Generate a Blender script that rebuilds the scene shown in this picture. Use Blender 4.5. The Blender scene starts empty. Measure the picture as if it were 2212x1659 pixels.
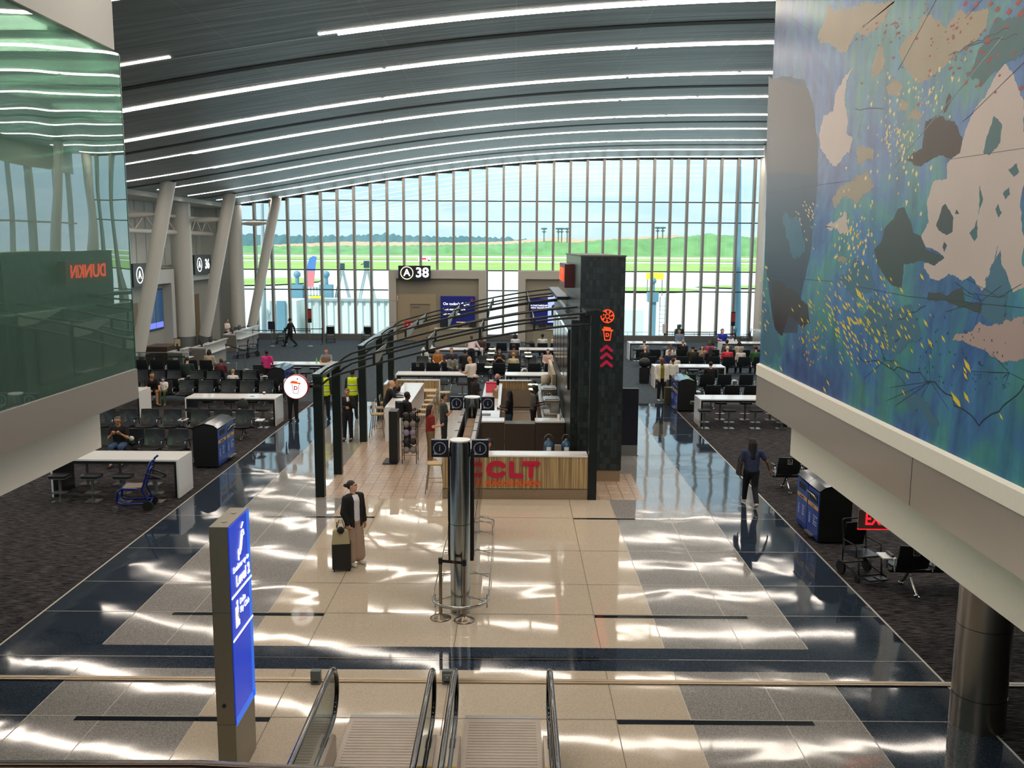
import bpy, math, random
import numpy as np
from mathutils import Vector, Matrix
random.seed(7)
SC = bpy.context.scene
COL = SC.collection
PI = math.pi
# ---------------------------------------------------------------- camera
FPX, CZ = 2000.0, 6.1
def _rot(y, p, r):
    cy, sy, cp, sp, cr, sr = math.cos(y), math.sin(y), math.cos(p), math.sin(p), math.cos(r), math.sin(r)
    fwd = np.array([sy*cp, cy*cp, -sp]); rt = np.array([cy, -sy, 0.]); up = np.cross(rt, fwd)
    return np.array([cr*rt+sr*up, -(cr*up-sr*rt), fwd])
CR = _rot(-.00223853, .14716019, .0061248)
cam_d = bpy.data.cameras.new('camera'); cam = bpy.data.objects.new('camera', cam_d); COL.objects.link(cam)
cam_d.sensor_width = 36; cam_d.lens = 36*FPX/2212; cam_d.clip_end = 6000; cam_d.clip_start = .05
M4 = Matrix.Identity(4)
for i in range(3):
    M4[i][0] = CR[0][i]; M4[i][1] = -CR[1][i]; M4[i][2] = -CR[2][i]
M4[2][3] = CZ
cam.matrix_world = M4
SC.camera = cam
# ---------------------------------------------------------------- view, world
SC.view_settings.view_transform = 'Standard'; SC.view_settings.look = 'None'
SC.view_settings.exposure = 0.5; SC.view_settings.gamma = 1; SC.view_settings.use_curve_mapping = False
try:
    SC.cycles.use_denoising = True; SC.cycles.denoiser = 'OPENIMAGEDENOISE'
    SC.cycles.max_bounces = 7; SC.cycles.diffuse_bounces = 3; SC.cycles.glossy_bounces = 4
    SC.cycles.transmission_bounces = 4; SC.cycles.transparent_max_bounces = 12
    SC.cycles.sample_clamp_indirect = 6; SC.cycles.use_light_tree = True
    SC.cycles.caustics_reflective = False; SC.cycles.caustics_refractive = False
except Exception: pass
W = bpy.data.worlds.new('sky'); SC.world = W; W.use_nodes = True
nt = W.node_tree; nt.nodes.clear()
def N(nt, t, **k):
    n = nt.nodes.new(t)
    for a, b in k.items(): setattr(n, a, b)
    return n
_o = N(nt, 'ShaderNodeOutputWorld'); _b = N(nt, 'ShaderNodeBackground')
_tc = N(nt, 'ShaderNodeTexCoord'); _sx = N(nt, 'ShaderNodeSeparateXYZ')
nt.links.new(_tc.outputs['Generated'], _sx.inputs[0])
_r = N(nt, 'ShaderNodeValToRGB'); nt.links.new(_sx.outputs['Z'], _r.inputs[0])
el = _r.color_ramp.elements
el[0].position = 0.0; el[0].color = (.56, .70, .80, 1)
el[1].position = 0.45; el[1].color = (.50, .74, .94, 1)
e = _r.color_ramp.elements.new(.05); e.color = (.52, .70, .85, 1)
e = _r.color_ramp.elements.new(.13); e.color = (.56, .79, .92, 1)
_mp = N(nt, 'ShaderNodeMapping'); _mp.inputs['Scale'].default_value = (1.5, 1.5, 9)
nt.links.new(_tc.outputs['Generated'], _mp.inputs[0])
_n = N(nt, 'ShaderNodeTexNoise'); _n.inputs['Scale'].default_value = 3.0; _n.inputs['Detail'].default_value = 6; _n.inputs['Roughness'].default_value = .6
nt.links.new(_mp.outputs[0], _n.inputs[0])
_r2 = N(nt, 'ShaderNodeValToRGB'); nt.links.new(_n.outputs[0], _r2.inputs[0])
_r2.color_ramp.elements[0].position = .45; _r2.color_ramp.elements[0].color = (0, 0, 0, 1)
_r2.color_ramp.elements[1].position = .72; _r2.color_ramp.elements[1].color = (.75, .75, .75, 1)
_m = N(nt, 'ShaderNodeMixRGB'); nt.links.new(_r2.outputs[0], _m.inputs[0]); nt.links.new(_r.outputs[0], _m.inputs[1])
_m.inputs[2].default_value = (.82, .90, .96, 1)
nt.links.new(_m.outputs[0], _b.inputs[0]); _b.inputs[1].default_value = 1.05
nt.links.new(_b.outputs[0], _o.inputs[0])
def sun(name, rx, rz, s, col, ang):
    d = bpy.data.lights.new(name, 'SUN'); d.energy = s; d.color = col; d.angle = math.radians(ang)
    o = bpy.data.objects.new(name, d); COL.objects.link(o); o.rotation_euler = (math.radians(rx), 0, math.radians(rz)); o.location = (0, 30, 60)
    return o
sun('sun', 38, -35, 3.2, (1, .96, .88), 6)
STRIP_E = 19.0      # emission of the ceiling strip lights
# ---------------------------------------------------------------- pixel helper (reference frame 2212x1659) used to measure positions
def _ray(px, py): return CR.T @ np.array([(px-1106)/FPX, (py-829.5)/FPX, 1.])
def fp(px, py, z=0.):
    d = _ray(px, py); t = (z-CZ)/d[2]; return (d[0]*t, d[1]*t, z)
def dp(px, py, Y):
    d = _ray(px, py); t = Y/d[1]; return (d[0]*t, Y, CZ+d[2]*t)
def xp(px, py, X):
    d = _ray(px, py); t = X/d[0]; return (X, d[1]*t, CZ+d[2]*t)
# ---------------------------------------------------------------- materials
def lin(c):
    if isinstance(c, str):
        c = [int(c[i:i+2], 16)/255 for i in (0, 2, 4)]
    return tuple((x/12.92 if x <= .04045 else ((x+.055)/1.055)**2.4) for x in c[:3])+(1,)
MATS = {}
def mat(name, col='808080', rough=.5, metal=0., spec=.5, coat=0., emit=0., noise=0., nscale=20., bump=0., bscale=40., ecol=None):
    if name in MATS: return MATS[name]
    m = bpy.data.materials.new(name); m.use_nodes = True; t = m.node_tree
    b = t.nodes['Principled BSDF']; c = lin(col)
    b.inputs['Base Color'].default_value = c; b.inputs['Roughness'].default_value = rough; b.inputs['Metallic'].default_value = metal
    b.inputs['Specular IOR Level'].default_value = spec; b.inputs['Coat Weight'].default_value = coat; b.inputs['Coat Roughness'].default_value = .04
    if emit: b.inputs['Emission Color'].default_value = lin(ecol) if ecol else c; b.inputs['Emission Strength'].default_value = emit
    tc = N(t, 'ShaderNodeTexCoord')
    nz = N(t, 'ShaderNodeTexNoise'); nz.inputs['Scale'].default_value = nscale; nz.inputs['Detail'].default_value = 3
    t.links.new(tc.outputs['Object'], nz.inputs[0])
    a = noise or .04
    mr = N(t, 'ShaderNodeMapRange'); mr.inputs[3].default_value = 1-a; mr.inputs[4].default_value = 1+a
    t.links.new(nz.outputs[0], mr.inputs[0])
    vm = N(t, 'ShaderNodeVectorMath', operation='SCALE'); vm.inputs[0].default_value = c[:3]
    t.links.new(mr.outputs[0], vm.inputs['Scale']); t.links.new(vm.outputs[0], b.inputs['Base Color'])
    if bump:
        n2 = N(t, 'ShaderNodeTexNoise'); n2.inputs['Scale'].default_value = bscale; t.links.new(tc.outputs['Object'], n2.inputs[0])
        bp = N(t, 'ShaderNodeBump'); bp.inputs['Strength'].default_value = bump; bp.inputs['Distance'].default_value = .02
        t.links.new(n2.outputs[0], bp.inputs['Height']); t.links.new(bp.outputs[0], b.inputs['Normal'])
    MATS[name] = m; return m
def glassmat(name, tint, refl=.12, rough=0.0, wav=0., wscale=.6):
    m = bpy.data.materials.new(name); m.use_nodes = True; t = m.node_tree; t.nodes.clear()
    o = N(t, 'ShaderNodeOutputMaterial'); mx = N(t, 'ShaderNodeMixShader'); tr = N(t, 'ShaderNodeBsdfTransparent'); gl = N(t, 'ShaderNodeBsdfGlossy')
    tr.inputs[0].default_value = lin(tint); gl.inputs['Roughness'].default_value = rough; gl.inputs[0].default_value = (.95, 1, .98, 1)
    fr = N(t, 'ShaderNodeLayerWeight'); fr.inputs[0].default_value = .35
    mr = N(t, 'ShaderNodeMapRange'); mr.inputs[3].default_value = refl; mr.inputs[4].default_value = .95
    t.links.new(fr.outputs['Fresnel'], mr.inputs[0]); t.links.new(mr.outputs[0], mx.inputs[0])
    t.links.new(tr.outputs[0], mx.inputs[1]); t.links.new(gl.outputs[0], mx.inputs[2]); t.links.new(mx.outputs[0], o.inputs[0])
    if wav:
        tc = N(t, 'ShaderNodeTexCoord'); nz = N(t, 'ShaderNodeTexNoise'); nz.inputs['Scale'].default_value = wscale; nz.inputs['Detail'].default_value = 1
        t.links.new(tc.outputs['Object'], nz.inputs[0]); bp = N(t, 'ShaderNodeBump'); bp.inputs['Strength'].default_value = wav; bp.inputs['Distance'].default_value = .1
        t.links.new(nz.outputs[0], bp.inputs['Height']); t.links.new(bp.outputs[0], gl.inputs['Normal'])
    MATS[name] = m; return m
# ---------------------------------------------------------------- mesh builder
class MB:
    def __init__(s): s.v = []; s.f = []; s.m = []; s.sm = []
    def add(s, v, f, mi=0, smooth=False):
        o = len(s.v); s.v += [tuple(p) for p in v]; s.f += [tuple(i+o for i in q) for q in f]; s.m += [mi]*len(f); s.sm += [smooth]*len(f); return s
    def box(s, x0, y0, z0, x1, y1, z1, mi=0):
        if x0 > x1: x0, x1 = x1, x0
        if y0 > y1: y0, y1 = y1, y0
        if z0 > z1: z0, z1 = z1, z0
        v = [(x, y, z) for z in (z0, z1) for y in (y0, y1) for x in (x0, x1)]
        return s.add(v, [(0, 2, 3, 1), (4, 5, 7, 6), (0, 1, 5, 4), (2, 6, 7, 3), (0, 4, 6, 2), (1, 3, 7, 5)], mi)
    def obox(s, c, h, R, mi=0):
        v = [tuple(Vector(c)+R @ Vector((x*h[0], y*h[1], z*h[2]))) for z in (-1, 1) for y in (-1, 1) for x in (-1, 1)]
        return s.add(v, [(0, 2, 3, 1), (4, 5, 7, 6), (0, 1, 5, 4), (2, 6, 7, 3), (0, 4, 6, 2), (1, 3, 7, 5)], mi)
    def beam(s, a, b, w, h, mi=0):
        a, b = Vector(a), Vector(b); d = (b-a); L = d.length; d.normalize()
        up = Vector((0, 0, 1)) if abs(d.z) < .95 else Vector((0, 1, 0))
        x = d.cross(up).normalized(); u = x.cross(d)
        R = Matrix((x, d, u)).transposed()
        return s.obox((a+b)/2, (w/2, L/2, h/2), R, mi)
    def cyl(s, a, b, r0, r1=None, n=16, mi=0, cap=True):
        r1 = r0 if r1 is None else r1; a, b = Vector(a), Vector(b); d = (b-a).normalized()
        up = Vector((0, 0, 1)) if abs(d.z) < .95 else Vector((1, 0, 0)); x = d.cross(up).normalized(); y = d.cross(x)
        v = []
        for c, r in ((a, r0), (b, r1)):
            v += [tuple(c+(x*math.cos(2*PI*i/n)+y*math.sin(2*PI*i/n))*r) for i in range(n)]
        s.add(v, [(i, i+n, (i+1) % n+n, (i+1) % n) for i in range(n)], mi, True)
        if cap: s.add(v, [tuple(range(n)), tuple(range(2*n-1, n-1, -1))], mi)
        return s
    def tube(s, P, r, n=8, mi=0, closed=False, ry=None, cap=True):
        P = [Vector(p) for p in P]; K = len(P); v = []; px = None
        for i, p in enumerate(P):
            a = P[(i-1) % K] if (closed or i > 0) else p; b = P[(i+1) % K] if (closed or i < K-1) else p
            d = (b-a).normalized()
            if px is None:
                up = Vector((0, 0, 1)) if abs(d.z) < .9 else Vector((1, 0, 0)); x = d.cross(up).normalized()
            else:
                x = (px-d*px.dot(d)).normalized()
            px = x; y = d.cross(x); rr = r[i] if isinstance(r, (list, tuple)) else r
            v += [tuple(p+x*(math.cos(2*PI*j/n)*rr)+y*(math.sin(2*PI*j/n)*(ry or rr))) for j in range(n)]
        f = []
        for i in range(K if closed else K-1):
            o, q = i*n, ((i+1) % K)*n
            f += [(o+j, o+(j+1) % n, q+(j+1) % n, q+j) for j in range(n)]
        s.add(v, f, mi, True)
        if not closed and cap: s.add(v, [tuple(range(n-1, -1, -1)), tuple((K-1)*n+j for j in range(n))], mi)
        return s
    def lathe(s, prof, c=(0, 0, 0), n=20, mi=0):
        v = []
        for r, z in prof: v += [(c[0]+r*math.cos(2*PI*j/n), c[1]+r*math.sin(2*PI*j/n), c[2]+z) for j in range(n)]
        f = []
        for i in range(len(prof)-1): f += [(i*n+j, i*n+(j+1) % n, (i+1)*n+(j+1) % n, (i+1)*n+j) for j in range(n)]
        s.add(v, f, mi, True)
        if prof[0][0] > 1e-4: s.add(v, [tuple(range(n-1, -1, -1))], mi)
        if prof[-1][0] > 1e-4: s.add(v, [tuple((len(prof)-1)*n+j for j in range(n))], mi)
        return s
    def prism(s, poly, fn, d0, d1, mi=0):
        """poly 2-D outline, fn(u,v,d) -> point, extruded d0..d1"""
        n = len(poly); v = [fn(u, w, d0) for u, w in poly]+[fn(u, w, d1) for u, w in poly]
        return s.add(v, [tuple(range(n-1, -1, -1)), tuple(range(n, 2*n))]+[(i, (i+1) % n, (i+1) % n+n, i+n) for i in range(n)], mi)
    def ball(s, c, r, n=12, mi=0, sc=(1, 1, 1)):
        prof = [(math.sin(PI*i/(n//2+2)), -math.cos(PI*i/(n//2+2))) for i in range(n//2+3)]
        v = []; K = len(prof)
        for a, z in prof: v += [(c[0]+r*sc[0]*a*math.cos(2*PI*j/n), c[1]+r*sc[1]*a*math.sin(2*PI*j/n), c[2]+r*sc[2]*z) for j in range(n)]
        return s.add(v, [(i*n+j, i*n+(j+1) % n, (i+1)*n+(j+1) % n, (i+1)*n+j) for i in range(K-1) for j in range(n)], mi, True)
    def grid(s, fn, nu, nv, mi=0, smooth=True):
        v = [fn(i/nu, j/nv) for j in range(nv+1) for i in range(nu+1)]
        return s.add(v, [(j*(nu+1)+i, j*(nu+1)+i+1, (j+1)*(nu+1)+i+1, (j+1)*(nu+1)+i) for j in range(nv) for i in range(nu)], mi, smooth)
    def build(s, name, mats, parent=None, loc=None, bevel=0, seg=2):
        me = bpy.data.meshes.new(name); me.from_pydata(s.v, [], s.f)
        for m in (mats if isinstance(mats, (list, tuple)) else [mats]): me.materials.append(m)
        me.polygons.foreach_set('material_index', s.m); me.polygons.foreach_set('use_smooth', s.sm); me.update()
        o = bpy.data.objects.new(name, me); COL.objects.link(o)
        if parent: o.parent = parent
        if loc: o.location = loc
        if bevel:
            b = o.modifiers.new('bevel', 'BEVEL'); b.width = bevel; b.segments = seg; b.limit_method = 'ANGLE'
        return o
def tag(o, label=None, cat=None, group=None, kind=None):
    if label: o['label'] = label
    if cat: o['category'] = cat
    if group: o['group'] = group
    if kind: o['kind'] = kind
    return o
def thing(name, label, cat, loc=(0, 0, 0), rz=0, group=None):
    o = bpy.data.objects.new(name, None); COL.objects.link(o); o.location = loc; o.rotation_euler = (0, 0, rz); o.empty_display_size = .1
    return tag(o, label, cat, group)
def struct(o): o['kind'] = 'structure'; return o
def dup(root, loc, rz=None, label=None, group=None, scale=None):
    def cp(o, par):
        c = o.copy(); COL.objects.link(c); c.parent = par
        for ch in list(KIDS.get(o.name, [])): cp(ch, c)
        return c
    c = cp(root, None); c.location = loc
    if rz is not None: c.rotation_euler = (0, 0, rz)
    if label: c['label'] = label
    if group: c['group'] = group
    if scale: c.scale = scale
    return c
KIDS = {}
def kids(root):
    KIDS.clear()
    for o in bpy.data.objects:
        if o.parent: KIDS.setdefault(o.parent.name, []).append(o)
def text(s, size, m, parent, loc, rot, name='lettering', ext=.004, ax='CENTER', ay='CENTER', off=0., xs=1., sp=1.):
    c = bpy.data.curves.new(name, 'FONT'); c.body = s; c.size = size; c.extrude = ext; c.align_x = ax; c.align_y = ay; c.offset = off; c.space_character = sp
    c.resolution_u = 3; c.materials.append(m)
    tmp = bpy.data.objects.new('tmp', c); COL.objects.link(tmp); bpy.context.view_layer.update()
    me = bpy.data.meshes.new_from_object(tmp.evaluated_get(bpy.context.evaluated_depsgraph_get())); me.name = name
    bpy.data.objects.remove(tmp); bpy.data.curves.remove(c)
    if not me.materials: me.materials.append(m)
    o = bpy.data.objects.new(name, me); COL.objects.link(o); o.parent = parent; o.location = loc; o.rotation_euler = rot; o.scale = (xs, 1, 1)
    return o
ORD = ['first', 'second', 'third', 'fourth', 'fifth', 'sixth', 'seventh', 'eighth', 'ninth', 'tenth', 'eleventh', 'twelfth', 'thirteenth', 'fourteenth', 'fifteenth', 'sixteenth', 'seventeenth', 'eighteenth', 'nineteenth', 'twentieth', 'twenty-first', 'twenty-second', 'twenty-third', 'twenty-fourth', 'twenty-fifth', 'twenty-sixth', 'twenty-seventh', 'twenty-eighth', 'twenty-ninth', 'thirtieth', 'thirty-first', 'thirty-second']
# common materials
BLK = mat('black_paint', '0b0d0e', .45); DKM = mat('black_metal', '111516', .35, .6); WHT = mat('white_laminate', 'e8e8e6', .25, coat=.4)
STEEL = mat('brushed_steel', '9b958c', .28, 1.); CHR = mat('polished_steel', 'b9b9b6', .08, 1.); SEATM = mat('black_vinyl', '14181a', .42, coat=.15)
GREYM = mat('grey_metal', '8c8c8a', .35, .8); OFFW = mat('white_paint', 'd8d6cf', .55); NAVY = mat('navy_panel', '070b24', .3)
RUB = mat('black_rubber', '08090a', .6)
# ================================================================ FLOORS
def terrazzo(name, c1, c2, scale, rough=.05, bump=.35):
    m = bpy.data.materials.new(name); m.use_nodes = True; t = m.node_tree; b = t.nodes['Principled BSDF']
    tc = N(t, 'ShaderNodeTexCoord'); v = N(t, 'ShaderNodeTexVoronoi'); v.inputs['Scale'].default_value = scale
    t.links.new(tc.outputs['Object'], v.inputs[0])
    r = N(t, 'ShaderNodeValToRGB'); sp = N(t, 'ShaderNodeSeparateColor'); t.links.new(v.outputs['Color'], sp.inputs[0]); t.links.new(sp.outputs[0], r.inputs[0])
    r.color_ramp.elements[0].position = .25; r.color_ramp.elements[0].color = lin(c1)
    r.color_ramp.elements[1].position = .9; r.color_ramp.elements[1].color = lin(c2)
    t.links.new(r.outputs[0], b.inputs['Base Color'])
    b.inputs['Roughness'].default_value = rough; b.inputs['IOR'].default_value = 1.53
    n1 = N(t, 'ShaderNodeTexNoise'); n1.inputs['Scale'].default_value = .55; n1.inputs['Detail'].default_value = 1.5; n1.inputs['Distortion'].default_value = .6
    t.links.new(tc.outputs['Object'], n1.inputs[0])
    bp = N(t, 'ShaderNodeBump'); bp.inputs['Strength'].default_value = bump; bp.inputs['Distance'].default_value = .028
    t.links.new(n1.outputs[0], bp.inputs['Height']); t.links.new(bp.outputs[0], b.inputs['Normal'])
    MATS[name] = m; return m
T_BE = terrazzo('beige_terrazzo', 'b6a996', 'd4c6b0', 150); T_GR = terrazzo('grey_terrazzo', '7c7a78', 'a8a49e', 100)
T_DK = terrazzo('dark_terrazzo', '16202c', '3a4656', 110); T_BK = terrazzo('black_terrazzo', '0c1016', '181d26', 80)
SEAM = mat('seam', 'b9b4a6', .3, .2); SEAMD = mat('dark_seam', '6d6352', .5)
def tilemat(name, c, g, sx, sy, off=.0, rough=.35, vari=.05, mw=.02):
    m = bpy.data.materials.new(name); m.use_nodes = True; t = m.node_tree; b = t.nodes['Principled BSDF']
    tc = N(t, 'ShaderNodeTexCoord'); k = N(t, 'ShaderNodeTexBrick'); k.offset = off; k.inputs['Scale'].default_value = 1
    k.inputs['Color1'].default_value = lin(c); c2 = lin(c); k.inputs['Color2'].default_value = tuple(x*(1-vari*3) for x in c2[:3])+(1,)
    k.inputs['Mortar'].default_value = lin(g); k.inputs['Mortar Size'].default_value = mw; k.inputs['Brick Width'].default_value = sx; k.inputs['Row Height'].default_value = sy
    t.links.new(tc.outputs['Object'], k.inputs[0])
    n = N(t, 'ShaderNodeTexNoise'); n.inputs['Scale'].default_value = 9; n.inputs['Detail'].default_value = 8; t.links.new(tc.outputs['Object'], n.inputs[0])
    mx = N(t, 'ShaderNodeMixRGB', blend_type='MULTIPLY'); mx.inputs[0].default_value = .5; t.links.new(k.outputs[0], mx.inputs[1])
    r = N(t, 'ShaderNodeValToRGB'); r.color_ramp.elements[0].position = .3; r.color_ramp.elements[0].color = (.55, .5, .45, 1); r.color_ramp.elements[1].position = .6
    t.links.new(n.outputs[0], r.inputs[0]); t.links.new(r.outputs[0], mx.inputs[2]); t.links.new(mx.outputs[0], b.inputs['Base Color'])
    b.inputs['Roughness'].default_value = rough; MATS[name] = m; return m
T_TL = tilemat('tan_tile', 'c0a992', '8a7462', .30, .30, rough=.3, mw=.011); T_PK = tilemat('pale_planks', 'b8a894', '9c8a76', 1.2, .16, .5, .25, .03, .006)
def carpet(name, a, bcol, sc, rot):
    m = bpy.data.materials.new(name); m.use_nodes = True; t = m.node_tree; b = t.nodes['Principled BSDF']
    tc = N(t, 'ShaderNodeTexCoord'); mp = N(t, 'ShaderNodeMapping'); mp.inputs['Rotation'].default_value = (0, 0, rot); mp.inputs['Scale'].default_value = (3, 22, 1)
    t.links.new(tc.outputs['Object'], mp.inputs[0]); n = N(t, 'ShaderNodeTexNoise'); n.inputs['Scale'].default_value = sc; n.inputs['Detail'].default_value = 3; n.inputs['Roughness'].default_value = .7
    t.links.new(mp.outputs[0], n.inputs[0]); r = N(t, 'ShaderNodeValToRGB'); r.color_ramp.elements[0].position = .42; r.color_ramp.elements[0].color = lin(a)
    r.color_ramp.elements[1].position = .68; r.color_ramp.elements[1].color = lin(bcol); t.links.new(n.outputs[0], r.inputs[0]); t.links.new(r.outputs[0], b.inputs['Base Color'])
    b.inputs['Roughness'].default_value = .95; b.inputs['Specular IOR Level'].default_value = .15; MATS[name] = m; return m
C_NR = carpet('near_carpet', '141315', '565253', 1.3, PI/2); C_FR = carpet('far_carpet_daylit', '2d363d', '5a666e', 2.0, .5)  # far carpet colour includes the bluish light from the windows
fl = MB()
def slab(x0, y0, x1, y1, mi, z=0.0): fl.add([(x0, y0, z), (x1, y0, z), (x1, y1, z), (x0, y1, z)], [(0, 1, 2, 3)], mi)
XS = [-7.87, -6.32, -4.1, 2.34, 4.55, 6.15]
MI = dict(be=0, gr=1, dk=2, bk=3, seam=4, tl=5, pk=6, c=7, cf=8, sd=9)
YE = 36.1
for y0, y1 in ((-8, 12.72), (13.5, YE)):
    slab(XS[0], y0, XS[1], y1, 2); slab(XS[1], y0, XS[2], y1, 1); slab(XS[3], y0, XS[4], y1, 1); slab(XS[4], y0, XS[5], y1, 2)
slab(XS[2], -8, XS[3], 12.72, 0); slab(XS[2], 13.5, XS[3], 21.95, 0)
slab(XS[0], 12.72, XS[5], 13.5, 2)
slab(XS[2], 21.95, -4.75+.65, YE, 1); slab(-4.1, 21.95, 2.34, 35, 5)
slab(-4.1, 35, 2.34, YE, 0)
slab(-4.1-.65, 21.95, -4.1, 35, 5, .002); slab(2.34, 21.95, 3.2, 24.6, 5, .002)
slab(-2.35, 24, 1.9, 35, 6, .003)
slab(-24, -8, XS[0], YE, 7); slab(XS[5], -8, 18, YE, 7); slab(-24, YE, 18, 61.2, 8)
# bars and seams
for y in (11.25, 14.72, 20.35):
    slab(-5.68, y-.05, -3.15, y+.06, 3, .003); slab(1.37, y-.05, 3.92, y+.06, 3, .003)
slab(-2.9, 13.04, 1.3, 13.16, 3, .003)
slab(XS[2]+8.6, 30, 5.2, 30.08, 3, .003)
for x in (-3.15, -.9, 1.36): slab(x-.006, -6, x+.006, 12.72, 9, .003); slab(x-.006, 13.5, x+.006, 21.9, 9, .003)
for x in (XS[0], XS[5]): slab(x-.018, -8, x+.018, YE, 4, .004)
for x in (XS[1], XS[4], XS[3]-.0, XS[2]): slab(x-.006, -6, x+.006, 12.7, 4, .003); slab(x-.006, 13.52, x+.006, 21.9 if x in (XS[2], XS[3]) else YE, 4, .003)
for x in (-5.35, 3.55): slab(x-.005, -6, x+.005, 12.7, 4, .003); slab(x-.005, 13.5, x+.005, YE, 4, .003)
for y in (9.6, 11.32, 13.1, 14.8, 16.2, 18.1, 20.4, 24.3, 27, 30, 33):
    for a, b in ((XS[0], XS[2]), (XS[3], XS[5])): slab(a, y-.006, b, y+.006, 4, .0035)
    if y < 21: slab(XS[2], y-.005, XS[3], y+.005, 9, .0035)
struct(fl.build('floor', [T_BE, T_GR, T_DK, T_BK, SEAM, T_TL, T_PK, C_NR, C_FR, SEAMD]))
# expansion joint cover
j = MB(); j.box(-14, 12.3, .005, 14, 12.42, .02); j.box(-14, 12.345, .02, 14, 12.375, .024)
struct(j.build('trim_1', mat('joint_cover', 'a08f78', .3, .9)))
# ================================================================ CEILING
PX = [-17.88, -14.17, -10.26, -6.37, -1.89, 3.76, 9.71, 15.95]; PZ = [8.69, 9.22, 9.97, 10.58, 11.19, 11.6, 11.81, 11.85]
_c = np.polyfit(PX, PZ, 4)
def vz(x): return float(np.polyval(_c, min(max(x, -18.4), 16.)))
m = bpy.data.materials.new('ceiling_panels'); m.use_nodes = True; t = m.node_tree; b = t.nodes['Principled BSDF']
tc = N(t, 'ShaderNodeTexCoord'); k = N(t, 'ShaderNodeTexBrick'); k.offset = 0; k.inputs['Scale'].default_value = 1; k.inputs['Brick Width'].default_value = 3.2; k.inputs['Row Height'].default_value = 1.6
k.inputs['Color1'].default_value = lin('849398'); k.inputs['Color2'].default_value = lin('7c8b90'); k.inputs['Mortar'].default_value = lin('9aa5a4'); k.inputs['Mortar Size'].default_value = .012
t.links.new(tc.outputs['Object'], k.inputs[0])
b.inputs['Roughness'].default_value = .42; b.inputs['Metallic'].default_value = .45
mp = N(t, 'ShaderNodeMapping'); mp.inputs['Scale'].default_value = (.12, 2.4, 1); t.links.new(tc.outputs['Object'], mp.inputs[0])
n = N(t, 'ShaderNodeTexNoise'); n.inputs['Scale'].default_value = 2; n.inputs['Detail'].default_value = 3; t.links.new(mp.outputs[0], n.inputs[0])
bp = N(t, 'ShaderNodeBump'); bp.inputs['Strength'].default_value = .4; bp.inputs['Distance'].default_value = .03; t.links.new(n.outputs[0], bp.inputs['Height']); t.links.new(bp.outputs[0], b.inputs['Normal'])
mx = N(t, 'ShaderNodeMixRGB', blend_type='MULTIPLY'); mx.inputs[0].default_value = .7; r = N(t, 'ShaderNodeValToRGB'); r.color_ramp.elements[0].position = .35; r.color_ramp.elements[0].color = (.45, .5, .5, 1); r.color_ramp.elements[1].position = .65
t.links.new(n.outputs[0], r.inputs[0]); t.links.new(k.outputs[0], mx.inputs[1]); t.links.new(r.outputs[0], mx.inputs[2]); t.links.new(mx.outputs[0], b.inputs['Base Color'])
CEILM = m
cg = MB(); xs = np.linspace(-18.3, 17.5, 73)
vv = [(x, y, vz(x)) for y in (-12, 61.3) for x in xs]
cg.add(vv, [(i, i+73, i+74, i+1) for i in range(72)], 0, True)
vv = [(x, y, vz(x)+.3) for y in (-12, 61.3) for x in xs]
cg.add(vv, [(i, i+1, i+74, i+73) for i in range(72)], 0, True)
struct(cg.build('ceiling', CEILM))
so = MB(); so.box(-24, 30, 8.42, -18.0, 61.3, 8.75); so.box(-24, -12, 8.42, -18.0, 30, 8.75)
struct(so.build('trim_2', mat('soffit', 'b4b8b2', .6)))
LIT = mat('strip_diffuser', 'ffffff', .5, emit=STRIP_E, ecol='ffefdf'); LIT.node_tree.nodes['Principled BSDF'].inputs['Base Color'].default_value = (.8, .8, .8, 1)
def strip(y, w, x0, x1, drop, h, name, mm, par=None):
    n = max(2, int((x1-x0)/.6)); b = MB(); X = [x0+(x1-x0)*i/n for i in range(n+1)]
    for a, c in zip(X, X[1:]):
        za, zc = vz(a)-drop, vz(c)-drop
        b.add([(a, y-w/2, za), (c, y-w/2, zc), (c, y+w/2, zc), (a, y+w/2, za), (a, y-w/2, za+h), (c, y-w/2, zc+h), (c, y+w/2, zc+h), (a, y+w/2, za+h)],
              [(0, 3, 2, 1)])
    return b.build(name, mm, par)
rows = [22.1, 26.8, 31.4, 36.3, 41.2, 46.0, 50.8, 55.6, 59.9]
HS = mat('strip_housing', 'cfd2d0', .35, .5)
for i, y in enumerate(rows):
    T_ = thing('linear_ceiling_light', f'{ORD[i]} curved double strip light row on the vaulted ceiling, counted from the viewer', 'ceiling light', (0, 0, 0), 0, 'strip lights on the vaulted ceiling')
    l = [-17.3, -18, -18, -16.9, -17.7, -17.4, -17.6, -17.6, -17.4][i]
    segsA = [(l, -7.9), (-4.5, 16)] if i == 0 else [(l, -3.0-i*.7), (-2.9-i*.7, 8-i*.4), (8.1-i*.4, 16)]
    segsB = [(-4.1, 16)] if i == 0 else [(l+(.4 if i < 3 else 4.5), 3.+i*.3), (3.1+i*.3, 16)]
    for a, c in segsA: strip(y-.13, .13, a, c, .012, .05, 'diffuser', LIT, T_)
    for a, c in segsB: strip(y+.10, .13, a, c, .012, .05, 'diffuser', LIT, T_)
    strip(y-.015, .06, l, 16, .03, .05, 'centre_rail', HS, T_)
for i, y in enumerate((17.3, 12.5, 7.7, 2.9, -2, -7)):
    T_ = thing('linear_ceiling_light', f'curved double strip light above the viewer, {ORD[i]} of those out of view', 'ceiling light', (0, 0, 0), 0, 'strip lights above the balcony')
    strip(y-.13, .13, -18, 16, .012, .05, 'diffuser', LIT, T_); strip(y+.10, .13, -18, 16, .012, .05, 'diffuser', LIT, T_)
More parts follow.
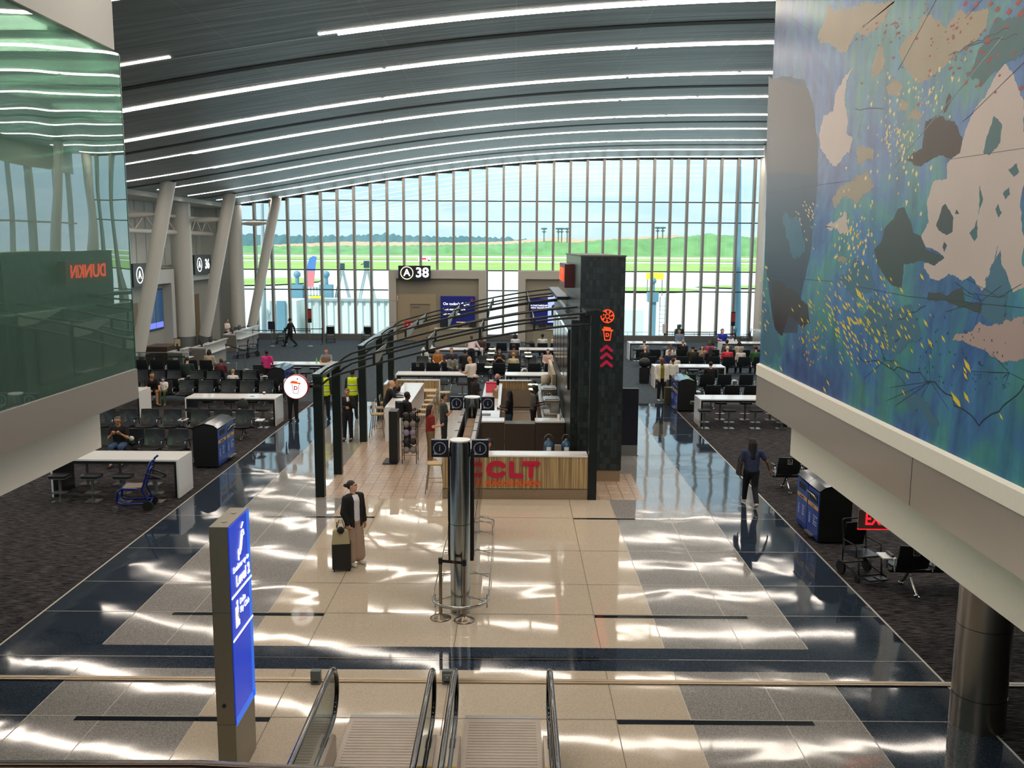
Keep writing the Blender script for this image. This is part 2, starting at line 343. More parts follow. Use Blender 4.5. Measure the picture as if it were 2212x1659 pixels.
for i, y in enumerate((14.7, 24.25, 33.85, 43.45, 53.1)):
    struct(strip(y, .34, -17.9, 16, .02, .02, 'trim_%d' % (i+3), mat('slot_black', '050606', .6)))
sm = MB()
for x, y in ((-6.9, 22.3), (-.2, 26.6), (-9.8, 33.2), (1.9, 31.2), (-12.5, 40.8)): sm.cyl((x, y, vz(x)-.02), (x, y, vz(x)-.12), .07, .05, 12)
# ================================================================ WINDOW WALL (far)
YW = 61.
MUL = mat('mullion', '8a857c', .4, .5); TRN = mat('transom', '3a4547', .4, .6); GLS = glassmat('window_glass', 'eef8f8', .012)
BASEM = mat('sill_panel', '6c6c68', .4, .3)
zt = [dp(1100, y, YW)[2] for y in (435, 479, 585, 628, 727)]
mx0 = -14.75-3*1.077
NB = 31
for i in range(NB+1):
    x = mx0+i*1.077
    if x > 15.6: break
    x1 = min(x+1.077, 15.95); top = vz(x+.5)-.05
    mb = MB(); low = .36
    if -8.25 < x+.5 < -1.6 or .5 < x+.5 < 6.8: low = zt[2]
    mb.add([(x, YW, low), (x1, YW, low), (x1, YW, vz(x1)), (x, YW, vz(x))], [(0, 1, 2, 3)])
    w = struct(mb.build('window_%d' % (i+1), GLS))
    fb = MB(); fb.box(x-.075, YW-.28, low-.3 if low < 1 else low, x+.075, YW+.1, vz(x), 0)
    for z in zt[:4]:
        if z < low-.01 or (z > 9 and x < -13.2) or z > top-.2: continue
        fb.box(x, YW-.06, z-.035, x1, YW+.06, z+.035, 1)
    fb.box(x, YW-.06, top-.05, x1, YW+.06, top+.35, 1)
    fb.build('window_frame', [MUL, TRN], w)
s = MB(); s.box(-18.2, YW-.3, 0, 17, YW+.1, .36)
struct(s.build('baseboard_far', BASEM))
s = MB(); s.cyl((15.95, YW-.4, 0), (15.95, YW-.4, 11.8), .3, n=24)
struct(s.build('trim_8', mat('white_steel', 'cfcfc8', .35)))
s = MB(); s.box(17.2, 15, 0, 17.5, 61.3, 4.6); s.box(17.2, 15, 10.6, 17.5, 61.3, 12)
for k in range(20): s.box(17.15, 15+k*2.4, 4.6, 17.45, 15.16+k*2.4, 10.6)
s.box(17.2, 15, 7.4, 17.4, 61.3, 7.5)
struct(s.build('wall_right', mat('wall_paint', 'b9b8b0', .7)))
s = MB(); s.box(-24, -12.3, -.1, 18, -12, 5.2); struct(s.build('wall_back', MATS['wall_paint']))
s = MB(); s.box(-24.3, -12, 0, -24, 30, 4.6); s.box(17.2, -12, 0, 17.5, 15, 12); struct(s.build('wall_near', MATS['wall_paint']))
# ================================================================ GATE PORTALS on the window wall
FRM = mat('portal_frame', 'b0aca2', .45); TAN = mat('portal_tan', '8d8573', .5); TAN2 = mat('portal_recess', '9b8d72', .5); DOORM = mat('door_tan', '8a7d66', .45)
def portal(x0, x1, door, name, num):
    zt2 = zt[2]+.02; y0, y1 = YW-1.1, YW-.05
    m = MB(); w = .48
    for a, c in ((x0, x0+w), (x1-w, x1)): m.box(a, y0, 0, c, y1, zt2, 0)
    m.box(x0+w, y0, zt2-.52, x1-w, y1, zt2, 0); m.box(x0+w, y0+.25, 0, x1-w, y1, zt2-.52, 1)
    for z in (1.2, 2.6): m.box(x0-.004, y0-.004, z, x0+w+.004, y0, z+.02, 2); m.box(x1-w-.004, y0-.004, z, x1+.004, y0, z+.02, 2)
    o = struct(m.build(name, [FRM, TAN, mat('panel_joint', '6f6b60', .6)]))
    dx0, dx1 = door
    d = MB(); d.box(dx0, y0+.24, .02, dx1, y0+.20, 3.05, 0); d.box(dx0+.9, y0+.19, .02, dx0+2.1, y0+.15, 2.35, 1)
    d.box(dx0+.86, y0+.195, 2.35, dx0+2.14, y0+.13, 2.40, 2)
    dd = struct(d.build('door_%d' % num, [TAN2, DOORM, mat('door_edge', '5e5648', .5)]))
    h = MB(); h.box(dx0+1.0, y0+.13, 2.2, dx0+1.45, y0+.10, 2.26); h.build('door_closer', GREYM, dd)
    h = MB(); h.box(dx0+1.98, y0+.14, 1.0, dx0+2.04, y0+.10, 1.2); h.build('door_handle', STEEL, dd)
xA, xB = dp(840, 650, YW-1.1)[0], dp(1050, 650, YW-1.1)[0]
portal(xA, xB, (xA+.5, xA+3.05), 'wall_gate', 1)
xC = dp(1119, 650, YW-1.1)[0]; portal(xC, xC+6.4, (xC+3.2, xC+5.7), 'wall_gate_beside_tower', 2)
YP = YW-1.1
def flat_sign(name, label, cat, x0, x1, z0, z1, y, m, th=.08, group=None):
    t_ = thing(name, label, cat, ((x0+x1)/2, y, z0), 0, group)
    b = MB(); b.box(-(x1-x0)/2, 0, 0, (x1-x0)/2, th, z1-z0); b.build('panel', m, t_, bevel=.01)
    return t_
LW = mat('lit_white', 'ffffff', .5, emit=1.1); LY = mat('lit_cream', 'f4e9b4', .5, emit=.8); LB = mat('screen_blue', '0c1560', .3, emit=.35, ecol='0b145c')
LRED = mat('red_letter', 'd81818', .4)
a = dp(861, 605, YP-.25); b_ = dp(930, 574, YP-.25); 
t_ = flat_sign('gate_sign', 'dark blue gate sign reading A 38 above the tan portal in the window wall', 'sign', a[0], b_[0], a[2], b_[2], YP-.35, NAVY, .12)
def ring(mb, c, r, w, th, fn, n=32, mi=0):
    for i in range(n):
        A, B = 2*PI*i/n, 2*PI*(i+1)/n
        q = [(r*math.cos(A), r*math.sin(A)), (r*math.cos(B), r*math.sin(B)), ((r-w)*math.cos(B), (r-w)*math.sin(B)), ((r-w)*math.cos(A), (r-w)*math.sin(A))]
        mb.prism([(c[0]+u, c[1]+v) for u, v in q], fn, 0, th, mi)
fr = lambda u, v, d: (u, -d, v)
hh = b_[2]-a[2]; mb = MB(); mb.box(-.6, .1, .1, .6, .36, .3); mb.build('bracket', BLK, t_); mb = MB(); ring(mb, (-.48, hh/2), .42, .055, .012, fr); mb.build('ring', LY, t_)
text('A', .62, LW, t_, (-.48, -.012, hh/2), (PI/2, 0, 0), 'letter', off=.012); text('38', .86, LW, t_, (.5, -.012, hh/2), (PI/2, 0, 0), 'number', off=.02)
# gate info screen
a = dp(952, 711, YP+.1); b_ = dp(1026, 640, YP+.1)
t_ = flat_sign('gate_screen', 'dark blue flight information screen on the tan wall right of the gate door', 'screen', a[0], b_[0], a[2]+.3, b_[2], YP+.1, LB, .12)
h = b_[2]-a[2]-.3
text("On today's flight:", .25, LW, t_, (-.95, -.01, h-.5), (PI/2, 0, 0), 'heading', .003, 'LEFT'); text('Visit our partners', .2, LW, t_, (-.95, -.01, h-.85), (PI/2, 0, 0), 'line', .003, 'LEFT')
text('for more info', .2, LW, t_, (-.95, -.01, h-1.15), (PI/2, 0, 0), 'line', .003, 'LEFT')
mb = MB(); mb.box(-.1, -.01, .02, 1.1, 0, .18); mb.build('footer_bar', mat('amber_bar', 'e6c77a', .5, emit=.5), t_)
mb = MB(); mb.add([(.82, -.01, h-.3), (1.0, -.01, h-.3), (.91, -.01, h-.12)], [(0, 1, 2)]); mb.build('red_mark', LRED, t_)
a = dp(1145, 710, YP-.2); b_ = dp(1212, 645, YP-.2)
t_ = flat_sign('gate_screen', 'information screen with a pale blue picture panel above the desk left of the tiled tower', 'screen', a[0], b_[0], a[2]+.3, b_[2], YP-.1, LB, .12)
mb = MB(); mb.box(.15, -.012, .1, .95, 0, h); mb.build('picture', mat('pale_picture', '9fb4f2', .4, emit=.7), t_)
mb = MB(); mb.ball((.55, -.02, h*.6), .16, 10, sc=(1, .2, 1)); mb.box(.38, -.03, h*.3, .72, -.013, h*.52); mb.build('figure', mat('picture_figure', '222244', .5), t_)
text('IN PARTNERSHIP\nWITH TRAVELERS', .15, LW, t_, (-1.0, -.01, h*.6), (PI/2, 0, 0), 'heading', .003, 'LEFT')
a = dp(849, 650, YP); t_ = flat_sign('fire_extinguisher_sign', 'small red and white fire extinguisher sign on the portal wall beside the gate door', 'sign', a[0], a[0]+.3, a[2], a[2]+.34, YP+.1, mat('sign_white', 'd8d4d0', .5), .03)
mb = MB(); mb.box(-.1, -.01, .03, .1, 0, .31); mb.build('red_field', LRED, t_); mb = MB(); mb.box(-.04, -.02, .08, .04, -.01, .26); mb.build('pictogram', OFFW, t_)
# ================================================================ LEFT GATE WALL AND LEANING COLUMNS
XL = -20.6
WP = mat('fluted_panel', 'dde0da', .4); WC = mat('column_white', 'cfcec6', .3, coat=.2)
s = MB(); s.box(XL-.3, 30, 0, XL, 61.3, 8.6, 0)
y = 30.2
while y < 61: s.box(XL, y, 4.9, XL+.12, y+1.28, 8.42, 0); s.box(XL, y+1.28, 4.9, XL+.05, y+1.36, 8.42, 1); y += 1.36
s.box(XL-.1, 61.05, 0, -18.0, 61.3, 8.6, 0)
for k in range(2): s.box(XL+1.25*k, 60.95, 4.9, XL+1.25*k+1.18, 61.05, 8.42, 0)
struct(s.build('wall_left', [WP, TRN]))
# pale panels high in the left wall, their colour standing in for daylight
for i, (ya, yb) in enumerate(((46.3, 46.5), (48.2, 48.4), (49.9, 50.1))):
    s = MB(); s.box(XL+.12, ya, 4.9, XL+.15, yb, 8.4); struct(s.build('window_%d' % (40+i), mat('daylight_pale', 'eef6f6', .2, coat=.5)))
def lportal(y0, y1, name, dn):
    x0, x1 = XL+.02, XL+1.5; w = .5; H = 4.75
    m = MB()
    for a, c in ((y0, y0+w), (y1-w, y1)): m.box(x0, a, 0, x1, c, H, 0)
    m.box(x0, y0+w, H-.75, x1, y1-w, H, 0); m.box(x0, y0+w, 0, x1-.5, y1-w, H-.75, 1)
    struct(m.build(name, [mat('portal_white', 'c3c5c0', .4), mat('portal_grey', 'a4a69e', .45)]))
    d = MB(); d.box(x1-.5, y0+w+.2, .02, x1-.46, y0+w+3.0, 3.1, 0); d.box(x1-.46, y0+w+.8, .02, x1-.42, y0+w+2.2, 2.5, 1)
    dd = struct(d.build('door_%d' % dn, [mat('recess_brown', '7b6a50', .45), mat('door_brown', '63563f', .4)]))
    h = MB(); h.box(x1-.42, y0+w+.9, 1.0, x1-.38, y0+w+1.0, 1.2); h.build('door_handle', STEEL, dd)
lportal(44.6, 52.2, 'wall_gate_34', 3); lportal(54.0, 60.4, 'wall_gate_36', 4)
def lsign(y0, y1, z0, z1, x, num, label):
    t_ = thing('gate_sign', label, 'sign', (x, (y0+y1)/2, z0), 0)
    L = y1-y0; b = MB(); b.box(-.35, -L/2, 0, 0, L/2, z1-z0); b.build('panel', mat('slate_panel', '3c4548', .4), t_, bevel=.01)
    b = MB(); b.box(-.34, -L/2-.02, .0, -.01, -L/2, z1-z0); b.build('end_panel', BLK, t_)
    fr2 = lambda u, v, d: (d, u, v)
    mb = MB(); ring(mb, (-L*.22, (z1-z0)/2), .42, .05, .012, fr2); mb.build('ring', LW, t_)
    text('A', .55, LW, t_, (.012, -L*.22, (z1-z0)/2), (PI/2, 0, PI/2), 'letter', off=.015)
    text(num, .8, LW, t_, (.012, L*.24, (z1-z0)/2), (PI/2, 0, PI/2), 'number', off=.02)
lsign(46.0, 48.8, 4.0, 5.15, XL+1.75, '34', 'grey gate sign with A 34, partly behind the nearest leaning column')
lsign(54.9, 57.9, 4.35, 5.5, XL+1.75, '36', 'grey gate sign reading A 36 on the left gate wall between two columns')
# big screen between doors
t_ = thing('gate_screen', 'tall blue screen on the grey wall beside the gate A34 doorway', 'screen', (XL+1.02, 50.2, 1.5))
b = MB(); b.box(0, -1.15, 0, .1, 1.15, 2.2); b.build('frame', BLK, t_)
b = MB(); b.box(.1, -1.1, .05, .11, 1.1, 2.15); b.box(.11, -1.05, .1, .113, 1.05, .4, 1); b.box(.105, -.02, .05, .114, .02, 2.15, 2); b.build('display', [mat('blue_screen', '22405e', .2, emit=.35, ecol='1d4a78'), mat('screen_band', '6f7be0', .3, emit=.7), BLK], t_)
# leaning columns
def lean(p0, p1, r, label):
    t_ = thing('leaning_column', label, 'column', p0, 0, 'leaning white columns along the left gate wall')
    d = Vector(p1)-Vector(p0); n = d.normalized()
    b = MB(); b.cyl(n*.9, d, r*.93, r*1.02, 28); b.build('shaft', WC, t_)
    b = MB(); b.cyl(Vector((0, 0, 0)), n*.95, r*.80, r*1.04, 28); b.build('collar', mat('grey_collar', '767b78', .4, .3), t_)
    return t_
def topz(px, py, Y): q = dp(px, py, Y); return (q[0], Y, vz(q[0])+.05)
q = dp(291, 812, 43.5); lean((q[0], 43.5, 0.0), topz(364, 395, 43.5), .34, 'leaning white steel column nearest the viewer, beside the glass wall')
q = dp(436, 748, 53.1); lean((q[0], 53.1, 0.0), topz(497, 418, 53.1), .34, 'leaning white steel column in front of the gate A36 desk, middle of the three')
q = dp(538, 724, 59.8); lean((q[0], 59.8, 0.0), topz(598, 435, 59.8), .31, 'leaning white steel column standing against the far window wall')
def fat(px, py, Y, r, label):
    q = dp(px, py, Y); t_ = thing('round_column', label, 'column', (q[0], Y, 0), 0, 'tall round white columns at the left gate wall')
    b = MB(); b.cyl((0, 0, .9), (0, 0, 8.6), r, n=32); b.build('shaft', WC, t_)
    b = MB(); b.cyl((0, 0, 0), (0, 0, .9), r*1.03, n=32); b.build('base_sleeve', mat('grey_collar', '767b78', .4, .3), t_)
    return q[0]
f1 = fat(397, 650, 53.1, .58, 'thick upright white column between the gates A34 and A36'); f2 = fat(513, 650, 59.8, .46, 'upright white column in the corner where the gate wall meets the far windows')
f0 = dp(230, 600, 43.5)[0]-1.2
fat(170, 650, 43.5, .58, 'upright white column behind the green glass wall')
# ties and trusses
def tie(p, q, label):
    t_ = thing('column_tie', label, 'steel tie', tuple((Vector(p)+Vector(q))/2), 0, 'white steel ties bracing the leaning columns'); c = (Vector(p)+Vector(q))/2; p = Vector(p)-c; q = Vector(q)-c
    P = [p.lerp(q, i/8) for i in range(9)]; b = MB(); b.tube(P, [.06, .09, .13, .16, .17, .16, .13, .09, .06], 12); b.build('bar', WC, t_)
    b = MB()
    for e_ in (p, q): b.obox(e_, (.12, .04, .2), Matrix.Identity(3))
    b.build('gusset', WC, t_)
for Y, pl, pr, lb in ((43.5, (215, 466), (341, 463), 'white cigar-shaped tie joining the nearest leaning column to the left'), (53.1, (408, 476), (484, 474), 'white cigar-shaped tie between the thick column and the middle leaning column'), (59.8, (519, 483), (580, 482), 'white cigar-shaped tie in front of the far windows')):
    tie(dp(*pl, Y), dp(*pr, Y), lb)
for i, Y in enumerate((33.9, 43.5, 53.1)):
    lean((15.6, Y, 0), (14.2, Y, vz(14.2)), .34, ['nearest','middle','farthest'][i]+' leaning white column on the right side, hidden behind the mural wall')
def truss(ya, yb, xc, z, label):
    t_ = thing('wall_truss', label, 'truss', (xc, ya, z), 0, 'white wall trusses above the gates'); L = yb-ya
    b = MB(); b.tube([(0, 0, .45), (0, L, .45)], .10, 10); b.build('top_chord', WC, t_)
    b = MB(); b.tube([(0, 0, -.45), (0, L, -.45)], .14, 10); b.build('bottom_chord', WC, t_)
    b = MB(); n = 6
    for i in range(n): y0, y1 = L*i/n, L*(i+1)/n; b.tube([(0, y0, .4 if i % 2 else -.4), (0, y1, -.4 if i % 2 else .4)], .045, 8)
    b.build('web', WC, t_)
zt_ = dp(397, 485, 53.1)[2]
truss(44.0, 52.5, f1-.1, zt_, 'white steel truss over the gate A34 portal'); truss(53.8, 59.4, f1-.3, zt_, 'white steel truss over the gate A36 portal')
# ================================================================ UPPER LEVEL: left glass lounge and right mural wall
XG, YG = -5.7, 13.85
zb, zt9 = 4.25, 8.8
GG = glassmat('green_glass', 'c2dcd0', .24, 0.0, .08, .5)
_t = GG.node_tree; _out = [n_ for n_ in _t.nodes if n_.type == 'OUTPUT_MATERIAL'][0]; _src = _out.inputs[0].links[0].from_socket
_df = N(_t, 'ShaderNodeBsdfDiffuse'); _df.inputs[0].default_value = lin('9cc4b4'); _mm = N(_t, 'ShaderNodeMixShader'); _mm.inputs[0].default_value = .16  # diffuse green mixed in as painted haze to lighten the glass
_t.links.new(_src, _mm.inputs[1]); _t.links.new(_df.outputs[0], _mm.inputs[2]); _t.links.new(_mm.outputs[0], _out.inputs[0])
g = MB()
for i, (a, c) in enumerate(((-4, 3.4), (3.42, 6.9), (6.92, 9.97), (9.99, 13.8))):
    g.box(XG-.02, a, zb, XG, c, zt9)
struct(g.build('window_50', GG))
s = MB()
for yy in (3.41, 6.91, 9.98, 13.82): s.box(XG-.03, yy-.012, zb, XG+.004, yy+.012, zt9)
struct(s.build('trim_20', mat('glass_edge', '2d5a4c', .2)))
g = MB(); g.box(XG-4.2, YG-.04, zb, XG, YG-.02, zt9); struct(g.build('window_51', glassmat('return_glass', 'a8cabd', .12)))
# slab edge, steel fascia, lower bulkhead, top bulkhead
FAS = bpy.data.materials.new('fascia_steel'); FAS.use_nodes = True; t = FAS.node_tree; b = t.nodes['Principled BSDF']; b.inputs['Metallic'].default_value = .65; b.inputs['Roughness'].default_value = .28; b.inputs['Base Color'].default_value = lin('d4cec6'); b.inputs['Anisotropic'].default_value = .6
tc = N(t, 'ShaderNodeTexCoord'); nz = N(t, 'ShaderNodeTexNoise'); nz.inputs['Scale'].default_value = 1.2; t.links.new(tc.outputs['Object'], nz.inputs[0]); bp = N(t, 'ShaderNodeBump'); bp.inputs['Strength'].default_value = .25; bp.inputs['Distance'].default_value = .05; t.links.new(nz.outputs[0], bp.inputs['Height']); t.links.new(bp.outputs[0], b.inputs['Normal'])
CRM = mat('cream_paint', 'eae6da', .6)
s = MB(); s.box(-14, -4, 3.8, XG+.02, 13.82, zb); struct(s.build('trim_21', FAS))
zl = fp(200, 965, 3.0)
q = dp(200, 960, 13.0)
s = MB(); s.box(-14, -4, 3.08, -6.2, 13.62, 3.8); struct(s.build('wall_bulkhead_left', CRM))
s = MB(); s.box(-14, -4, 8.8, XG+.05, 13.55, 12.0); struct(s.build('wall_soffit_left', mat('bulkhead_grey', 'c2c2bc', .6)))
s = MB(); s.box(-6.1, -4, zb, -5.95, 13.5, 5.25); s.box(-10, -4, zb, XG-.1, 13.8, zb+.05); struct(s.build('wall_pale_stand_in', mat('pale_stand_in', 'dfe8e2', .6)))  # low pale wall added to stand in for the reflection in the glass
XM, YM = 4.0, 15.0
s = MB(); s.box(XM+.02, -4, 4.22, 14, YM, 12); struct(s.build('wall_mural_block', CRM))
s = MB(); s.add([(XM-.05, -4, 4.06), (XM-.05, 15.0, 4.06), (XM+.06, 15.0, 4.06), (XM+.06, -4, 4.06), (XM-.05, -4, 4.23), (XM-.05, 15.0, 4.23), (XM+.06, 15.0, 4.28), (XM+.06, -4, 4.28)], [(0, 1, 2, 3), (0, 4, 5, 1), (4, 7, 6, 5), (1, 5, 6, 2)])
struct(s.build('trim_22', CRM))
s = MB(); s.box(XM-.035, -4, 3.56, 14, 14.99, 4.05)
struct(s.build('trim_23', FAS))
s = MB(); s.box(4.41, -4, 2.84, 14, 14.46, 3.56); struct(s.build('wall_bulkhead_right', CRM))
s = MB(); s.box(XM-.03, -4, 4.05, 14, 14.98, 4.06); s.box(XM-.037, 9.0, 3.56, XM-.03, 9.008, 4.05); struct(s.build('trim_24', BLK))
# back balcony slab behind and beside the viewer
s = MB(); s.box(-5.6, -12, 3.4, 3.9, .75, 4.5); struct(s.build('floor_balcony', MATS['wall_paint']))
# round steel column under the right slab
t_ = thing('steel_column', 'thick brushed steel column standing on the dark floor border under the right wall', 'column', (6.05, 11.3, 0))
b = MB(); b.cyl((0, 0, 0), (0, 0, .42), .335, n=40); b.build('base_sleeve', STEEL, t_)
b = MB(); b.cyl((0, 0, .43), (0, 0, 1.35), .33, n=40); b.cyl((0, 0, 1.36), (0, 0, 2.92), .33, n=40); b.build('shaft', STEEL, t_)
b = MB(); b.cyl((0, 0, .42), (0, 0, .43), .322, n=40); b.cyl((0, 0, 1.35), (0, 0, 1.36), .322, n=40); b.build('joint_line', BLK, t_)
# ================================================================ MURAL
mm = bpy.data.materials.new('mural_wash'); mm.use_nodes = True; t = mm.node_tree; b = t.nodes['Principled BSDF']
tc = N(t, 'ShaderNodeTexCoord'); sx = N(t, 'ShaderNodeSeparateXYZ'); t.links.new(tc.outputs['Object'], sx.inputs[0])
nz = N(t, 'ShaderNodeTexNoise'); nz.inputs['Scale'].default_value = .45; nz.inputs['Detail'].default_value = 7; nz.inputs['Roughness'].default_value = .62; nz.inputs['Distortion'].default_value = .6
t.links.new(tc.outputs['Object'], nz.inputs[0])
nzc = N(t, 'ShaderNodeMapRange'); nzc.inputs[1].default_value = .32; nzc.inputs[2].default_value = .68; nzc.inputs[3].default_value = .2; nzc.inputs[4].default_value = .8; t.links.new(nz.outputs[0], nzc.inputs[0])
def ramp(cols):
    r = N(t, 'ShaderNodeValToRGB'); r.color_ramp.elements[0].position = cols[0][0]; r.color_ramp.elements[0].color = lin(cols[0][1]); r.color_ramp.elements[1].position = cols[-1][0]; r.color_ramp.elements[1].color = lin(cols[-1][1])
    for p, c in cols[1:-1]: e = r.color_ramp.elements.new(p); e.color = lin(c)
    t.links.new(nzc.outputs[0], r.inputs[0]); return r
rb = ramp([(.3, '14529c'), (.42, '2272b4'), (.5, '2c86a8'), (.58, '3f9a98'), (.7, '1f74bc')])
rm = ramp([(.3, '38587c'), (.44, '436a88'), (.52, '566478'), (.6, '4a6f7c'), (.7, '5c6074')])
ru = ramp([(.3, '1f3d50'), (.42, '38504f'), (.48, '54423e'), (.54, '3d5a5c'), (.6, '4d6450'), (.72, '64403a')])
n2 = N(t, 'ShaderNodeTexNoise'); n2.inputs['Scale'].default_value = .8; n2.inputs['Detail'].default_value = 5; t.links.new(tc.outputs['Object'], n2.inputs[0])
ad = N(t, 'ShaderNodeMath', operation='MULTIPLY_ADD'); ad.inputs[1].default_value = 1.6; t.links.new(n2.outputs[0], ad.inputs[0]); t.links.new(sx.outputs['Z'], ad.inputs[2])
f1_ = N(t, 'ShaderNodeMapRange'); f1_.inputs[1].default_value = 5.9; f1_.inputs[2].default_value = 6.6; t.links.new(ad.outputs[0], f1_.inputs[0])
f2_ = N(t, 'ShaderNodeMapRange'); f2_.inputs[1].default_value = 8.0; f2_.inputs[2].default_value = 8.8; t.links.new(ad.outputs[0], f2_.inputs[0])
a1 = N(t, 'ShaderNodeMixRGB'); t.links.new(f1_.outputs[0], a1.inputs[0]); t.links.new(rb.outputs[0], a1.inputs[1]); t.links.new(rm.outputs[0], a1.inputs[2])
a2 = N(t, 'ShaderNodeMixRGB'); t.links.new(f2_.outputs[0], a2.inputs[0]); t.links.new(a1.outputs[0], a2.inputs[1]); t.links.new(ru.outputs[0], a2.inputs[2])
# drips
mp = N(t, 'ShaderNodeMapping'); mp.inputs['Scale'].default_value = (1, 3.2, .6); t.links.new(tc.outputs['Object'], mp.inputs[0])
n3 = N(t, 'ShaderNodeTexNoise'); n3.inputs['Scale'].default_value = 1.5; n3.inputs['Detail'].default_value = 6; t.links.new(mp.outputs[0], n3.inputs[0])
mr = N(t, 'ShaderNodeMapRange'); mr.inputs[1].default_value = .3; mr.inputs[2].default_value = .7; mr.inputs[3].default_value = .72; mr.inputs[4].default_value = 1.28; t.links.new(n3.outputs[0], mr.inputs[0])
vm = N(t, 'ShaderNodeVectorMath', operation='SCALE'); t.links.new(a2.outputs[0], vm.inputs[0]); t.links.new(mr.outputs[0], vm.inputs['Scale']); hs = N(t, 'ShaderNodeHueSaturation'); hs.inputs['Saturation'].default_value = .9; hs.inputs['Value'].default_value = .84; t.links.new(vm.outputs[0], hs.inputs['Color']); t.links.new(hs.outputs[0], b.inputs['Base Color'])
b.inputs['Roughness'].default_value = .27; b.inputs['Specular IOR Level'].default_value = .5
MUR = dict(wash=mm)
mur = thing('mural', 'huge abstract blue and teal mural with yellow shards on the right wall', 'mural', (XM, 0, 4.22))
ZT = 11.9
bk = MB(); 
def onw(px, py): q = xp(px, py, XM); return (q[1], q[2]-4.22)     # (Y, Z) on the mural wall
bk.box(-.0, -4, .0, .018, YM, ZT-4.22)
bk.v = [(x, y, z) for x, y, z in bk.v]; bk.build('painted_panel', mm, mur)
def jag(P, it, amp, seed):
    R = random.Random(seed); P = [Vector((p[0], p[1])) for p in P]
    for k in range(it):
        Q = []
        for a, c in zip(P, P[1:]+P[:1]):
            d = c-a; Q += [a, (a+c)/2+Vector((-d.y, d.x))*R.uniform(-amp, amp)*(.55+.45*k)]
        P = Q
    return P
LAYER = [0.0]
def patch(mb, poly, mi, it=3, amp=.22, seed=1):
    it += 2; amp *= .62
    LAYER[0] += .00002; P = jag([onw(*p) for p in poly], it, amp, seed)
    mb.add([(-LAYER[0]-.0003, p.x, p.y) for p in P], [tuple(range(len(P)))], mi)
pm = [mat('mural_pale', 'c6b8b2', .36, noise=.12, nscale=1.2), mat('mural_cream', '9c9078', .34, noise=.15, nscale=1.5), mat('mural_brown', '43362c', .4, noise=.15, nscale=2), mat('mural_slate', '36494b', .4, noise=.15, nscale=2),
      mat('mural_teal', '34656c', .38, noise=.2, nscale=3), mat('mural_mauve', '2f262c', .3, noise=.15, nscale=1.5), mat('mural_pink', 'b09a96', .38, noise=.1, nscale=1.5), mat('mural_sky', '41708a', .38, noise=.2, nscale=2), mat('mural_steelblue', '35465c', .34, noise=.15, nscale=1.2)]
P_ = MB()
# dark mauve panels at the far end
patch(P_, [(1660, 165), (1740, 175), (1750, 240), (1768, 300), (1766, 400), (1748, 560), (1730, 640), (1722, 720), (1700, 720), (1672, 715), (1652, 560), (1656, 300)], 8, 2, .06, 3)
patch(P_, [(1663, 170), (1745, 190), (1758, 235), (1767, 330), (1764, 380), (1720, 372), (1660, 378)], 5, 2, .05, 4)
patch(P_, [(1668, 600), (1712, 620), (1745, 660), (1750, 700), (1733, 706), (1706, 680), (1690, 725), (1676, 715), (1667, 665)], 5, 3, .12, 5)
# cream cloud top
patch(P_, [(1790, 10), (1870, 0), (1935, 0), (1905, 50), (1876, 74), (1850, 70), (1830, 110), (1812, 112), (1795, 98), (1766, 80), (1782, 40)], 1, 3, .2, 6)
patch(P_, [(1990, 40), (2010, 30), (2042, 62), (2070, 22), (2090, 30), (2136, 18), (2130, 60), (2098, 96), (2060, 120), (2015, 160), (1985, 180), (1960, 150), (1940, 110), (1962, 75), (1985, 60)], 1, 3, .2, 7)
patch(P_, [(1903, 95), (1912, 130), (1908, 150), (1882, 168), (1884, 140)], 1, 2, .2, 8)
patch(P_, [(1846, 138), (1828, 175), (1824, 215), (1832, 265), (1828, 290), (1842, 300), (1834, 330), (1806, 360), (1790, 345), (1772, 320), (1770, 290), (1778, 255), (1800, 240), (1806, 200), (1822, 170)], 0, 3, .18, 9)
patch(P_, [(1932, 165), (1950, 185), (1942, 208), (1920, 205), (1915, 190)], 1, 2, .25, 10)
patch(P_, [(1948, 215), (1965, 225), (1958, 240), (1940, 240)], 1, 2, .25, 11)
patch(P_, [(1974, 235), (1993, 248), (1985, 262), (1960, 258)], 1, 2, .25, 12)
patch(P_, [(1850, 320), (1888, 325), (1886, 345), (1852, 355)], 1, 3, .25, 13)
patch(P_, [(1868, 370), (1888, 405), (1852, 440), (1830, 425), (1802, 450), (1798, 430), (1820, 400), (1845, 385)], 1, 3, .22, 14)
patch(P_, [(1826, 455), (1836, 500), (1815, 505), (1783, 490), (1810, 475)], 0, 3, .2, 15)
patch(P_, [(1815, 553), (1835, 560), (1826, 566), (1808, 562)], 1, 2, .2, 16)
# brown and slate islands
patch(P_, [(2020, 250), (2062, 262), (2080, 300), (2074, 338), (2058, 350), (2030, 335), (2012, 345), (1992, 358), (1958, 345), (1992, 320), (2000, 262)], 2, 4, .18, 17)
patch(P_, [(2050, 200), (2056, 212), (2044, 240), (2038, 245)], 2, 2, .2, 18)
patch(P_, [(1940, 450), (1954, 448), (1968, 480), (1972, 502), (1990, 510), (2000, 540), (2030, 548), (2040, 556), (2018, 572), (1994, 565), (1952, 570), (1948, 622), (1932, 618), (1912, 598), (1896, 570), (1888, 540), (1905, 520), (1910, 495), (1930, 475)], 3, 4, .13, 19)
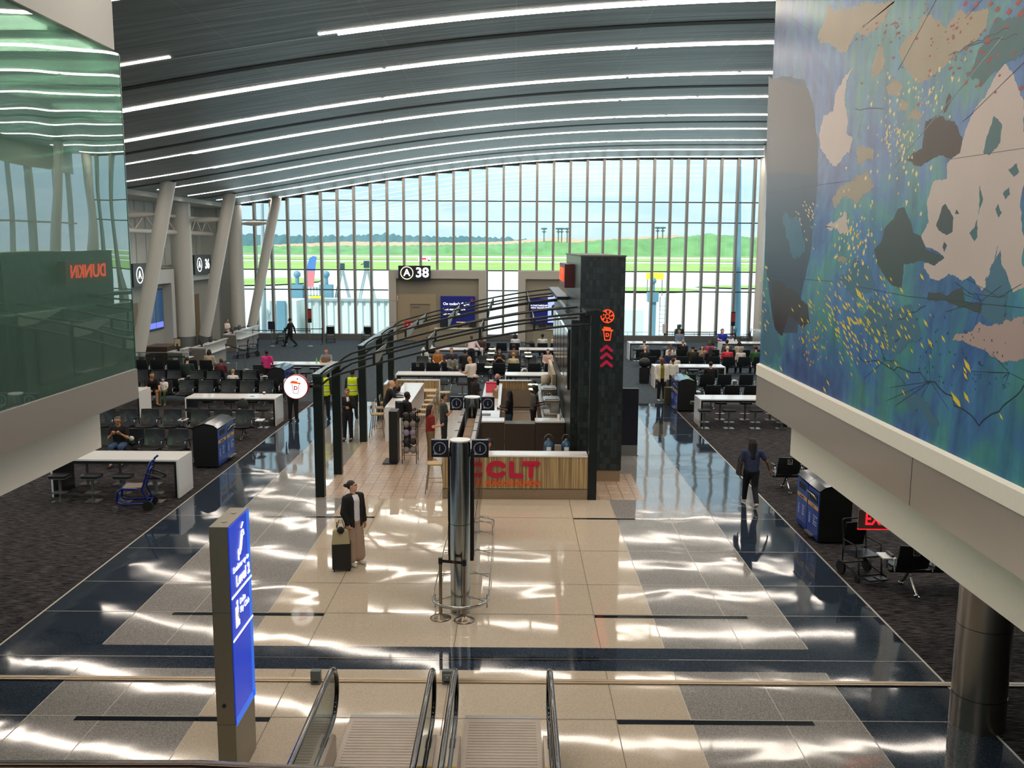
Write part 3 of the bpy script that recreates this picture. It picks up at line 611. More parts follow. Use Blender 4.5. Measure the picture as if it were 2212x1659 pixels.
# big pale land right
patch(P_, [(2172, 138), (2190, 160), (2212, 220), (2212, 620), (2190, 632), (2178, 600), (2150, 560), (2156, 530), (2140, 610), (2120, 628), (2098, 596), (2078, 608), (2050, 590), (2030, 606), (2010, 602), (1996, 580), (1996, 570), (2020, 574), (2040, 558), (2020, 540), (1998, 530), (1990, 510), (2006, 480), (2002, 440), (2015, 395), (2046, 385), (2046, 355), (2074, 330), (2084, 290), (2096, 255), (2110, 230), (2128, 210), (2150, 165)], 0, 3, .14, 20)
patch(P_, [(2148, 248), (2165, 270), (2160, 310), (2138, 335), (2124, 330), (2134, 290)], 4, 3, .15, 21)
patch(P_, [(2196, 352), (2202, 372), (2190, 382), (2178, 365)], 4, 2, .15, 22)
patch(P_, [(2180, 405), (2182, 420), (2172, 430), (2166, 418)], 4, 2, .15, 23)
patch(P_, [(2156, 440), (2164, 460), (2158, 470), (2150, 452)], 4, 2, .15, 24)
patch(P_, [(2116, 400), (2124, 430), (2114, 465), (2116, 430)], 4, 2, .15, 25)
patch(P_, [(2112, 468), (2112, 510), (2105, 522), (2094, 502), (2106, 490)], 4, 2, .15, 26)
patch(P_, [(2042, 440), (2052, 455), (2060, 470), (2058, 500), (2046, 508), (2028, 498), (2022, 488), (2030, 465), (2036, 445)], 3, 3, .12, 27)
patch(P_, [(2066, 452), (2072, 462), (2063, 462)], 3, 1, .1, 28)
patch(P_, [(2040, 522), (2046, 530), (2040, 545), (2036, 534)], 8, 1, .1, 29)
patch(P_, [(2078, 620), (2084, 650), (2100, 655), (2128, 660), (2126, 675), (2098, 670), (2050, 655), (2040, 645), (2022, 652), (2002, 648), (2006, 630), (2030, 630), (2045, 640)], 3, 4, .12, 30)
patch(P_, [(2212, 682), (2212, 775), (2170, 782), (2132, 760), (2108, 750), (2080, 735), (2058, 735), (2064, 722), (2100, 715), (2115, 695), (2132, 705), (2160, 695)], 6, 3, .12, 31)
for i, pl in enumerate([[(2130, 600), (2160, 540), (2168, 580), (2180, 620), (2170, 660), (2190, 690), (2150, 700), (2120, 680)], [(1650, 640), (1672, 700), (1690, 760), (1640, 775)], [(1880, 640), (1960, 660), (1990, 720), (1930, 760), (1860, 700)], [(1850, 560), (1880, 580), (1890, 620), (1840, 640), (1812, 600)], [(1950, 840), (2000, 870), (2030, 920), (1960, 885)], [(1690, 470), (1730, 480), (1740, 540), (1715, 560)], [(2150, 40), (2212, 20), (2212, 110), (2160, 150), (2120, 180), (2090, 160)]]):
    patch(P_, pl, 7 if i < 6 else 4, 4, .25, 40+i)
P_.build('painted_shapes', pm, mur)
# shards
YEL = mat('mural_yellow', 'e8cf3e', .35); CREAM = mat('mural_butter', 'e9d898', .35); RDD = mat('mural_red', '9c3a2a', .4); ORG = mat('mural_orange', 'c79a38', .38)
S_ = MB(); R = random.Random(5)
def shard(px, py, s, kind, mi):
    y0, z0 = onw(px, py); k_ = y0/XM*(.62 if kind == 'dia' else .8); LAYER[0] += .000001; x = -LAYER[0]-.0004; w = s*px_m(px, py)
    if kind == 'dia': P = [(w*.9, w*.7), (w*.15, w*.1), (-w*.9, -w*.7), (-w*.15, -w*.1)]
    elif kind == 'red': P = [(w*.7, 0), (0, w*.6), (-w*.7, 0), (0, -w*.6)]
    else:
        a0 = R.uniform(0, 6.3); n = R.choice((3, 3, 4)); P = [(w*R.uniform(.45, .95)*math.cos(a0+6.283*i/n)*.55, w*R.uniform(.5, 1)*math.sin(a0+6.283*i/n)) for i in range(n)]
    if kind == 'dia': P = [(w*.85, w*.75), (w*.3, -w*.2), (-w*.85, -w*.75), (-w*.3, w*.2)]
    S_.add([(x, y0+a*k_, z0+b2) for a, b2 in P], [tuple(range(len(P)))], mi)
def px_m(px, py):
    y, z = onw(px, py); return y/FPX
for px, py, s in [(2030, 150, 9), (2052, 135, 9), (2085, 128, 9), (2058, 172, 13), (2072, 172, 8), (2012, 160, 7), (1918, 158, 5), (1922, 168, 9), (1896, 178, 7), (1876, 207, 7), (1883, 226, 11), (1912, 213, 5), (1922, 220, 9), (1938, 216, 8), (1965, 195, 9), (1978, 190, 7), (1985, 212, 8), (2008, 200, 10), (2016, 190, 7), (2034, 195, 8), (2022, 210, 9), (2006, 220, 6), (2024, 222, 8), (2035, 233, 8), (1995, 243, 8), (2018, 238, 7), (2052, 252, 7), (1923, 240, 10), (1932, 247, 8), (1904, 262, 8), (1914, 252, 6), (1876, 275, 6), (1984, 272, 8), (1958, 372, 9), (1972, 368, 10), (1980, 375, 10), (1938, 385, 7), (1963, 396, 8), (1984, 398, 8), (1978, 411, 8), (1940, 418, 6), (1958, 438, 11), (1990, 462, 9), (2012, 362, 9), (1828, 363, 7), (1870, 385, 8), (1882, 370, 7), (1896, 370, 8), (1922, 382, 10)]: shard(px, py, s, 'tri', 1)
for i in range(75): shard(R.gauss(1935, 22), R.gauss(308, 28), R.uniform(4, 9), 'tri', 1)
for i in range(30): shard(R.gauss(2000, 28), R.gauss(205, 18), R.uniform(3, 7), 'tri', 1)
for i in range(85): shard(R.gauss(1848, 24), R.gauss(525, 42), R.uniform(4, 9.5), 'tri', R.choice((1, 0, 1)))
for i in range(36): shard(R.gauss(1758, 16), R.gauss(740, 24), R.uniform(4, 8), 'tri', 3)
for i in range(230): shard(min(2010, R.gauss(1845, 62)), min(858, max(600, R.gauss(700, 52))), R.uniform(3, 8.5), 'dia', 0)
for i in range(28): shard(R.gauss(1745, 14), R.gauss(475, 25), R.uniform(3, 5.5), 'dia', 1)
for i in range(22): shard(R.gauss(1652, 5), R.gauss(640, 60), R.uniform(3, 6), 'dia', 1)
for px, py, s in [(1992, 598, 10), (1948, 627, 9), (1910, 604, 5), (1965, 677, 12), (1950, 670, 9), (2000, 698, 11), (2010, 742, 13), (2038, 732, 10), (1942, 720, 11), (1898, 718, 10), (1992, 746, 8), (1970, 758, 7), (2090, 790, 18), (2060, 792, 6), (2086, 812, 11), (2085, 800, 9), (1935, 785, 8), (2062, 860, 17), (2070, 868, 14), (2070, 873, 8), (2163, 900, 9), (1960, 812, 8), (2010, 770, 6), (1952, 848, 8), (2088, 858, 15), (1856, 635, 17)]: shard(px, py, s, 'dia', 0)
for px, py, s in [(2085, 8, 9), (2110, 8, 9), (2155, 20, 11), (2180, 25, 12), (2205, 30, 13), (2140, 8, 10), (2200, 5, 12), (2133, 88, 14), (2176, 58, 8), (2150, 45, 7), (2120, 112, 7), (2135, 133, 8), (2088, 105, 7), (2103, 148, 6), (2060, 55, 5), (2118, 182, 9), (2086, 178, 8), (1984, 226, 7), (2004, 20, 5), (2190, 115, 8), (2206, 190, 10), (1930, 125, 6), (1862, 180, 5), (1850, 85, 5), (1912, 70, 6), (2140, 125, 7), (2156, 118, 7), (2052, 148, 6)]: shard(px, py, s, 'red', 2)
for i in range(60): shard(R.gauss(2070, 45), R.gauss(110, 45), R.uniform(2, 6), 'red', 2)
for i in range(40): shard(R.gauss(1930, 45), R.gauss(70, 35), R.uniform(2, 5), 'red', 2)
S_.build('painted_shards', [YEL, CREAM, RDD, ORG], mur)
# fine drawn lines
L_ = MB()
def dline(pts, w, mi):
    LAYER[0] += .00001
    Q = [onw(*p) for p in pts]; x = -LAYER[0]-.0005
    for (a, b1), (c, d) in zip(Q, Q[1:]):
        v = Vector((c-a, d-b1)); n = Vector((-v.y, v.x)).normalized()*w
        L_.add([(x, a+n.x, b1+n.y), (x, c+n.x, d+n.y), (x, c-n.x, d-n.y), (x, a-n.x, b1-n.y)], [(0, 1, 2, 3)], mi)
def wig(a, c, n, amp, seed):
    q = random.Random(seed); return [(a[0]+(c[0]-a[0])*i/n+(q.uniform(-amp, amp) if 0 < i < n else 0), a[1]+(c[1]-a[1])*i/n+(q.uniform(-amp, amp) if 0 < i < n else 0)) for i in range(n+1)]
dline([(2022, 0), (1940, 152)], .004, 0); dline([(2120, 0), (2085, 40)], .003, 0); dline([(2165, 80), (2052, 218), (1930, 360)], .004, 1); dline([(1885, 85), (1830, 260)], .002, 1); dline([(1915, 60), (1850, 300)], .002, 1)
dline([(2212, 135), (2095, 250), (2080, 262)], .003, 0); dline([(2046, 345), (2212, 320)], .002, 0); dline([(1660, 418), (1800, 395), (1850, 388)], .002, 0); dline([(1652, 595), (1732, 603), (1800, 608)], .0025, 0); dline([(1732, 603), (1730, 660)], .002, 0); dline([(1736, 400), (1734, 560)], .002, 0); dline([(1762, 150), (1757, 260)], .002, 0)
dline([(1850, 618), (1960, 640), (2212, 665)], .0025, 0); dline(wig((1855, 770), (2020, 825), 9, 9, 1), .0045, 0); dline(wig((1940, 690), (2000, 660), 5, 4, 2), .003, 0); dline(wig((2020, 825), (2115, 920), 8, 6, 3), .006, 0); dline(wig((2115, 920), (2175, 870), 6, 4, 4), .006, 0); dline(wig((2175, 870), (2212, 832), 4, 4, 5), .005, 0)
hub = [(2120, 650), (2180, 805), (2010, 824), (1912, 778), (2158, 642)]
for a in hub:
    for i in range(6): dline([a, (a[0]+R.uniform(-95, 60), a[1]+R.uniform(-45, 60))], .002, 0)
for i in range(8): dline([(1690+i*6, 770-i*3), (1740+i*7, 655-i*4)], .0015, 1)
dline([(1780, 90), (1700, 30)], .002, 0); dline(wig((1848, 235), (1910, 235), 6, 3, 8), .004, 0); dline(wig((2050, 120), (2180, 60), 9, 8, 9), .003, 0); dline(wig((2090, 100), (2200, 75), 8, 5, 10), .003, 0)
for i in range(120):
    px, py = R.uniform(1900, 2180), R.gauss(770, 60)
    if py > 900-(2212-px)*.35 or py < 640: continue
    dline([(px, py), (px+R.uniform(-1, 1), py+R.uniform(2, 5))], .006, 0)
L_.build('drawn_lines', [mat('mural_ink', '1c3340', .4), mat('mural_chalk', '93a8ac', .4)], mur)
for i, y_ in enumerate((1.0, 3.0, 5.0, 7.0, 8.8, 10.4, 11.8, 13.1)):  # unseen lamps added to brighten the lounge behind the glass
    b = MB(); b.box(-9.0, y_-.25, 8.74, -5.85, y_+.25, 8.79); tag(b.build('lounge_fill_light', mat('lounge_fill', 'ffffff', .5, emit=22, ecol='fff2e0')), f'added flat fill light inside the glass-walled lounge, {ORD[i]} from the viewer', 'ceiling light', 'added lounge fill lights')
# ================================================================ OUTSIDE
GZ = -4.6
def ground(name, z, pts, m, label=None):
    b = MB(); b.add([(x, y, z) for x, y in pts], [tuple(range(len(pts)))]); o = b.build(name, m); return tag(o, kind='structure')
def yy(py): return fp(1106, py, GZ)[1]
APR = mat('apron_concrete', 'dcdcd6', .8, noise=.08, nscale=.05); GRS = mat('field_grass', '9db55e', .95, noise=.25, nscale=.03); RWY = mat('runway_pale', 'dcdcd2', .8); DRT = mat('red_dirt', 'c9a284', .95, noise=.2, nscale=.02)
X0 = 900
def band(name, p0, p1, m, dz=0.): y0, y1 = yy(p0), yy(p1); return ground(name, GZ+dz, [(-X0, y0), (X0, y0), (X0, y1), (-X0, y1)], m)
ground('floor_apron', GZ-.3, [(-X0, 61.5), (X0, 61.5), (X0, 3000), (-X0, 3000)], APR)
band('floor_grass', 584, 567, GRS, .0); band('floor_grass', 563, 557, GRS, .02); band('floor_grass', 553, 546, GRS, .04)
for k, (cx, cy, w, h) in enumerate(((30, 240, 18, 14), (-75, 280, 16, 30), (70, 260, 20, 10))):
    ground('floor_grass', GZ+.05, [(cx+w*math.cos(i/12*6.283), cy+h*math.sin(i/12*6.283)) for i in range(12)], GRS)
# scrub bank and tree line
def ridge(name, y, d, px_pts, zlow, m, label, cat, rough_=2.0, seed=3, n=240):
    """bank whose skyline passes through the given (px, py) points at distance y"""
    R = random.Random(seed); pp = sorted(px_pts); xs_ = []; b = MB()
    for i in range(n+1):
        px = pp[0][0]+(pp[-1][0]-pp[0][0])*i/n
        for a, c in zip(pp, pp[1:]):
            if a[0] <= px <= c[0]: py = a[1]+(c[1]-a[1])*(px-a[0])/max(1e-6, c[0]-a[0]); break
        q = dp(px, py, y); xs_.append((q[0], q[2]+R.uniform(-1, 1)*rough_))
    K = 6; v = []
    for k in range(K+1):
        f = k/K
        for x, z in xs_: v.append((x, y-d*(1-f)**1.0*.98+R.uniform(-1, 1)*d*.03*(0 < k < K), zlow+(z-zlow)*math.sin(f*PI/2)+R.uniform(-1, 1)*rough_*.5*(0 < k < K)))
    for x, z in xs_: v.append((x, y+d*.6, zlow))
    b.add(v, [(k*(n+1)+i, k*(n+1)+i+1, (k+1)*(n+1)+i+1, (k+1)*(n+1)+i) for k in range(K+1) for i in range(n)], 0, True)
    o = b.build(name, m); tag(o, label, cat); return o
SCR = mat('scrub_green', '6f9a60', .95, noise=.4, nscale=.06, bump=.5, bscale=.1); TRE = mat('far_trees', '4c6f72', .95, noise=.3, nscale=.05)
ridge('scrub_bank', 1250, 60, [(480, 532), (640, 532), (900, 530), (1100, 527), (1180, 520), (1240, 524), (1300, 518), (1450, 514), (1530, 505), (1560, 507), (1620, 513), (1700, 515)], GZ, SCR, 'green scrub-covered bank beyond the runway', 'bank', .9).__setitem__('kind', 'stuff')
ridge('dirt_mound', 1335, 40, [(480, 536), (600, 528), (700, 524), (760, 522), (900, 523), (1000, 524), (1100, 521), (1150, 517), (1215, 513), (1240, 516), (1300, 517), (1400, 511), (1450, 508), (1490, 510), (1560, 515), (1700, 508)], GZ, DRT, 'bare orange dirt mound behind the green scrub bank', 'mound', .5)
ridge('tree_line', 1500, 60, [(480, 512), (540, 505), (600, 507), (660, 509), (760, 508), (830, 505), (880, 509), (940, 511), (1010, 511), (1100, 514), (1140, 518), (1700, 522)], GZ, TRE, 'dark blue-green line of far trees on the horizon, left of the tiled tower', 'trees', 2.2, 9).__setitem__('kind', 'stuff')
for i, px in enumerate((1175, 1206, 1213, 1225, 1420, 1431)):
    q = dp(px, 522, 1240); t_ = thing('tall_pine', f'tall thin flat-topped tree on the horizon, {ORD[i]} from the left of the six', 'tree', (q[0], 1240, GZ), 0, 'thin tall trees on the horizon')
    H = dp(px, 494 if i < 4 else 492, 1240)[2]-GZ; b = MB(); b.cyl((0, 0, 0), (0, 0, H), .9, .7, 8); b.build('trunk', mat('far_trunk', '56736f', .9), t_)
    b = MB(); b.ball((0, 0, H), 3.4, 10, sc=(1.3, 1, .4)); b.ball((0, 0, H-4), 2.4, 10, sc=(1.2, 1, .4)); b.build('crown', TRE, t_)
q = dp(1415, 596, 215); t_ = thing('taxiway_sign', 'small yellow taxiway sign standing in the grass outside', 'sign', (q[0], 215, q[2]-.8)); b = MB(); b.box(-2, 0, 0, 2, .3, 1.5); b.build('panel', mat('sign_yellow', 'e8cf28', .5), t_); b = MB(); b.box(-1.8, 0, -6, -1.6, .2, 0); b.box(1.6, 0, -6, 1.8, .2, 0); b.build('post', GREYM, t_)
# runway hold bars, service truck
q = dp(918, 558, 700); t_ = thing('service_truck', 'tiny white and red airport truck far out on the airfield', 'truck', (q[0], 700, q[2]-2.2))
b = MB(); b.box(-5, -1, .6, 2, 1, 4); b.box(2.2, -1, .6, 4.5, 1, 3); b.build('body', OFFW, t_, bevel=.2); b = MB(); b.box(-4, -1.05, 1.2, 1, -.98, 2.4); b.build('red_stripe', LRED, t_)
b = MB()
for x in (-3.5, 3): b.cyl((x, -1.1, .6), (x, 1.1, .6), .6, n=12)
b.build('wheel', RUB, t_)
JW = mat('bridge_white', 'e3ece8', .6); JT = mat('bridge_teal', '6b97a8', .5); JG = mat('bridge_grey', 'a9b6b8', .5)
# ---- jet bridges
def corr(mb, x0, x1, y0, z0, z1, pitch, dep, mi=0):
    x = x0
    while x < x1:
        mb.add([(x, y0, z0), (x+pitch*.5, y0, z0), (x+pitch*.5, y0, z1), (x, y0, z1)], [(0, 1, 2, 3)], mi)
        mb.add([(x+pitch*.5, y0, z0), (x+pitch*.62, y0+dep, z0), (x+pitch*.62, y0+dep, z1), (x+pitch*.5, y0, z1)], [(0, 1, 2, 3)], mi)
        mb.add([(x+pitch*.62, y0+dep, z0), (x+pitch*.9, y0+dep, z0), (x+pitch*.9, y0+dep, z1), (x+pitch*.62, y0+dep, z1)], [(0, 1, 2, 3)], mi)
        mb.add([(x+pitch*.9, y0+dep, z0), (x+pitch, y0, z0), (x+pitch, y0, z1), (x+pitch*.9, y0+dep, z1)], [(0, 1, 2, 3)], mi); x += pitch
a = dp(664, 648, 70); c = dp(842, 655, 70)
t_ = thing('jet_bridge', 'white corrugated jet bridge outside the windows, left of the A38 portal', 'jet bridge', (0, 0, 0))
b = MB(); corr(b, a[0], c[0], 70, -1.2, a[2], .55, .14); b.add([(a[0], 70, a[2]), (c[0], 70, a[2]), (c[0], 73.2, a[2]), (a[0], 73.2, a[2])], [(0, 1, 2, 3)]); b.box(a[0], 70.2, -1.2, c[0], 73.2, a[2]-.05); b.build('tunnel', JW, t_)
b = MB(); b.box(a[0], 69.9, a[2]-.05, c[0], 70.05, a[2]+.12); b.box(a[0], 69.9, -1.3, c[0], 70.1, -1.1); b.build('roof_rail', JG, t_)
for i, px in enumerate((640, 703)):
    q = dp(px, 604, 74); b = MB(); b.box(q[0]-.28, 74, GZ, q[0]+.28, 74.6, q[2]-1.0); b.box(q[0]-.5, 73.9, q[2]-1.6, q[0]+.5, 74.7, q[2]-.4); b.cyl((q[0], 74.3, q[2]-.4), (q[0], 74.3, q[2]+.3), .16); b.ball((q[0], 74.3, q[2]+.4), .3, 10); b.build('lift_post', JT, t_)
b = MB(); p0, p1 = dp(645, 622, 74.4), dp(698, 622, 74.4)
for z in (p0[2], p0[2]-.6, p0[2]-1.4): b.box(p0[0], 74.3, z-.04, p1[0], 74.4, z+.04)
for i in range(9): x = p0[0]+(p1[0]-p0[0])*i/8; b.box(x-.03, 74.3, p0[2]-1.6, x+.03, 74.4, p0[2]+.1)
b.build('roof_railing', JG, t_)
b = MB(); q = dp(670, 643, 71); b.box(q[0], 71, q[2]-.12, q[0]+.85, 71.4, q[2]+.12); b.build('yellow_box', mat('sign_yellow', 'e8cf28', .5), t_)
# rotunda and stair at far left
t_ = thing('jet_bridge_cab', 'white cab with a blue striped panel at the left end of the jet bridge', 'jet bridge cab', (0, 0, 0))
a = dp(560, 725, 69); c = dp(640, 650, 69); b = MB(); b.box(a[0], 69, a[2]-1, c[0], 72.5, c[2]); b.build('housing', JW, t_)
p = dp(597, 650, 68.8); q = dp(617, 715, 68.8); b = MB(); b.box(p[0], 68.8, q[2]-1, q[0], 69, p[2]); b.box(p[0]-.5, 68.8, q[2]-1, p[0]-.2, 69, p[2], 1); b.build('blue_panel', [JT, JG], t_)
b = MB(); p = dp(563, 655, 68.7); q = dp(585, 720, 68.7)
for i in range(6): b.tube([(p[0]+i*.12, 68.7, p[2]-.1*i), (q[0]-.1*i, 68.7, q[2])], .04, 6)
b.build('stair_rails', JG, t_)
# tilted light towers
def mast(px, py0, py1, Y, splay, label):
    top = dp(px, py0, Y); t_ = thing('floodlight_tower', label, 'floodlight', (top[0], Y, GZ)); z = top[2]-GZ; s2 = splay
    for dx in (-1, 1):
        b = MB(); b.tube([(0, 0, z-.4), (dx*s2, 0, 0)], .07, 8); b.tube([(.12*dx, 0, z-.4), (dx*(s2+.22), 0, 0)], .05, 8); b.build('strut', JG, t_)
    b = MB(); b.box(-.22, -.12, z-.35, .2, .12, z+.2); b.tube([(-.45, 0, z-.1), (.1, 0, z+.1)], .04, 6); b.build('lamp_head', mat('lamp_dark', '2f4a4c', .5), t_, bevel=.03)
mast(739, 574, 720, 75, 1.9, 'slim outdoor floodlight tower with splayed legs, the left one behind the windows'); mast(792, 569, 720, 72, 2.0, 'slim outdoor floodlight tower with splayed legs, just left of the A38 portal')
# tail of an aircraft
a = dp(672, 553, 120); c = dp(668, 620, 120); t_ = thing('aircraft_tail', 'blue and red winglet of a parked aircraft behind the jet bridge', 'aircraft tail', (c[0], 120, c[2]))
h = a[2]-c[2]; w = .9; b = MB(); b.prism([(-.8, 0), (.5, 0), (.75, h*.52), (-.35, h*.52)], lambda u, v, d: (u, d, v), 0, .3, 1); b.prism([(-.35, h*.52), (.75, h*.52), (1.0, h*.98), (.55, h), (.1, h*.93)], lambda u, v, d: (u, d, v), 0, .3, 0); b.build('fin', [mat('fin_blue', '4a78b8', .5), mat('fin_red', 'd8757a', .5)], t_)
# right side lift and pole
q = dp(1411, 607, 72); t_ = thing('jet_bridge_lift', 'teal lift post with ladder and railed platform outside the right windows', 'jet bridge', (q[0], 72, GZ)); z = q[2]-GZ
b = MB(); b.box(-.25, -.25, 0, .25, .25, z-.9); b.box(-.4, -.4, z-1.6, .4, .4, z-.8); b.cyl((0, 0, z-.8), (0, 0, z-.2), .14); b.ball((0, 0, z), .26, 10); b.build('post', JT, t_)
b = MB(); b.box(.55, -.03, 1.2, .6, .03, z-1.2); b.box(.95, -.03, 1.2, 1.0, .03, z-1.2)
for i in range(16): b.box(.55, -.03, 1.4+i*.32, 1.0, .03, 1.44+i*.32)
b.build('ladder', JG, t_)
b = MB()
for zz in (z-4.0, z-4.5): b.box(-2.6, 0, zz, -.3, .05, zz+.05); b.box(1.0, 0, zz, 4.5, .05, zz+.05)
for x in (-2.6, -1.9, -1.2, 1.6, 2.4, 3.3, 4.5): b.box(x, 0, z-5.6, x+.05, .05, z-4.0)
b.box(-2.6, -.6, z-5.7, 4.6, .6, z-5.6); b.build('platform_railing', JG, t_)
b = MB(); b.box(-4.6, .5, 2.6, -.6, 2.8, z-2.3); b.build('canopy', JW, t_)
q = dp(1594, 690, 66); p = dp(1590, 430, 66); t_ = thing('light_pole', 'slim teal pole standing outside the windows near the right end', 'pole', (q[0], 66, GZ)); b = MB(); b.tube([(0, 0, 0), (q[0]-q[0], 0, 5), (p[0]-q[0], 0, p[2]-GZ+6)], [.26, .24, .12], 12); b.build('shaft', JT, t_)
q = dp(562, 520, 66); t_ = thing('light_pole', 'slim grey pole standing outside the windows near the left end', 'pole', (q[0], 66, GZ)); b = MB(); b.tube([(0, 0, 0), (.15, 0, 9), (.25, 0, 16)], [.2, .16, .1], 12); b.build('shaft', JG, t_)
# ================================================================ TABLES, STOOLS
_b = MB()
_b.box(0, 0, .91, 3.1, .98, .95); _b.box(0, 0, 0, .045, .98, .91); _b.box(3.055, 0, 0, 3.1, .98, .91)
ME_T = _b.build('table_shell', WHT)
_b = MB(); _b.box(.05, .02, .84, 3.05, .96, .905); _b.box(.045, .0, .0, .10, .98, .9); _b.box(3.0, .0, 0, 3.055, .98, .9); ME_T2 = _b.build('table_lining', BLK)
for o in (ME_T, ME_T2): bpy.data.objects.remove(o)
ME_T = bpy.data.meshes['table_shell']; ME_T2 = bpy.data.meshes['table_lining']
def ob(name, me, parent, loc=(0, 0, 0), rz=0, sc=None):
    o = bpy.data.objects.new(name, me); COL.objects.link(o); o.parent = parent; o.location = loc; o.rotation_euler = (0, 0, rz)
    if sc: o.scale = sc
    return o
def mesh_of(mb, name, mats, bevel=0):
    o = mb.build(name, mats); me = o.data; bpy.data.objects.remove(o); return me
m = MB(); m.box(-.17, -.17, 0, .17, .17, .012); S_BASE = mesh_of(m, 'base_plate', STEEL)
m = MB(); m.cyl((0, 0, .01), (0, 0, .58), .038, n=14); S_POST = mesh_of(m, 'post', GREYM)
def rbox(mb, w, d, z0, z1, r=.05, mi=0, n=4):
    P = []
    for cx, cy, a in ((w-r, d-r, 0), (-w+r, d-r, 1), (-w+r, -d+r, 2), (w-r, -d+r, 3)):
        for i in range(n+1): t = (a+i/n)*PI/2; P.append((cx+r*math.cos(t), cy+r*math.sin(t)))
    mb.prism(P, lambda u, v, d_: (u, v, d_), z0, z1, mi)
m = MB(); rbox(m, .21, .19, .59, .65, .07); S_SEAT = mesh_of(m, 'seat', [SEATM])
m = MB(); rbox(m, .215, .195, .575, .592, .07); S_PAN = mesh_of(m, 'seat_pan', GREYM)
m = MB(); rbox(m, .17, .11, .20, .225, .05); S_FOOT = mesh_of(m, 'footrest', GREYM)
def stool(x, y, label, group):
    t_ = thing('backless_stool', label, 'stool', (x, y, 0), 0, group)
    ob('base_plate', S_BASE, t_); ob('post', S_POST, t_); s_ = ob('seat', S_SEAT, t_); ob('seat_pan', S_PAN, s_); ob('footrest', S_FOOT, t_)
    return t_
def table(x0, y0, where, short, stools=((), ()), L=3.1, group=None):
    t_ = thing('high_table', f'long white counter-height table with solid ends {where}', 'table', (x0, y0, 0), 0, 'long white work tables')
    o = ob('table_top', ME_T, t_); o['label'] = 'white top and end panels'; ob('black_lining', ME_T2, t_)
    if L != 3.1:
        for o in t_.children: o.scale = (L/3.1, 1, 1)
    for side, xs_ in zip((-.32, 1.32), stools):
        for i, x in enumerate(xs_):
            stool(x, y0+side, f'{"near" if side < 0 else "far"}-side black stool, {ORD[i]} from left, at the white table {short}', f'stools at the white table {short}')
    return t_
sx4 = lambda x0: [x0+.37+i*.79 for i in range(4)]
table(-11.22, 21.85, 'beside the blue transport chair', 'by the blue transport chair', ([-10.85, -10.07, -9.32, -8.55], [-10.95, -10.1, -9.25, -8.45]))
table(-11.2, 31.05, 'with the black backpack leaning by it', 'with the black backpack', (sx4(-11.2), sx4(-11.2)))
table(-10.98, 40.2, 'where the person in pink stands', 'of the person in pink', ([-11.1, -9.8, -9.05, -8.3], sx4(-10.98)))
table(-4.82, 37.2, 'behind the wooden partition', 'behind the wooden partition', (sx4(-4.82), []))
table(-.37, 37.2, 'behind the coffee counter', 'behind the coffee counter', (sx4(-.37), []))
table(-4.7, 46.5, 'in the centre back, left of the aisle', 'centre back, left of aisle', (sx4(-4.7), []))
table(.24, 46.7, 'in the centre back, right of the aisle', 'centre back, right of aisle', (sx4(.24), []))
table(6.4, 31.45, 'nearest on the right side', 'nearest on the right', ([6.5, 7.35, 8.25, 9.15], [6.55, 7.4, 8.3, 9.2]))
table(6.15, 40.2, 'behind the middle recycling bin on the right', 'behind the right bin', ([7.3, 8.2], sx4(6.15)))
table(6.27, 50.3, 'at the back right near the window wall', 'at the back right', (sx4(6.27), []))
table(11.35, 50.5, 'where the person in the blue shirt sits', 'of the royal blue shirt', (sx4(11.35), []))
q = fp(305, 902); table(q[0]-3.1, q[1], 'half hidden behind the left steel fascia', 'behind the fascia', ([], []))
# ================================================================ BEAM SEATS
m = MB()
def seatpan(u, v): return ((u-.5)*.58, .02+v*.46, .44-.035*math.sin(v*PI)+.03*(2*abs(u-.5))**2-(.03*max(0, v-.85)/.15))
m.grid(seatpan, 8, 8); m.grid(lambda u, v: (lambda p: (p[0], p[1], p[2]-.045))(seatpan(1-u, v)), 8, 8); SEAT_ME = mesh_of(m, 'seat', SEATM)
def backf(u, v, o=0):
    h = v; x = (u-.5)*(.58-.05*abs(h-.45)); y = -.02-.11*h-.02*math.sin(h*PI)+.05*(2*abs(u-.5))**2+o; return (x, y, .44+.46*h)
m = MB(); m.grid(lambda u, v: backf(1-u, v), 8, 8); m.grid(lambda u, v: backf(u, v, -.035), 8, 8)
# rim
ru = [backf(0, v/8) for v in range(9)]+[backf(u/8, 1) for u in range(9)]+[backf(1, 1-v/8) for v in range(9)]
rv = [backf(0, v/8, -.035) for v in range(9)]+[backf(u/8, 1, -.035) for u in range(9)]+[backf(1, 1-v/8, -.035) for v in range(9)]
m.add(ru+rv, [(i, i+1, i+1+27, i+27) for i in range(26)], 0)
BACK_ME = mesh_of(m, 'backrest', SEATM)
m = MB(); m.tube([(0, -.06, .40), (0, -.02, .60), (0, .05, .63), (0, .30, .63)], .016, 8); m.tube([(0, .30, .63), (0, .34, .60), (0, .30, .42)], .016, 8); m.box(-.03, .04, .635, .03, .32, .665, 1); ARM_ME = mesh_of(m, 'armrest', [CHR, BLK])
m = MB(); m.box(-.12, .0, .60, .12, .34, .625, 0); m.cyl((0, .15, .4), (0, .15, .6), .03, n=10, mi=1); SIDE_ME = mesh_of(m, 'side_table', [WHT, GREYM])
m = MB(); m.tube([(0, .1, .36), (0, -.08, .16), (0, -.28, .03)], .024, 8); m.tube([(0, .1, .36), (0, .28, .14), (0, .42, .03)], .024, 8); m.box(-.035, -.33, 0, .035, -.22, .03); m.box(-.035, .37, 0, .035, .48, .03); LEG_ME = mesh_of(m, 'leg', CHR)
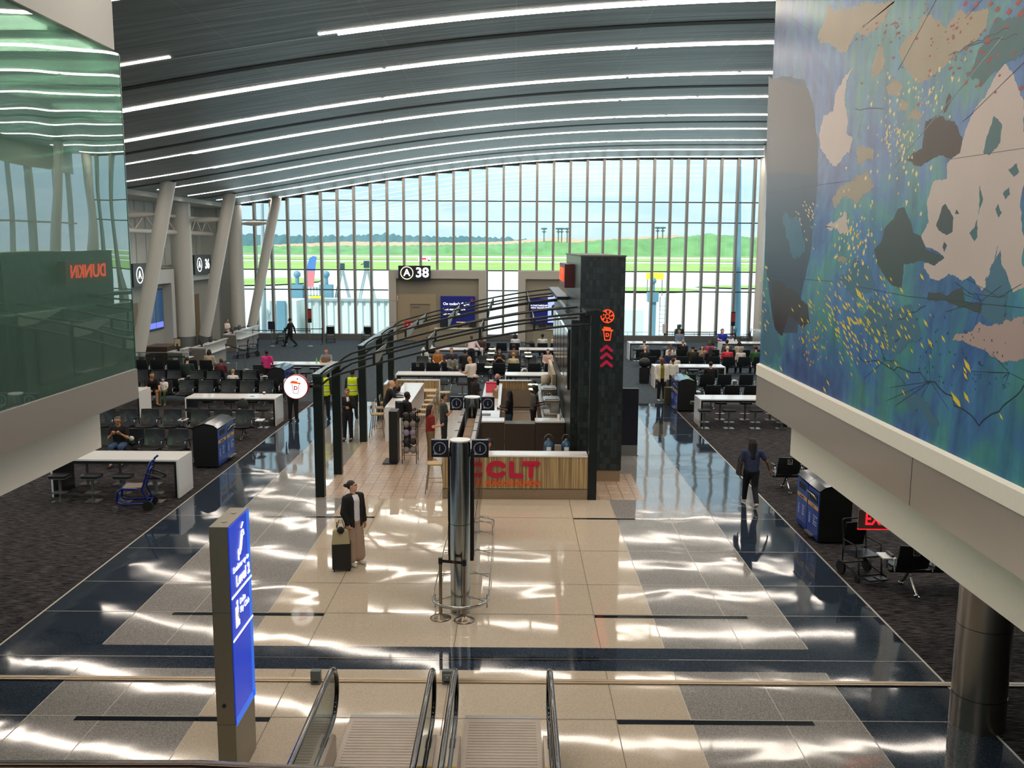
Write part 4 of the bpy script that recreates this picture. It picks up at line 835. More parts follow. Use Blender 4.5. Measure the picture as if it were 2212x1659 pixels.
def wheelicon(par, x, z, y=-.16):
    b = MB(); b.box(x-.055, y, z-.065, x+.055, y-.004, z-.055); b.box(x-.055, y, z+.055, x+.055, y-.004, z+.065); b.box(x-.06, y, z-.06, x-.05, y-.004, z+.06); b.box(x+.05, y, z-.06, x+.06, y-.004, z+.06)
    b.tube([(x-.012, y-.003, z+.025), (x-.012, y-.003, z-.005), (x+.02, y-.003, z-.005), (x+.03, y-.003, z-.035)], .006, 5); b.ball((x-.014, y-.003, z+.04), .009, 6)
    b.tube([(x-.028+.0+.03*math.cos(a), y-.003, z-.015+.03*math.sin(a)) for a in [1.9+i*.45 for i in range(10)]], .004, 5)
    return b.build('wheelchair_symbol', mat('symbol_grey', 'b4b4b0', .5), par)
def seat_row(xs_, y, away, label, group, tables=(), icons=(), z=0):
    """xs_ seat centres; away True = sitters face the windows (+Y)"""
    x0, x1 = min(xs_), max(xs_); xc = (x0+x1)/2
    t_ = thing('beam_seating', label, 'seating', (xc, y, 0), 0 if away else PI, group); sg = 1 if away else -1
    for i, x in enumerate(xs_):
        s_ = ob('seat', SEAT_ME, t_, ((x-xc)*sg, 0, 0)); bk_ = ob('backrest', BACK_ME, s_)
        if i in icons: wheelicon(s_, 0, .79, -.155)
    xx = sorted(xs_); gaps = [xx[0]-.33]+[(a+c)/2 for a, c in zip(xx, xx[1:]) if c-a < .9]+[xx[-1]+.33]
    for a, c in zip(xx, xx[1:]):
        if c-a >= .9: gaps += [a+.33, c-.33]; ob('side_table', SIDE_ME, t_, (((a+c)/2-xc)*sg, 0, 0))
    for g_ in gaps: ob('armrest', ARM_ME, t_, ((g_-xc)*sg, 0, 0))
    for g_ in tables: ob('side_table', SIDE_ME, t_, ((g_-xc)*sg, 0, 0))
    b = MB(); b.box(x0-xc-.36, .06, .34, x1-xc+.36, .14, .39); b.build('beam', BLK, t_)
    nl = max(2, int((x1-x0)/1.5)+1)
    for i in range(nl): ob('leg', LEG_ME, t_, (x0-xc+(x1-x0)*i/(nl-1) if nl > 1 else 0, 0, 0))
    return t_
def cx(pxs, py, Y): return [dp(p, py, Y)[0] for p in pxs]
G_ = 'rows of black beam seats'
seat_row(cx([182, 235, 287, 332, 383], 935, 25.8), 25.8, False, 'black seat row where the seated man in glasses sits, behind the nearest left table', G_)
r_ = cx([228, 275, 322, 371, 430, 480, 527], 891, 29.05); seat_row(r_, 29.05, False, 'black seat row just behind the left recycling bin', G_, [r_[-1]+.55, r_[3]+.42])
r_ = cx([318, 356, 402, 443.6], 828, 35.4)+cx([493, 533, 574.6], 828, 35.4); seat_row(r_, 35.4, False, 'black seat row facing the viewer, with the man and child at its left end', G_)
seat_row(r_, 36.1, True, 'black seat row with the blond child, facing the windows', G_)
r_ = cx([317, 353, 387, 435, 471, 512, 547, 594], 803.5, 38.7); seat_row(r_, 38.7, True, 'black seat row with the person in dark green, facing the windows', G_)
seat_row(r_[:-1], 38.05, False, 'empty black seat row facing the viewer, in front of the person in dark green', G_)
seat_row(cx([305, 340, 376, 413.5, 446], 782.6, 42), 42, True, 'black seat row with the person in a fur collar, farthest on the left', G_)
for nm, pxs, Y, py in (('RA', [1500, 1540, 1581, 1623, 1662], 35.2, 831), ('RB', [1488, 1526.7, 1564.7, 1611.5, 1650], 38.3, 806.6)):
    r_ = cx(pxs, py, Y); r_ = [x for x in r_ if x > (7.3 if nm == 'RA' else 6.9)]
    seat_row(r_, Y, True, {'RA': 'empty black seat row just behind the nearest right table', 'RB': 'black seat row with the crew-cut person in black, right side'}[nm], G_, [r_[0]-.58])
seat_row(cx([1406, 1442, 1474, 1506], 768.7, 44.6)+cx([1542, 1574, 1606.8, 1640], 768.7, 44.6), 44.6, True, 'black seat row of the white-haired person in red, right side', G_)
seat_row(cx([1385.7, 1415, 1445, 1472.5, 1510], 753, 47.7)+cx([1541.7, 1575.6, 1608, 1640], 753, 47.7), 47.7, True, 'farthest black seat row on the right, before the back tables', G_)
seat_row(cx([903, 935, 969], 785.3, 41.6), 41.6, True, 'black seat row behind the table on the left of the centre', G_, (), (0,))
seat_row(cx([1042, 1078, 1110.7, 1154.4, 1190], 785.4, 41.6), 41.6, True, 'black seat row behind the coffee counter table, with the blond person', G_)
seat_row(cx([915, 946, 975.6, 1006], 767.6, 44.5), 43.9, False, 'black seat row facing the viewer with the person in orange', G_)
r_ = cx([1048, 1079, 1111.7, 1145, 1183, 1210], 767.4, 44.5); seat_row(r_, 43.9, False, 'black seat row facing the viewer with the two long-haired people in the centre', G_)
seat_row(r_, 44.55, True, 'black seat row with the backpack wearer, facing the windows', G_)
seat_row(cx([1048, 1083.7, 1112, 1144, 1172, 1200], 744, 50.5), 50.5, True, 'black seat row at the back centre, nearest the window wall', G_)
# near right: seats with the accessible symbol
seat_row([6.95, 7.65, 8.35], 22.9, True, 'black seats with a wheelchair symbol beyond the right recycling bin', G_, (), (0,))
seat_row([7.15, 7.85, 8.6], 15.95, True, 'black seats with a wheelchair symbol nearest on the right carpet', G_, (6.75-.0,), (0,))
seat_row([8.05, 8.75], 12.1, True, 'black seats partly hidden behind the steel column', G_)
# ================================================================ RECYCLING STATIONS
BLUE = mat('bin_blue', '173f9a', .3, coat=.3); SAND = mat('label_sand', 'c9a46a', .5)
def bins(x, y, face, label):
    """face +1: blue fronts look towards +X, -1 towards -X. origin is the near bottom corner on the blue side"""
    t_ = thing('recycling_station', label, 'recycling bin', (x, y, 0)); s = -face; W_, L_, H_ = .68, 1.5, 1.22
    fn = lambda u, v, d: (s*u, d, v)
    pr = [(0.0, 0.04), (W_, 0.04), (W_, H_-.12), (W_*.9, H_-.05), (W_*.5, H_+.03), (W_*.15, H_-.02), (0, H_-.1)]
    b = MB(); b.prism(pr, fn, 0.0, L_); b.build('body', BLK, t_, bevel=.01)
    top = [(W_+.01, H_-.12), (W_*.9, H_-.045), (W_*.5, H_+.04), (W_*.15, H_-.01), (-.02, H_-.1), (-.02, H_-.13), (W_*.15, H_-.04), (W_*.5, H_+.01), (W_*.9, H_-.08), (W_+.01, H_-.15)]
    b = MB(); b.prism(top[:], fn, -.015, L_/2-.006); b.build('lid', mat('glossy_lid', '3c4248', .08, .9), t_); b = MB(); b.prism(top, fn, L_/2+.006, L_+.015); b.build('lid', MATS['glossy_lid'], t_)
    for k in range(2):
        y0 = .02+k*L_/2; y1 = y0+L_/2-.04; f = lambda u0, v0, u1, v1, th, mi, b_: b_.box(s*-th, u0, v0, 0, u1, v1, mi)
        b = MB(); f(y0, .06, y1, H_-.14, .012, 0, b); o = b.build('blue_panel', BLUE, t_)
        b = MB()
        if (k == 0) == (face > 0): b.box(-s*.012, y0+.16, .88, -s*.02, y1-.12, 1.02, 0)
        else: b.box(-s*.012, y0+.1, .82, -s*.02, y1-.1, 1.0, 0)
        b.build('opening', BLK, o)
        if not ((k == 0) == (face > 0)):
            b = MB(); b.tube([(-s*.02, y0+.12, .9), (-s*.09, y0+.14, 1.0), (-s*.09, y1-.14, 1.0), (-s*.02, y1-.12, .9)], .014, 8); b.build('handle', CHR, o)
        b = MB(); b.box(-s*.012, y0+.02, .68, -s*.018, y1-.02, .76); b.build('sand_band', SAND, o)
        text('Recyclables' if (k == 0) == (face > 0) else 'Trash', .065, BLK, o, (-s*.02, (y0+y1)/2, .72), (PI/2, 0, face*PI/2), 'lettering', .001)
        text('Plastic\nGlass\nCans\nPaper' if (k == 0) == (face > 0) else 'Food waste\nCups\nStyrofoam\nWrappers', .06, LW0, o, (-s*.014, (y0+y1)/2+face*.03, .56), (PI/2, 0, face*PI/2), 'list', .001, 'LEFT', 'TOP')
        b = MB(); b.box(-s*.012, (y0+y1)/2-face*.2-.04, .30, -s*.016, (y0+y1)/2-face*.2+.04, .46); b.cyl((-s*.012, (y0+y1)/2-face*.2, .5), (-s*.016, (y0+y1)/2-face*.2, .5), .035, n=10); b.build('pictogram', mat('picto_pale', '9cb0e0' if k else 'c77', .5) if False else MATS['picto'], o)
    b = MB(); b.box(-s*.02, L_*(.55 if face > 0 else .12), .1, -s*.1, L_*(.9 if face > 0 else .42), .13); b.build('foot_pedal', GREYM, t_)
    return t_
LW0 = mat('print_white', 'c9d2ee', .5); mat('picto', '8fa4e4', .5)
bins(-8.14, 24.9, 1, 'blue and black two-bay recycling bin on the left carpet edge behind the nearest white table')
bins(6.36, 18.65, -1, 'blue and black two-bay recycling bin on the right carpet edge under the sloping wall')
bins(6.15, 34.3, -1, 'blue and black two-bay recycling bin in the middle distance on the right')
bins(-9.25, 36.9, 1, 'black two-bay recycling bin partly behind the round lit cup sign')
# ================================================================ INFORMATION DISPLAY (two steel columns with screens between)
t_ = thing('flight_information_stand', 'polished steel two-column stand with screens and info signs, middle of the hall', 'information stand', (-.88, 14.88, 0))
def scol(y, zc, nm):
    b = MB(); b.cyl((0, y, 0), (0, y, 1.55), .165, n=40); b.cyl((0, y, 1.56), (0, y, zc), .165, n=40); o = b.build('steel_column', CHR2, t_)
    b = MB(); b.cyl((0, y, zc), (0, y, zc+.02), .17, n=40); b.build('cap', WHT, o); b = MB(); b.cyl((0, y, 1.55), (0, y, 1.56), .16, n=40); b.build('joint_line', BLK, o)
    b = MB(); b.cyl((0, y, zc-.3), (0, y, zc-.03), .172, n=40); b.build('collar', CHR2, o)
CHR2 = mat('satin_steel', 'aab0ae', .16, 1., noise=.02)
scol(0, 2.95, 'near'); scol(4.4, 2.95, 'far')
for sx in (-1, 1):
    for k in range(5):
        y0 = .22+k*.79
        b = MB(); b.box(sx*.15, y0, .82, sx*.215, y0+.77, 2.72); o = b.build('screen_bank', BLK, t_, bevel=.008)
        b = MB()
        for q_ in range(3): b.box(sx*.216, y0+.04, .9+q_*.6, sx*.222, y0+.73, 1.44+q_*.6)
        b.build('display', mat('dark_display', '0d1420', .1), o)
        b = MB(); b.box(sx*.13, y0+.02, 2.72, sx*.20, y0+.75, 2.76); b.build('top_trim', GREYM, o)
for k in range(4):
    y0 = .45+k*.92; b = MB(); b.box(-.085, y0, 2.3, .085, y0+.88, 2.56); b.build('cable_cover', mat('cover_tan', '8d7358', .6), t_, bevel=.01)
for y_ in (0, 4.4):
    for sx in (-1, 1):
        b = MB(); b.box(sx*.19, y_-.05, 2.68, sx*.47, y_+.05, 2.97); o = b.build('info_sign', NAVY, t_, bevel=.008)
        b = MB(); c = (sx*.33, 2.83); fr3 = lambda u, v, d: (u, y_-.05-d, v); ring(b, c, .105, .012, .004, fr3, 28); b.add([fr3(c[0]-.10, c[1]-.105, .004), fr3(c[0]-.03, c[1]-.1, .004), fr3(c[0]-.085, c[1]-.06, .004)], [(0, 1, 2)]); b.build('speech_bubble', mat('sign_grey', 'a9b0b4', .5), o)
        text('i', .15, mat('sign_grey', 'a9b0b4', .5), o, (c[0], y_-.055, c[1]), (PI/2, 0, 0), 'letter_i', .002)
b = MB(); P = []
for i in range(17): a = PI+PI*i/16; P.append((.47*math.cos(a), .42*math.sin(a), .24))
for i in range(17): a = PI*i/16; P.append((.47*math.cos(a), 4.4+.42*math.sin(a), .24))
b.tube(P, .012, 6, closed=True, ry=.03); b.build('cane_rail', CHR, t_)
for y_ in (0, 1.2, 2.5, 3.7, 4.4):
    b = MB(); b.tube([(-.46, y_, .24), (.46, y_, .24)], .008, 6)
    for sx in (-1, 1): b.tube([(sx*.16, y_+.1, .24), (sx*.44, y_-.15, .24)], .008, 6)
    b.build('rail_strut', GREYM, t_)
b = MB()
for sx in (-.45, .45): b.tube([(sx*.98, .2, .0), (sx*.98, .2, .24)], .01, 6); b.tube([(sx*.98, 4.2, 0), (sx*.98, 4.2, .24)], .01, 6)
b.build('rail_feet', GREYM, t_)
# stanchions
STB = mat('stanchion_bronze', '8b7f72', .25, 1.)
def stanchion(x, y, label, h=1.0, mm_=None, group='belt posts', base=.175):
    mm_ = mm_ or GREYM; t_ = thing('belt_post', label, 'stanchion', (x, y, 0), 0, group)
    b = MB(); b.lathe([(base, 0), (base, .012), (base*.8, .03), (.045, .06), (.03, .075), (.0001, .075)], n=28); b.build('base', mm_, t_)
    b = MB(); b.cyl((0, 0, .05), (0, 0, h-.07), .028, n=14); b.build('post', mm_, t_); b = MB(); b.cyl((0, 0, h-.08), (0, 0, h+.02), .036, n=14); b.build('belt_head', BLK, t_); return t_
p, q = fp(952, 1335), fp(1003, 1340)
stanchion(p[0], p[1], 'bronze-footed belt post at the foot of the steel screen stand, left of the pair', 1.02, STB, 'belt posts by the screen stand'); stanchion(q[0], q[1], 'bronze-footed belt post at the foot of the steel screen stand, right of the pair', 1.02, STB, 'belt posts by the screen stand')
def belt(a, c, label, z=.98, red=False):
    t_ = thing('barrier_belt', label, 'belt', ((a[0]+c[0])/2, (a[1]+c[1])/2, z-.03)); d = Vector((c[0]-a[0], c[1]-a[1], 0)); n = Vector((-d.y, d.x, 0)).normalized()*.002; h = d/2
    b = MB(); P = [-h+n, h+n, h-n, -h-n]; b.add([(p_.x, p_.y, 0) for p_ in P]+[(p_.x, p_.y, .05) for p_ in P], [(0, 1, 2, 3), (7, 6, 5, 4), (0, 4, 5, 1), (2, 6, 7, 3), (1, 5, 6, 2), (0, 3, 7, 4)]); b.build('webbing', mat('belt_black', '0c0c0e', .7), t_)
    if red: b = MB(); b.box(0, -.012, .012, h.x*.75, -.004+.0, .04); o = b.build('red_print', mat('belt_red', '8c1414', .6), t_)
belt((p[0]+.02, p[1]), (q[0]-.02, q[1]), 'short black retractable belt between the two bronze posts', .99, True)
# ================================================================ WAYFINDING TOTEM
t_ = thing('wayfinding_totem', 'tall brushed metal totem with a blue face reading Escalator up to Level 2', 'sign totem', (-3.13, 9.8, 0))
b = MB(); b.box(-.21, 0, 0, 0, .77, 3.04); b.build('casing', mat('totem_metal', '857f70', .38, .85, noise=.05), t_, bevel=.004)
b = MB(); b.box(0, .005, .72, .012, .765, 3.03, 0); b.box(.012, .66, .72, .014, .765, 3.03, 1); b.box(.012, .005, .70, .014, .765, .80, 1); b.build('blue_face', [mat('totem_blue', '0d3cc0', .35, emit=.5, ecol='0c3ac6'), mat('totem_light_blue', '1c6fe8', .35, emit=.5, ecol='1a6ae8')], t_)
for z in (2.20, 1.70): b = MB(); b.box(.012, .005, z, .02, .765, z+.02); b.build('divider_line', LW, t_)
text('Level 2', .185, LW, t_, (.018, .44, 2.34), (PI/2, 0, PI/2), 'lettering', .002, off=.004); text('Escalator up to', .098, LW, t_, (.018, .38, 2.50), (PI/2, 0, PI/2), 'lettering', .002)
text('Delta\nSky Club', .1, LW, t_, (.018, .28, 2.02), (PI/2, 0, PI/2), 'lettering', .002, 'LEFT')
b = MB(); b.tube([(.018, .30, 2.68), (.018, .36, 2.68), (.018, .44, 2.86), (.018, .50, 2.86), (.018, .52, 2.80), (.018, .46, 2.80), (.018, .40, 2.66), (.018, .34, 2.62), (.018, .29, 2.64)], .008, 6, closed=True); b.tube([(.018, .43, 2.9), (.018, .5, 2.95)], .008, 6); b.tube([(.018, .30, 2.56), (.018, .30, 2.62), (.018, .36, 2.62)], .008, 6); b.build('escalator_symbol', LW, t_)
b = MB(); b.box(.014, .12, 1.82, .018, .22, 2.06); b.box(.014, .22, 1.82, .018, .26, 1.88); b.cyl((.014, .19, 2.1), (.018, .19, 2.1), .03, n=10); b.build('lounge_symbol', LW, t_)
b = MB(); b.add([(.019, .16, 1.93), (.019, .24, 1.93), (.019, .2, 2.0)], [(0, 1, 2)]); b.build('symbol_accent', mat('accent_yellow', 'ead12a', .5, emit=.3), t_)
b = MB(); b.cyl((-.12, -.012, .95), (-.12, 0, .95), .022, n=14); b.build('lock', BLK, t_)
b = MB()
for y_ in (.2, .55): b.cyl((-.1, y_, 3.04), (-.1, y_, 3.045), .03, n=14)
b.build('lifting_cap', GREYM, t_)
b = MB(); b.box(-.212, -.002, 2.05, .0, -.0, 2.053); b.box(-.212, -.002, .72, 0, 0, .723); b.build('seam_line', BLK, t_)
# ================================================================ ESCALATORS
HRM = mat('handrail_rubber', '0d0c0c', .12, coat=.5); EG = glassmat('balustrade_glass', 'e6eeec', .05); DECK = mat('deck_metal', 'b5aa9e', .3, .9)
cp = mat('comb_plate', '9a9086', .35, .7, noise=.12, nscale=3, bump=.15, bscale=60)
def rail_path(x):
    P = []
    yf, r = 10.55, .36
    P += [(x, 8.6, .33), (x, yf-.1, .33)]
    for i in range(13): a = -PI/2+PI*i/12; P.append((x, yf+r*math.cos(a)*1.0, .66+.33*math.sin(a)))
    P += [(x, 9.6, .99), (x, 8.6, .99)]
    for i in range(1, 9): a = math.radians(30*i/8); P.append((x, 8.6-1.2*math.sin(a), .99+1.2*(1-math.cos(a))))
    y_, z_ = P[-1][1], P[-1][2]; L = 6.0; P.append((x, y_-L*math.cos(PI/6), z_+L*math.sin(PI/6))); P.append((x, y_-L*math.cos(PI/6)-.8, z_+L*math.sin(PI/6)+.25))
    return P
for k, (xa, xb, lb) in enumerate(((-2.2, -.98, 'escalator landing and balustrades on the left, nearest the blue totem'), (-.70, .46, 'escalator landing and balustrades on the right of the pair'))):
    t_ = thing('escalator', lb, 'escalator', (0, 0, 0), 0, 'pair of escalators rising to the viewer')
    for x in (xa, xb):
        P = rail_path(x); b = MB(); b.tube(P, .036, 10, ry=.036, cap=True); o = b.build('handrail', HRM, t_)
        G = P[1:]; b = MB(); v = []; top = [p_ for p_ in P if p_[2] > .66]
        pts = [(p_[1], p_[2]-.03) for p_ in P[1:]]; poly = [(10.45, .34)]+[(y_, z_) for y_, z_ in pts[1:]]
        low = [(y_, z_-.78) for y_, z_ in reversed(pts[15:])]; poly = poly+[(yy_, max(.33, zz_)) for yy_, zz_ in low]
        b.prism(poly, lambda u, v_, d: (x+d, u, v_), -.006, .006); b.build('glass_panel', EG, t_)
        b = MB(); b.tube([(p_[0], p_[1]+(0 if j < 3 else -.02), p_[2]-.045) for j, p_ in enumerate(P[14:])], .016, 6); b.build('rail_guide', CHR, o)
        dk = [(10.4, 0), (10.4, .26), (10.3, .34), (8.6, .34)]+[(p_[1], p_[2]-.66) for p_ in P[17:]]; dk = dk+[(0.9, 3.0), (0.9, 2.6), (7.6, 0)]
        b = MB(); b.prism(dk, lambda u, v_, d: (x+d, u, v_), -.085, .085); b.build('skirt_deck', DECK, t_)
        b = MB(); sx = 1 if x == xa else -1; b.box(x-.088, 9.35, .341, x+.088, 9.62, .345); b.box(x+sx*.086, 9.35, .06, x+sx*.089, 9.62, .3); b.build('warning_label', mat('label_yellow', 'c9a033', .5), t_)
        text('+!+', .1, BLK, t_, (x, 9.48, .346), (0, 0, 0), 'label_marks', .001)
        b = MB(); b.box(x-.04, 10.0, .341, x+.04, 10.22, .344); b.build('brand_plate', BLK, t_); text('KONE', .05, LW0, t_, (x, 10.11, .345), (0, 0, PI/2), 'lettering', .001)
    b = MB(); b.box(xa+.09, 8.3, 0, xb-.09, 11.38, .012); lp = b.build('landing_plate', cp, t_)
    b = MB()
    for i in range(44): b.box(xa+.15, 8.4+i*.065, .012, xb-.15, 8.4+i*.065+.03, .015)
    b.build('tread_ribs', cp, lp); b = MB(); b.box(xa+.09, 11.30, .012, xb-.09, 11.38, .016); b.build('edge_strip', GREYM, lp)
    b = MB()
    for i in range(8): y_ = 8.3-i*.4; z_ = .0 if i < 2 else (i-2)*.23; b.box(xa+.09, y_-.4, z_-.05, xb-.09, y_, z_+.02)
    b.build('step', GREYM, t_)
b = MB(); b.box(-.895, 8.3, .0, -.785, 10.35, .30); b.add([(-.895, 10.35, .30), (-.785, 10.35, .30), (-.785, 10.5, .0), (-.895, 10.5, .0)], [(0, 1, 2, 3)]); o = b.build('escalator_divider', DECK); tag(o, 'low steel divider between the two escalator balustrades', 'divider')
# floor boxes near the joint
for i, px in enumerate((683, 966)):
    q = fp(px, 1476); t_ = thing('sensor_post', ['small grey sensor post behind the leftmost escalator handrail', 'small grey sensor post between the two escalators'][i], 'sensor post', (q[0], q[1], 0)); b = MB(); b.box(-.07, -.05, 0, .07, .05, .2); b.build('housing', mat('sensor_grey', '56605f', .4), t_, bevel=.01)
    if i: text('LOOK\nUP', .035, LW0, t_, (0, -.052, .13), (PI/2, 0, 0), 'lettering', .001)
    b = MB(); b.box(-.04, -.054, .03, .04, -.05, .06); b.build('lens', BLK, t_)
# balcony rail right in front of the viewer
t_ = thing('balcony_railing', 'dark steel balcony handrail at the bottom left edge, closest to the viewer', 'railing', (0, 0, 0))
q0, q1, q2 = fp(-60, 1652, 5.58), fp(420, 1652, 5.58), fp(905, 1676, 5.58)
b = MB(); b.tube([(-5.0, q0[1], 5.56), (q0[0], q0[1], 5.56), (q1[0], q1[1], 5.56), (q2[0], q2[1], 5.56)], .022, 14); b.build('handrail', mat('rail_brown_reflection', '3a2f28', .15, .9), t_)  # brown reflection put into the base colour of the steel rail
b = MB(); b.box(-5.0, q0[1]+.02, 4.5, q2[0], q0[1]+.03, 5.5); b.build('glass_panel', EG, t_)
b = MB()
for x in (-4.5, -3.2, -1.9): b.box(x-.02, q0[1]-.02, 4.5, x+.02, q0[1]+.02, 5.55)
b.build('baluster', DKM, t_)
# ================================================================ COFFEE KIOSK
GRN = mat('dark_green_metal', '0e1a19', .35, .3); WOODV = mat('reeded_wood', 'a98d63', .5, noise=.18, nscale=30); PLN = mat('plinth_wood', '8d7a62', .5, noise=.1, nscale=6)
# reeded wood: vertical slats in the material
def reeded():
    m = bpy.data.materials.new('vertical_reed_wood'); m.use_nodes = True; t = m.node_tree; b = t.nodes['Principled BSDF']
    tc = N(t, 'ShaderNodeTexCoord'); mp = N(t, 'ShaderNodeMapping'); mp.inputs['Scale'].default_value = (38, 38, .6); t.links.new(tc.outputs['Object'], mp.inputs[0])
    n = N(t, 'ShaderNodeTexNoise'); n.inputs['Scale'].default_value = 1; n.inputs['Detail'].default_value = 1; t.links.new(mp.outputs[0], n.inputs[0])
    r = N(t, 'ShaderNodeValToRGB'); r.color_ramp.elements[0].position = .35; r.color_ramp.elements[0].color = lin('7f6845'); r.color_ramp.elements[1].position = .65; r.color_ramp.elements[1].color = lin('c0a678')
    t.links.new(n.outputs[0], r.inputs[0]); t.links.new(r.outputs[0], b.inputs['Base Color']); b.inputs['Roughness'].default_value = .5; return m
RW = reeded()
DTILE = tilemat('dark_wall_tile', '1c2b2c', '0b1111', .13, .26, .5, .25, .12, .004)
def dtile():
    m = bpy.data.materials.new('slate_mosaic'); m.use_nodes = True; t = m.node_tree; b = t.nodes['Principled BSDF']
    tc = N(t, 'ShaderNodeTexCoord'); sp = N(t, 'ShaderNodeSeparateXYZ'); t.links.new(tc.outputs['Object'], sp.inputs[0])
    ad = N(t, 'ShaderNodeMath', operation='ADD'); t.links.new(sp.outputs['X'], ad.inputs[0]); t.links.new(sp.outputs['Y'], ad.inputs[1])
    cb = N(t, 'ShaderNodeCombineXYZ'); t.links.new(ad.outputs[0], cb.inputs['X']); t.links.new(sp.outputs['Z'], cb.inputs['Y'])
    k = N(t, 'ShaderNodeTexBrick'); k.offset = .0; k.offset_frequency = 2; k.inputs['Scale'].default_value = 1; k.inputs['Brick Width'].default_value = .09; k.inputs['Row Height'].default_value = .16
    k.inputs['Color1'].default_value = lin('101a1b'); k.inputs['Color2'].default_value = lin('2c3b3d'); k.inputs['Mortar'].default_value = lin('0a1011'); k.inputs['Mortar Size'].default_value = .004; k.inputs['Bias'].default_value = -.2
    t.links.new(cb.outputs[0], k.inputs[0]); t.links.new(k.outputs[0], b.inputs['Base Color']); b.inputs['Roughness'].default_value = .3; return m
DT = dtile(); PNK = mat('sign_magenta', 'c4103e', .4); ORG2 = mat('sign_orange', 'f0601e', .4, emit=.35); MAG = mat('chevron_magenta', 'a81238', .4, emit=.25); ORR = mat('neon_orange_red', 'f0481c', .4, emit=.9)
# front counter with CLT lettering
t_ = thing('coffee_counter', 'wood-slatted front counter with big red CLT letters', 'counter', (0.03, 21.95, 0)); x0, x1 = -1.75, 1.77
b = MB(); b.box(x0, 0, .27, x1, .42, 1.06, 0); b.box(x0-.01, .01, 0, x1, .42, .265, 1); b.build('slatted_front', [RW, PLN], t_)
b = MB(); b.box(x0-.02, -.02, 1.06, x1+.0, .5, 1.10); b.build('worktop', WHT, t_, bevel=.004)
b = MB(); b.box(x0, -.002, .262, x1, 0, .272); b.build('shadow_gap', BLK, t_)
def rounded_stroke(b, pts, w, y, th, closed=False):
    """2-D thick stroke (x,z) with round ends, extruded to thickness th"""
    kk = [0.]
    def dd():
        kk[0] += .0003; return kk[0]
    for (a, c) in zip(pts, pts[1:]):
        d = Vector((c[0]-a[0], c[1]-a[1])); n = Vector((-d.y, d.x)).normalized()*w/2
        q_ = [(a[0]+n.x, a[1]+n.y), (a[0]-n.x, a[1]-n.y), (c[0]-n.x, c[1]-n.y), (c[0]+n.x, c[1]+n.y)]
        b.prism(q_, lambda u, v, d_: (u, y-d_, v), 0, th+dd())
    for p_ in pts: b.prism([(p_[0]+w/2*math.cos(i*PI/8), p_[1]+w/2*math.sin(i*PI/8)) for i in range(16)], lambda u, v, d_: (u, y-d_, v), 0, th+dd())
lx = dp(1050, 1015, 21.95)[0]-.03; w_ = .115
b = MB(); cxx, cz = lx+.26, .745
rounded_stroke(b, [(cxx+.20*math.cos(a)*1.0, cz+.155*math.sin(a)) for a in [math.radians(38+i*284/18) for i in range(19)]], w_, 0, .035); b.build('letter_C', PNK, t_)
b = MB(); rounded_stroke(b, [(lx+.62, .9), (lx+.62, .59), (lx+.86, .59)], w_, 0, .035); b.build('letter_L', PNK, t_)
b = MB(); rounded_stroke(b, [(lx+.92, .9), (lx+1.26, .9)], w_, 0, .035); rounded_stroke(b, [(lx+1.09, .9), (lx+1.09, .59)], w_, 0, .035); b.build('letter_T', PNK, t_)
text("RUNS ON DUNKIN'", .155, mat('plain_orange', 'f0601e', .4), t_, (lx+.66, -.01, .40), (PI/2, 0, 0), 'lettering', .012, off=.006, xs=.98)
# trellis
ARX = [-4.80, -4.2, -3.82, -3.2, -2.13, -1.0, .31, 1.72, 1.95]; ARZ = [2.98, 3.28, 3.47, 3.62, 3.86, 4.13, 4.41, 4.55, 4.56]
_ac = np.polyfit(ARX[1:], ARZ[1:], 3)
def az(x): return float(np.polyval(_ac, x))
t_ = thing('steel_trellis', 'dark green arched steel trellis over the coffee kiosk on square posts', 'trellis', (0, 0, 0))
ysA = [22.0, 24.3]; ysB = [28.5, 32.2, 35.2]
xpost = -4.72
for y_ in ysA+ysB:
    o_, i_ = (.10, .0); b = MB(); b.box(xpost-.12, y_, 0, xpost+.10, y_+.2, 3.0); b.build('post', GRN, t_)
    xe = 1.95 if y_ < 23 else 1.66 if y_ < 25 else 1.48
    for dz, nm in ((0, 'top_chord'), (-.27, 'bottom_chord')):
        b = MB(); X = [xpost+(xe-xpost)*i/30 for i in range(31)]; P = [(x, y_+.04, (az(x) if x > -4.4 else 2.98+(x-xpost)*(az(-4.4)-2.98)/.32)+dz) for x in X]
        b.tube(P, .035, 6, ry=.03); b.build(nm, GRN, t_)
    for x in (-3.36, -2.08, -.82, .47):
        b = MB(); b.box(x-.03, y_, az(x)-.27, x+.03, y_+.06, az(x)); b.build('strut', GRN, t_)
for ys_ in (ysA, ysB):
    b = MB(); b.box(xpost-.13, ys_[0]-.02, 2.98, xpost+.12, ys_[-1]+.2, 3.05); b.build('cap_plate', mat('cap_green', '24403e', .25, .4), t_)
    for ya, yb in zip(ys_, ys_[1:]):
        for x in (-3.36, -2.08, -.82, .47):
            b = MB(); z_ = az(x)
            b.prism([(ya+.06, z_-.29), (ya+.06, z_+.01), (yb-.1, z_+.01), (yb-.1, z_-.04), (ya+(yb-ya)*.4, z_-.29)], lambda u, v, d: (x+d, u, v), -.006, .006); b.build('fin_plate', mat('fin_grey', '8f958f', .4, .5), t_)
b = MB(); b.box(1.82, 21.93, 0, 2.02, 22.15, 4.6); b.build('post', GRN, t_); b = MB(); b.box(1.7, 21.95, 4.5, 2.1, 23.74, 4.6); b.build('end_beam', GRN, t_); b = MB(); b.box(1.3, 28.4, 4.5, 1.66, 35.3, 4.6); b.build('end_beam', GRN, t_)
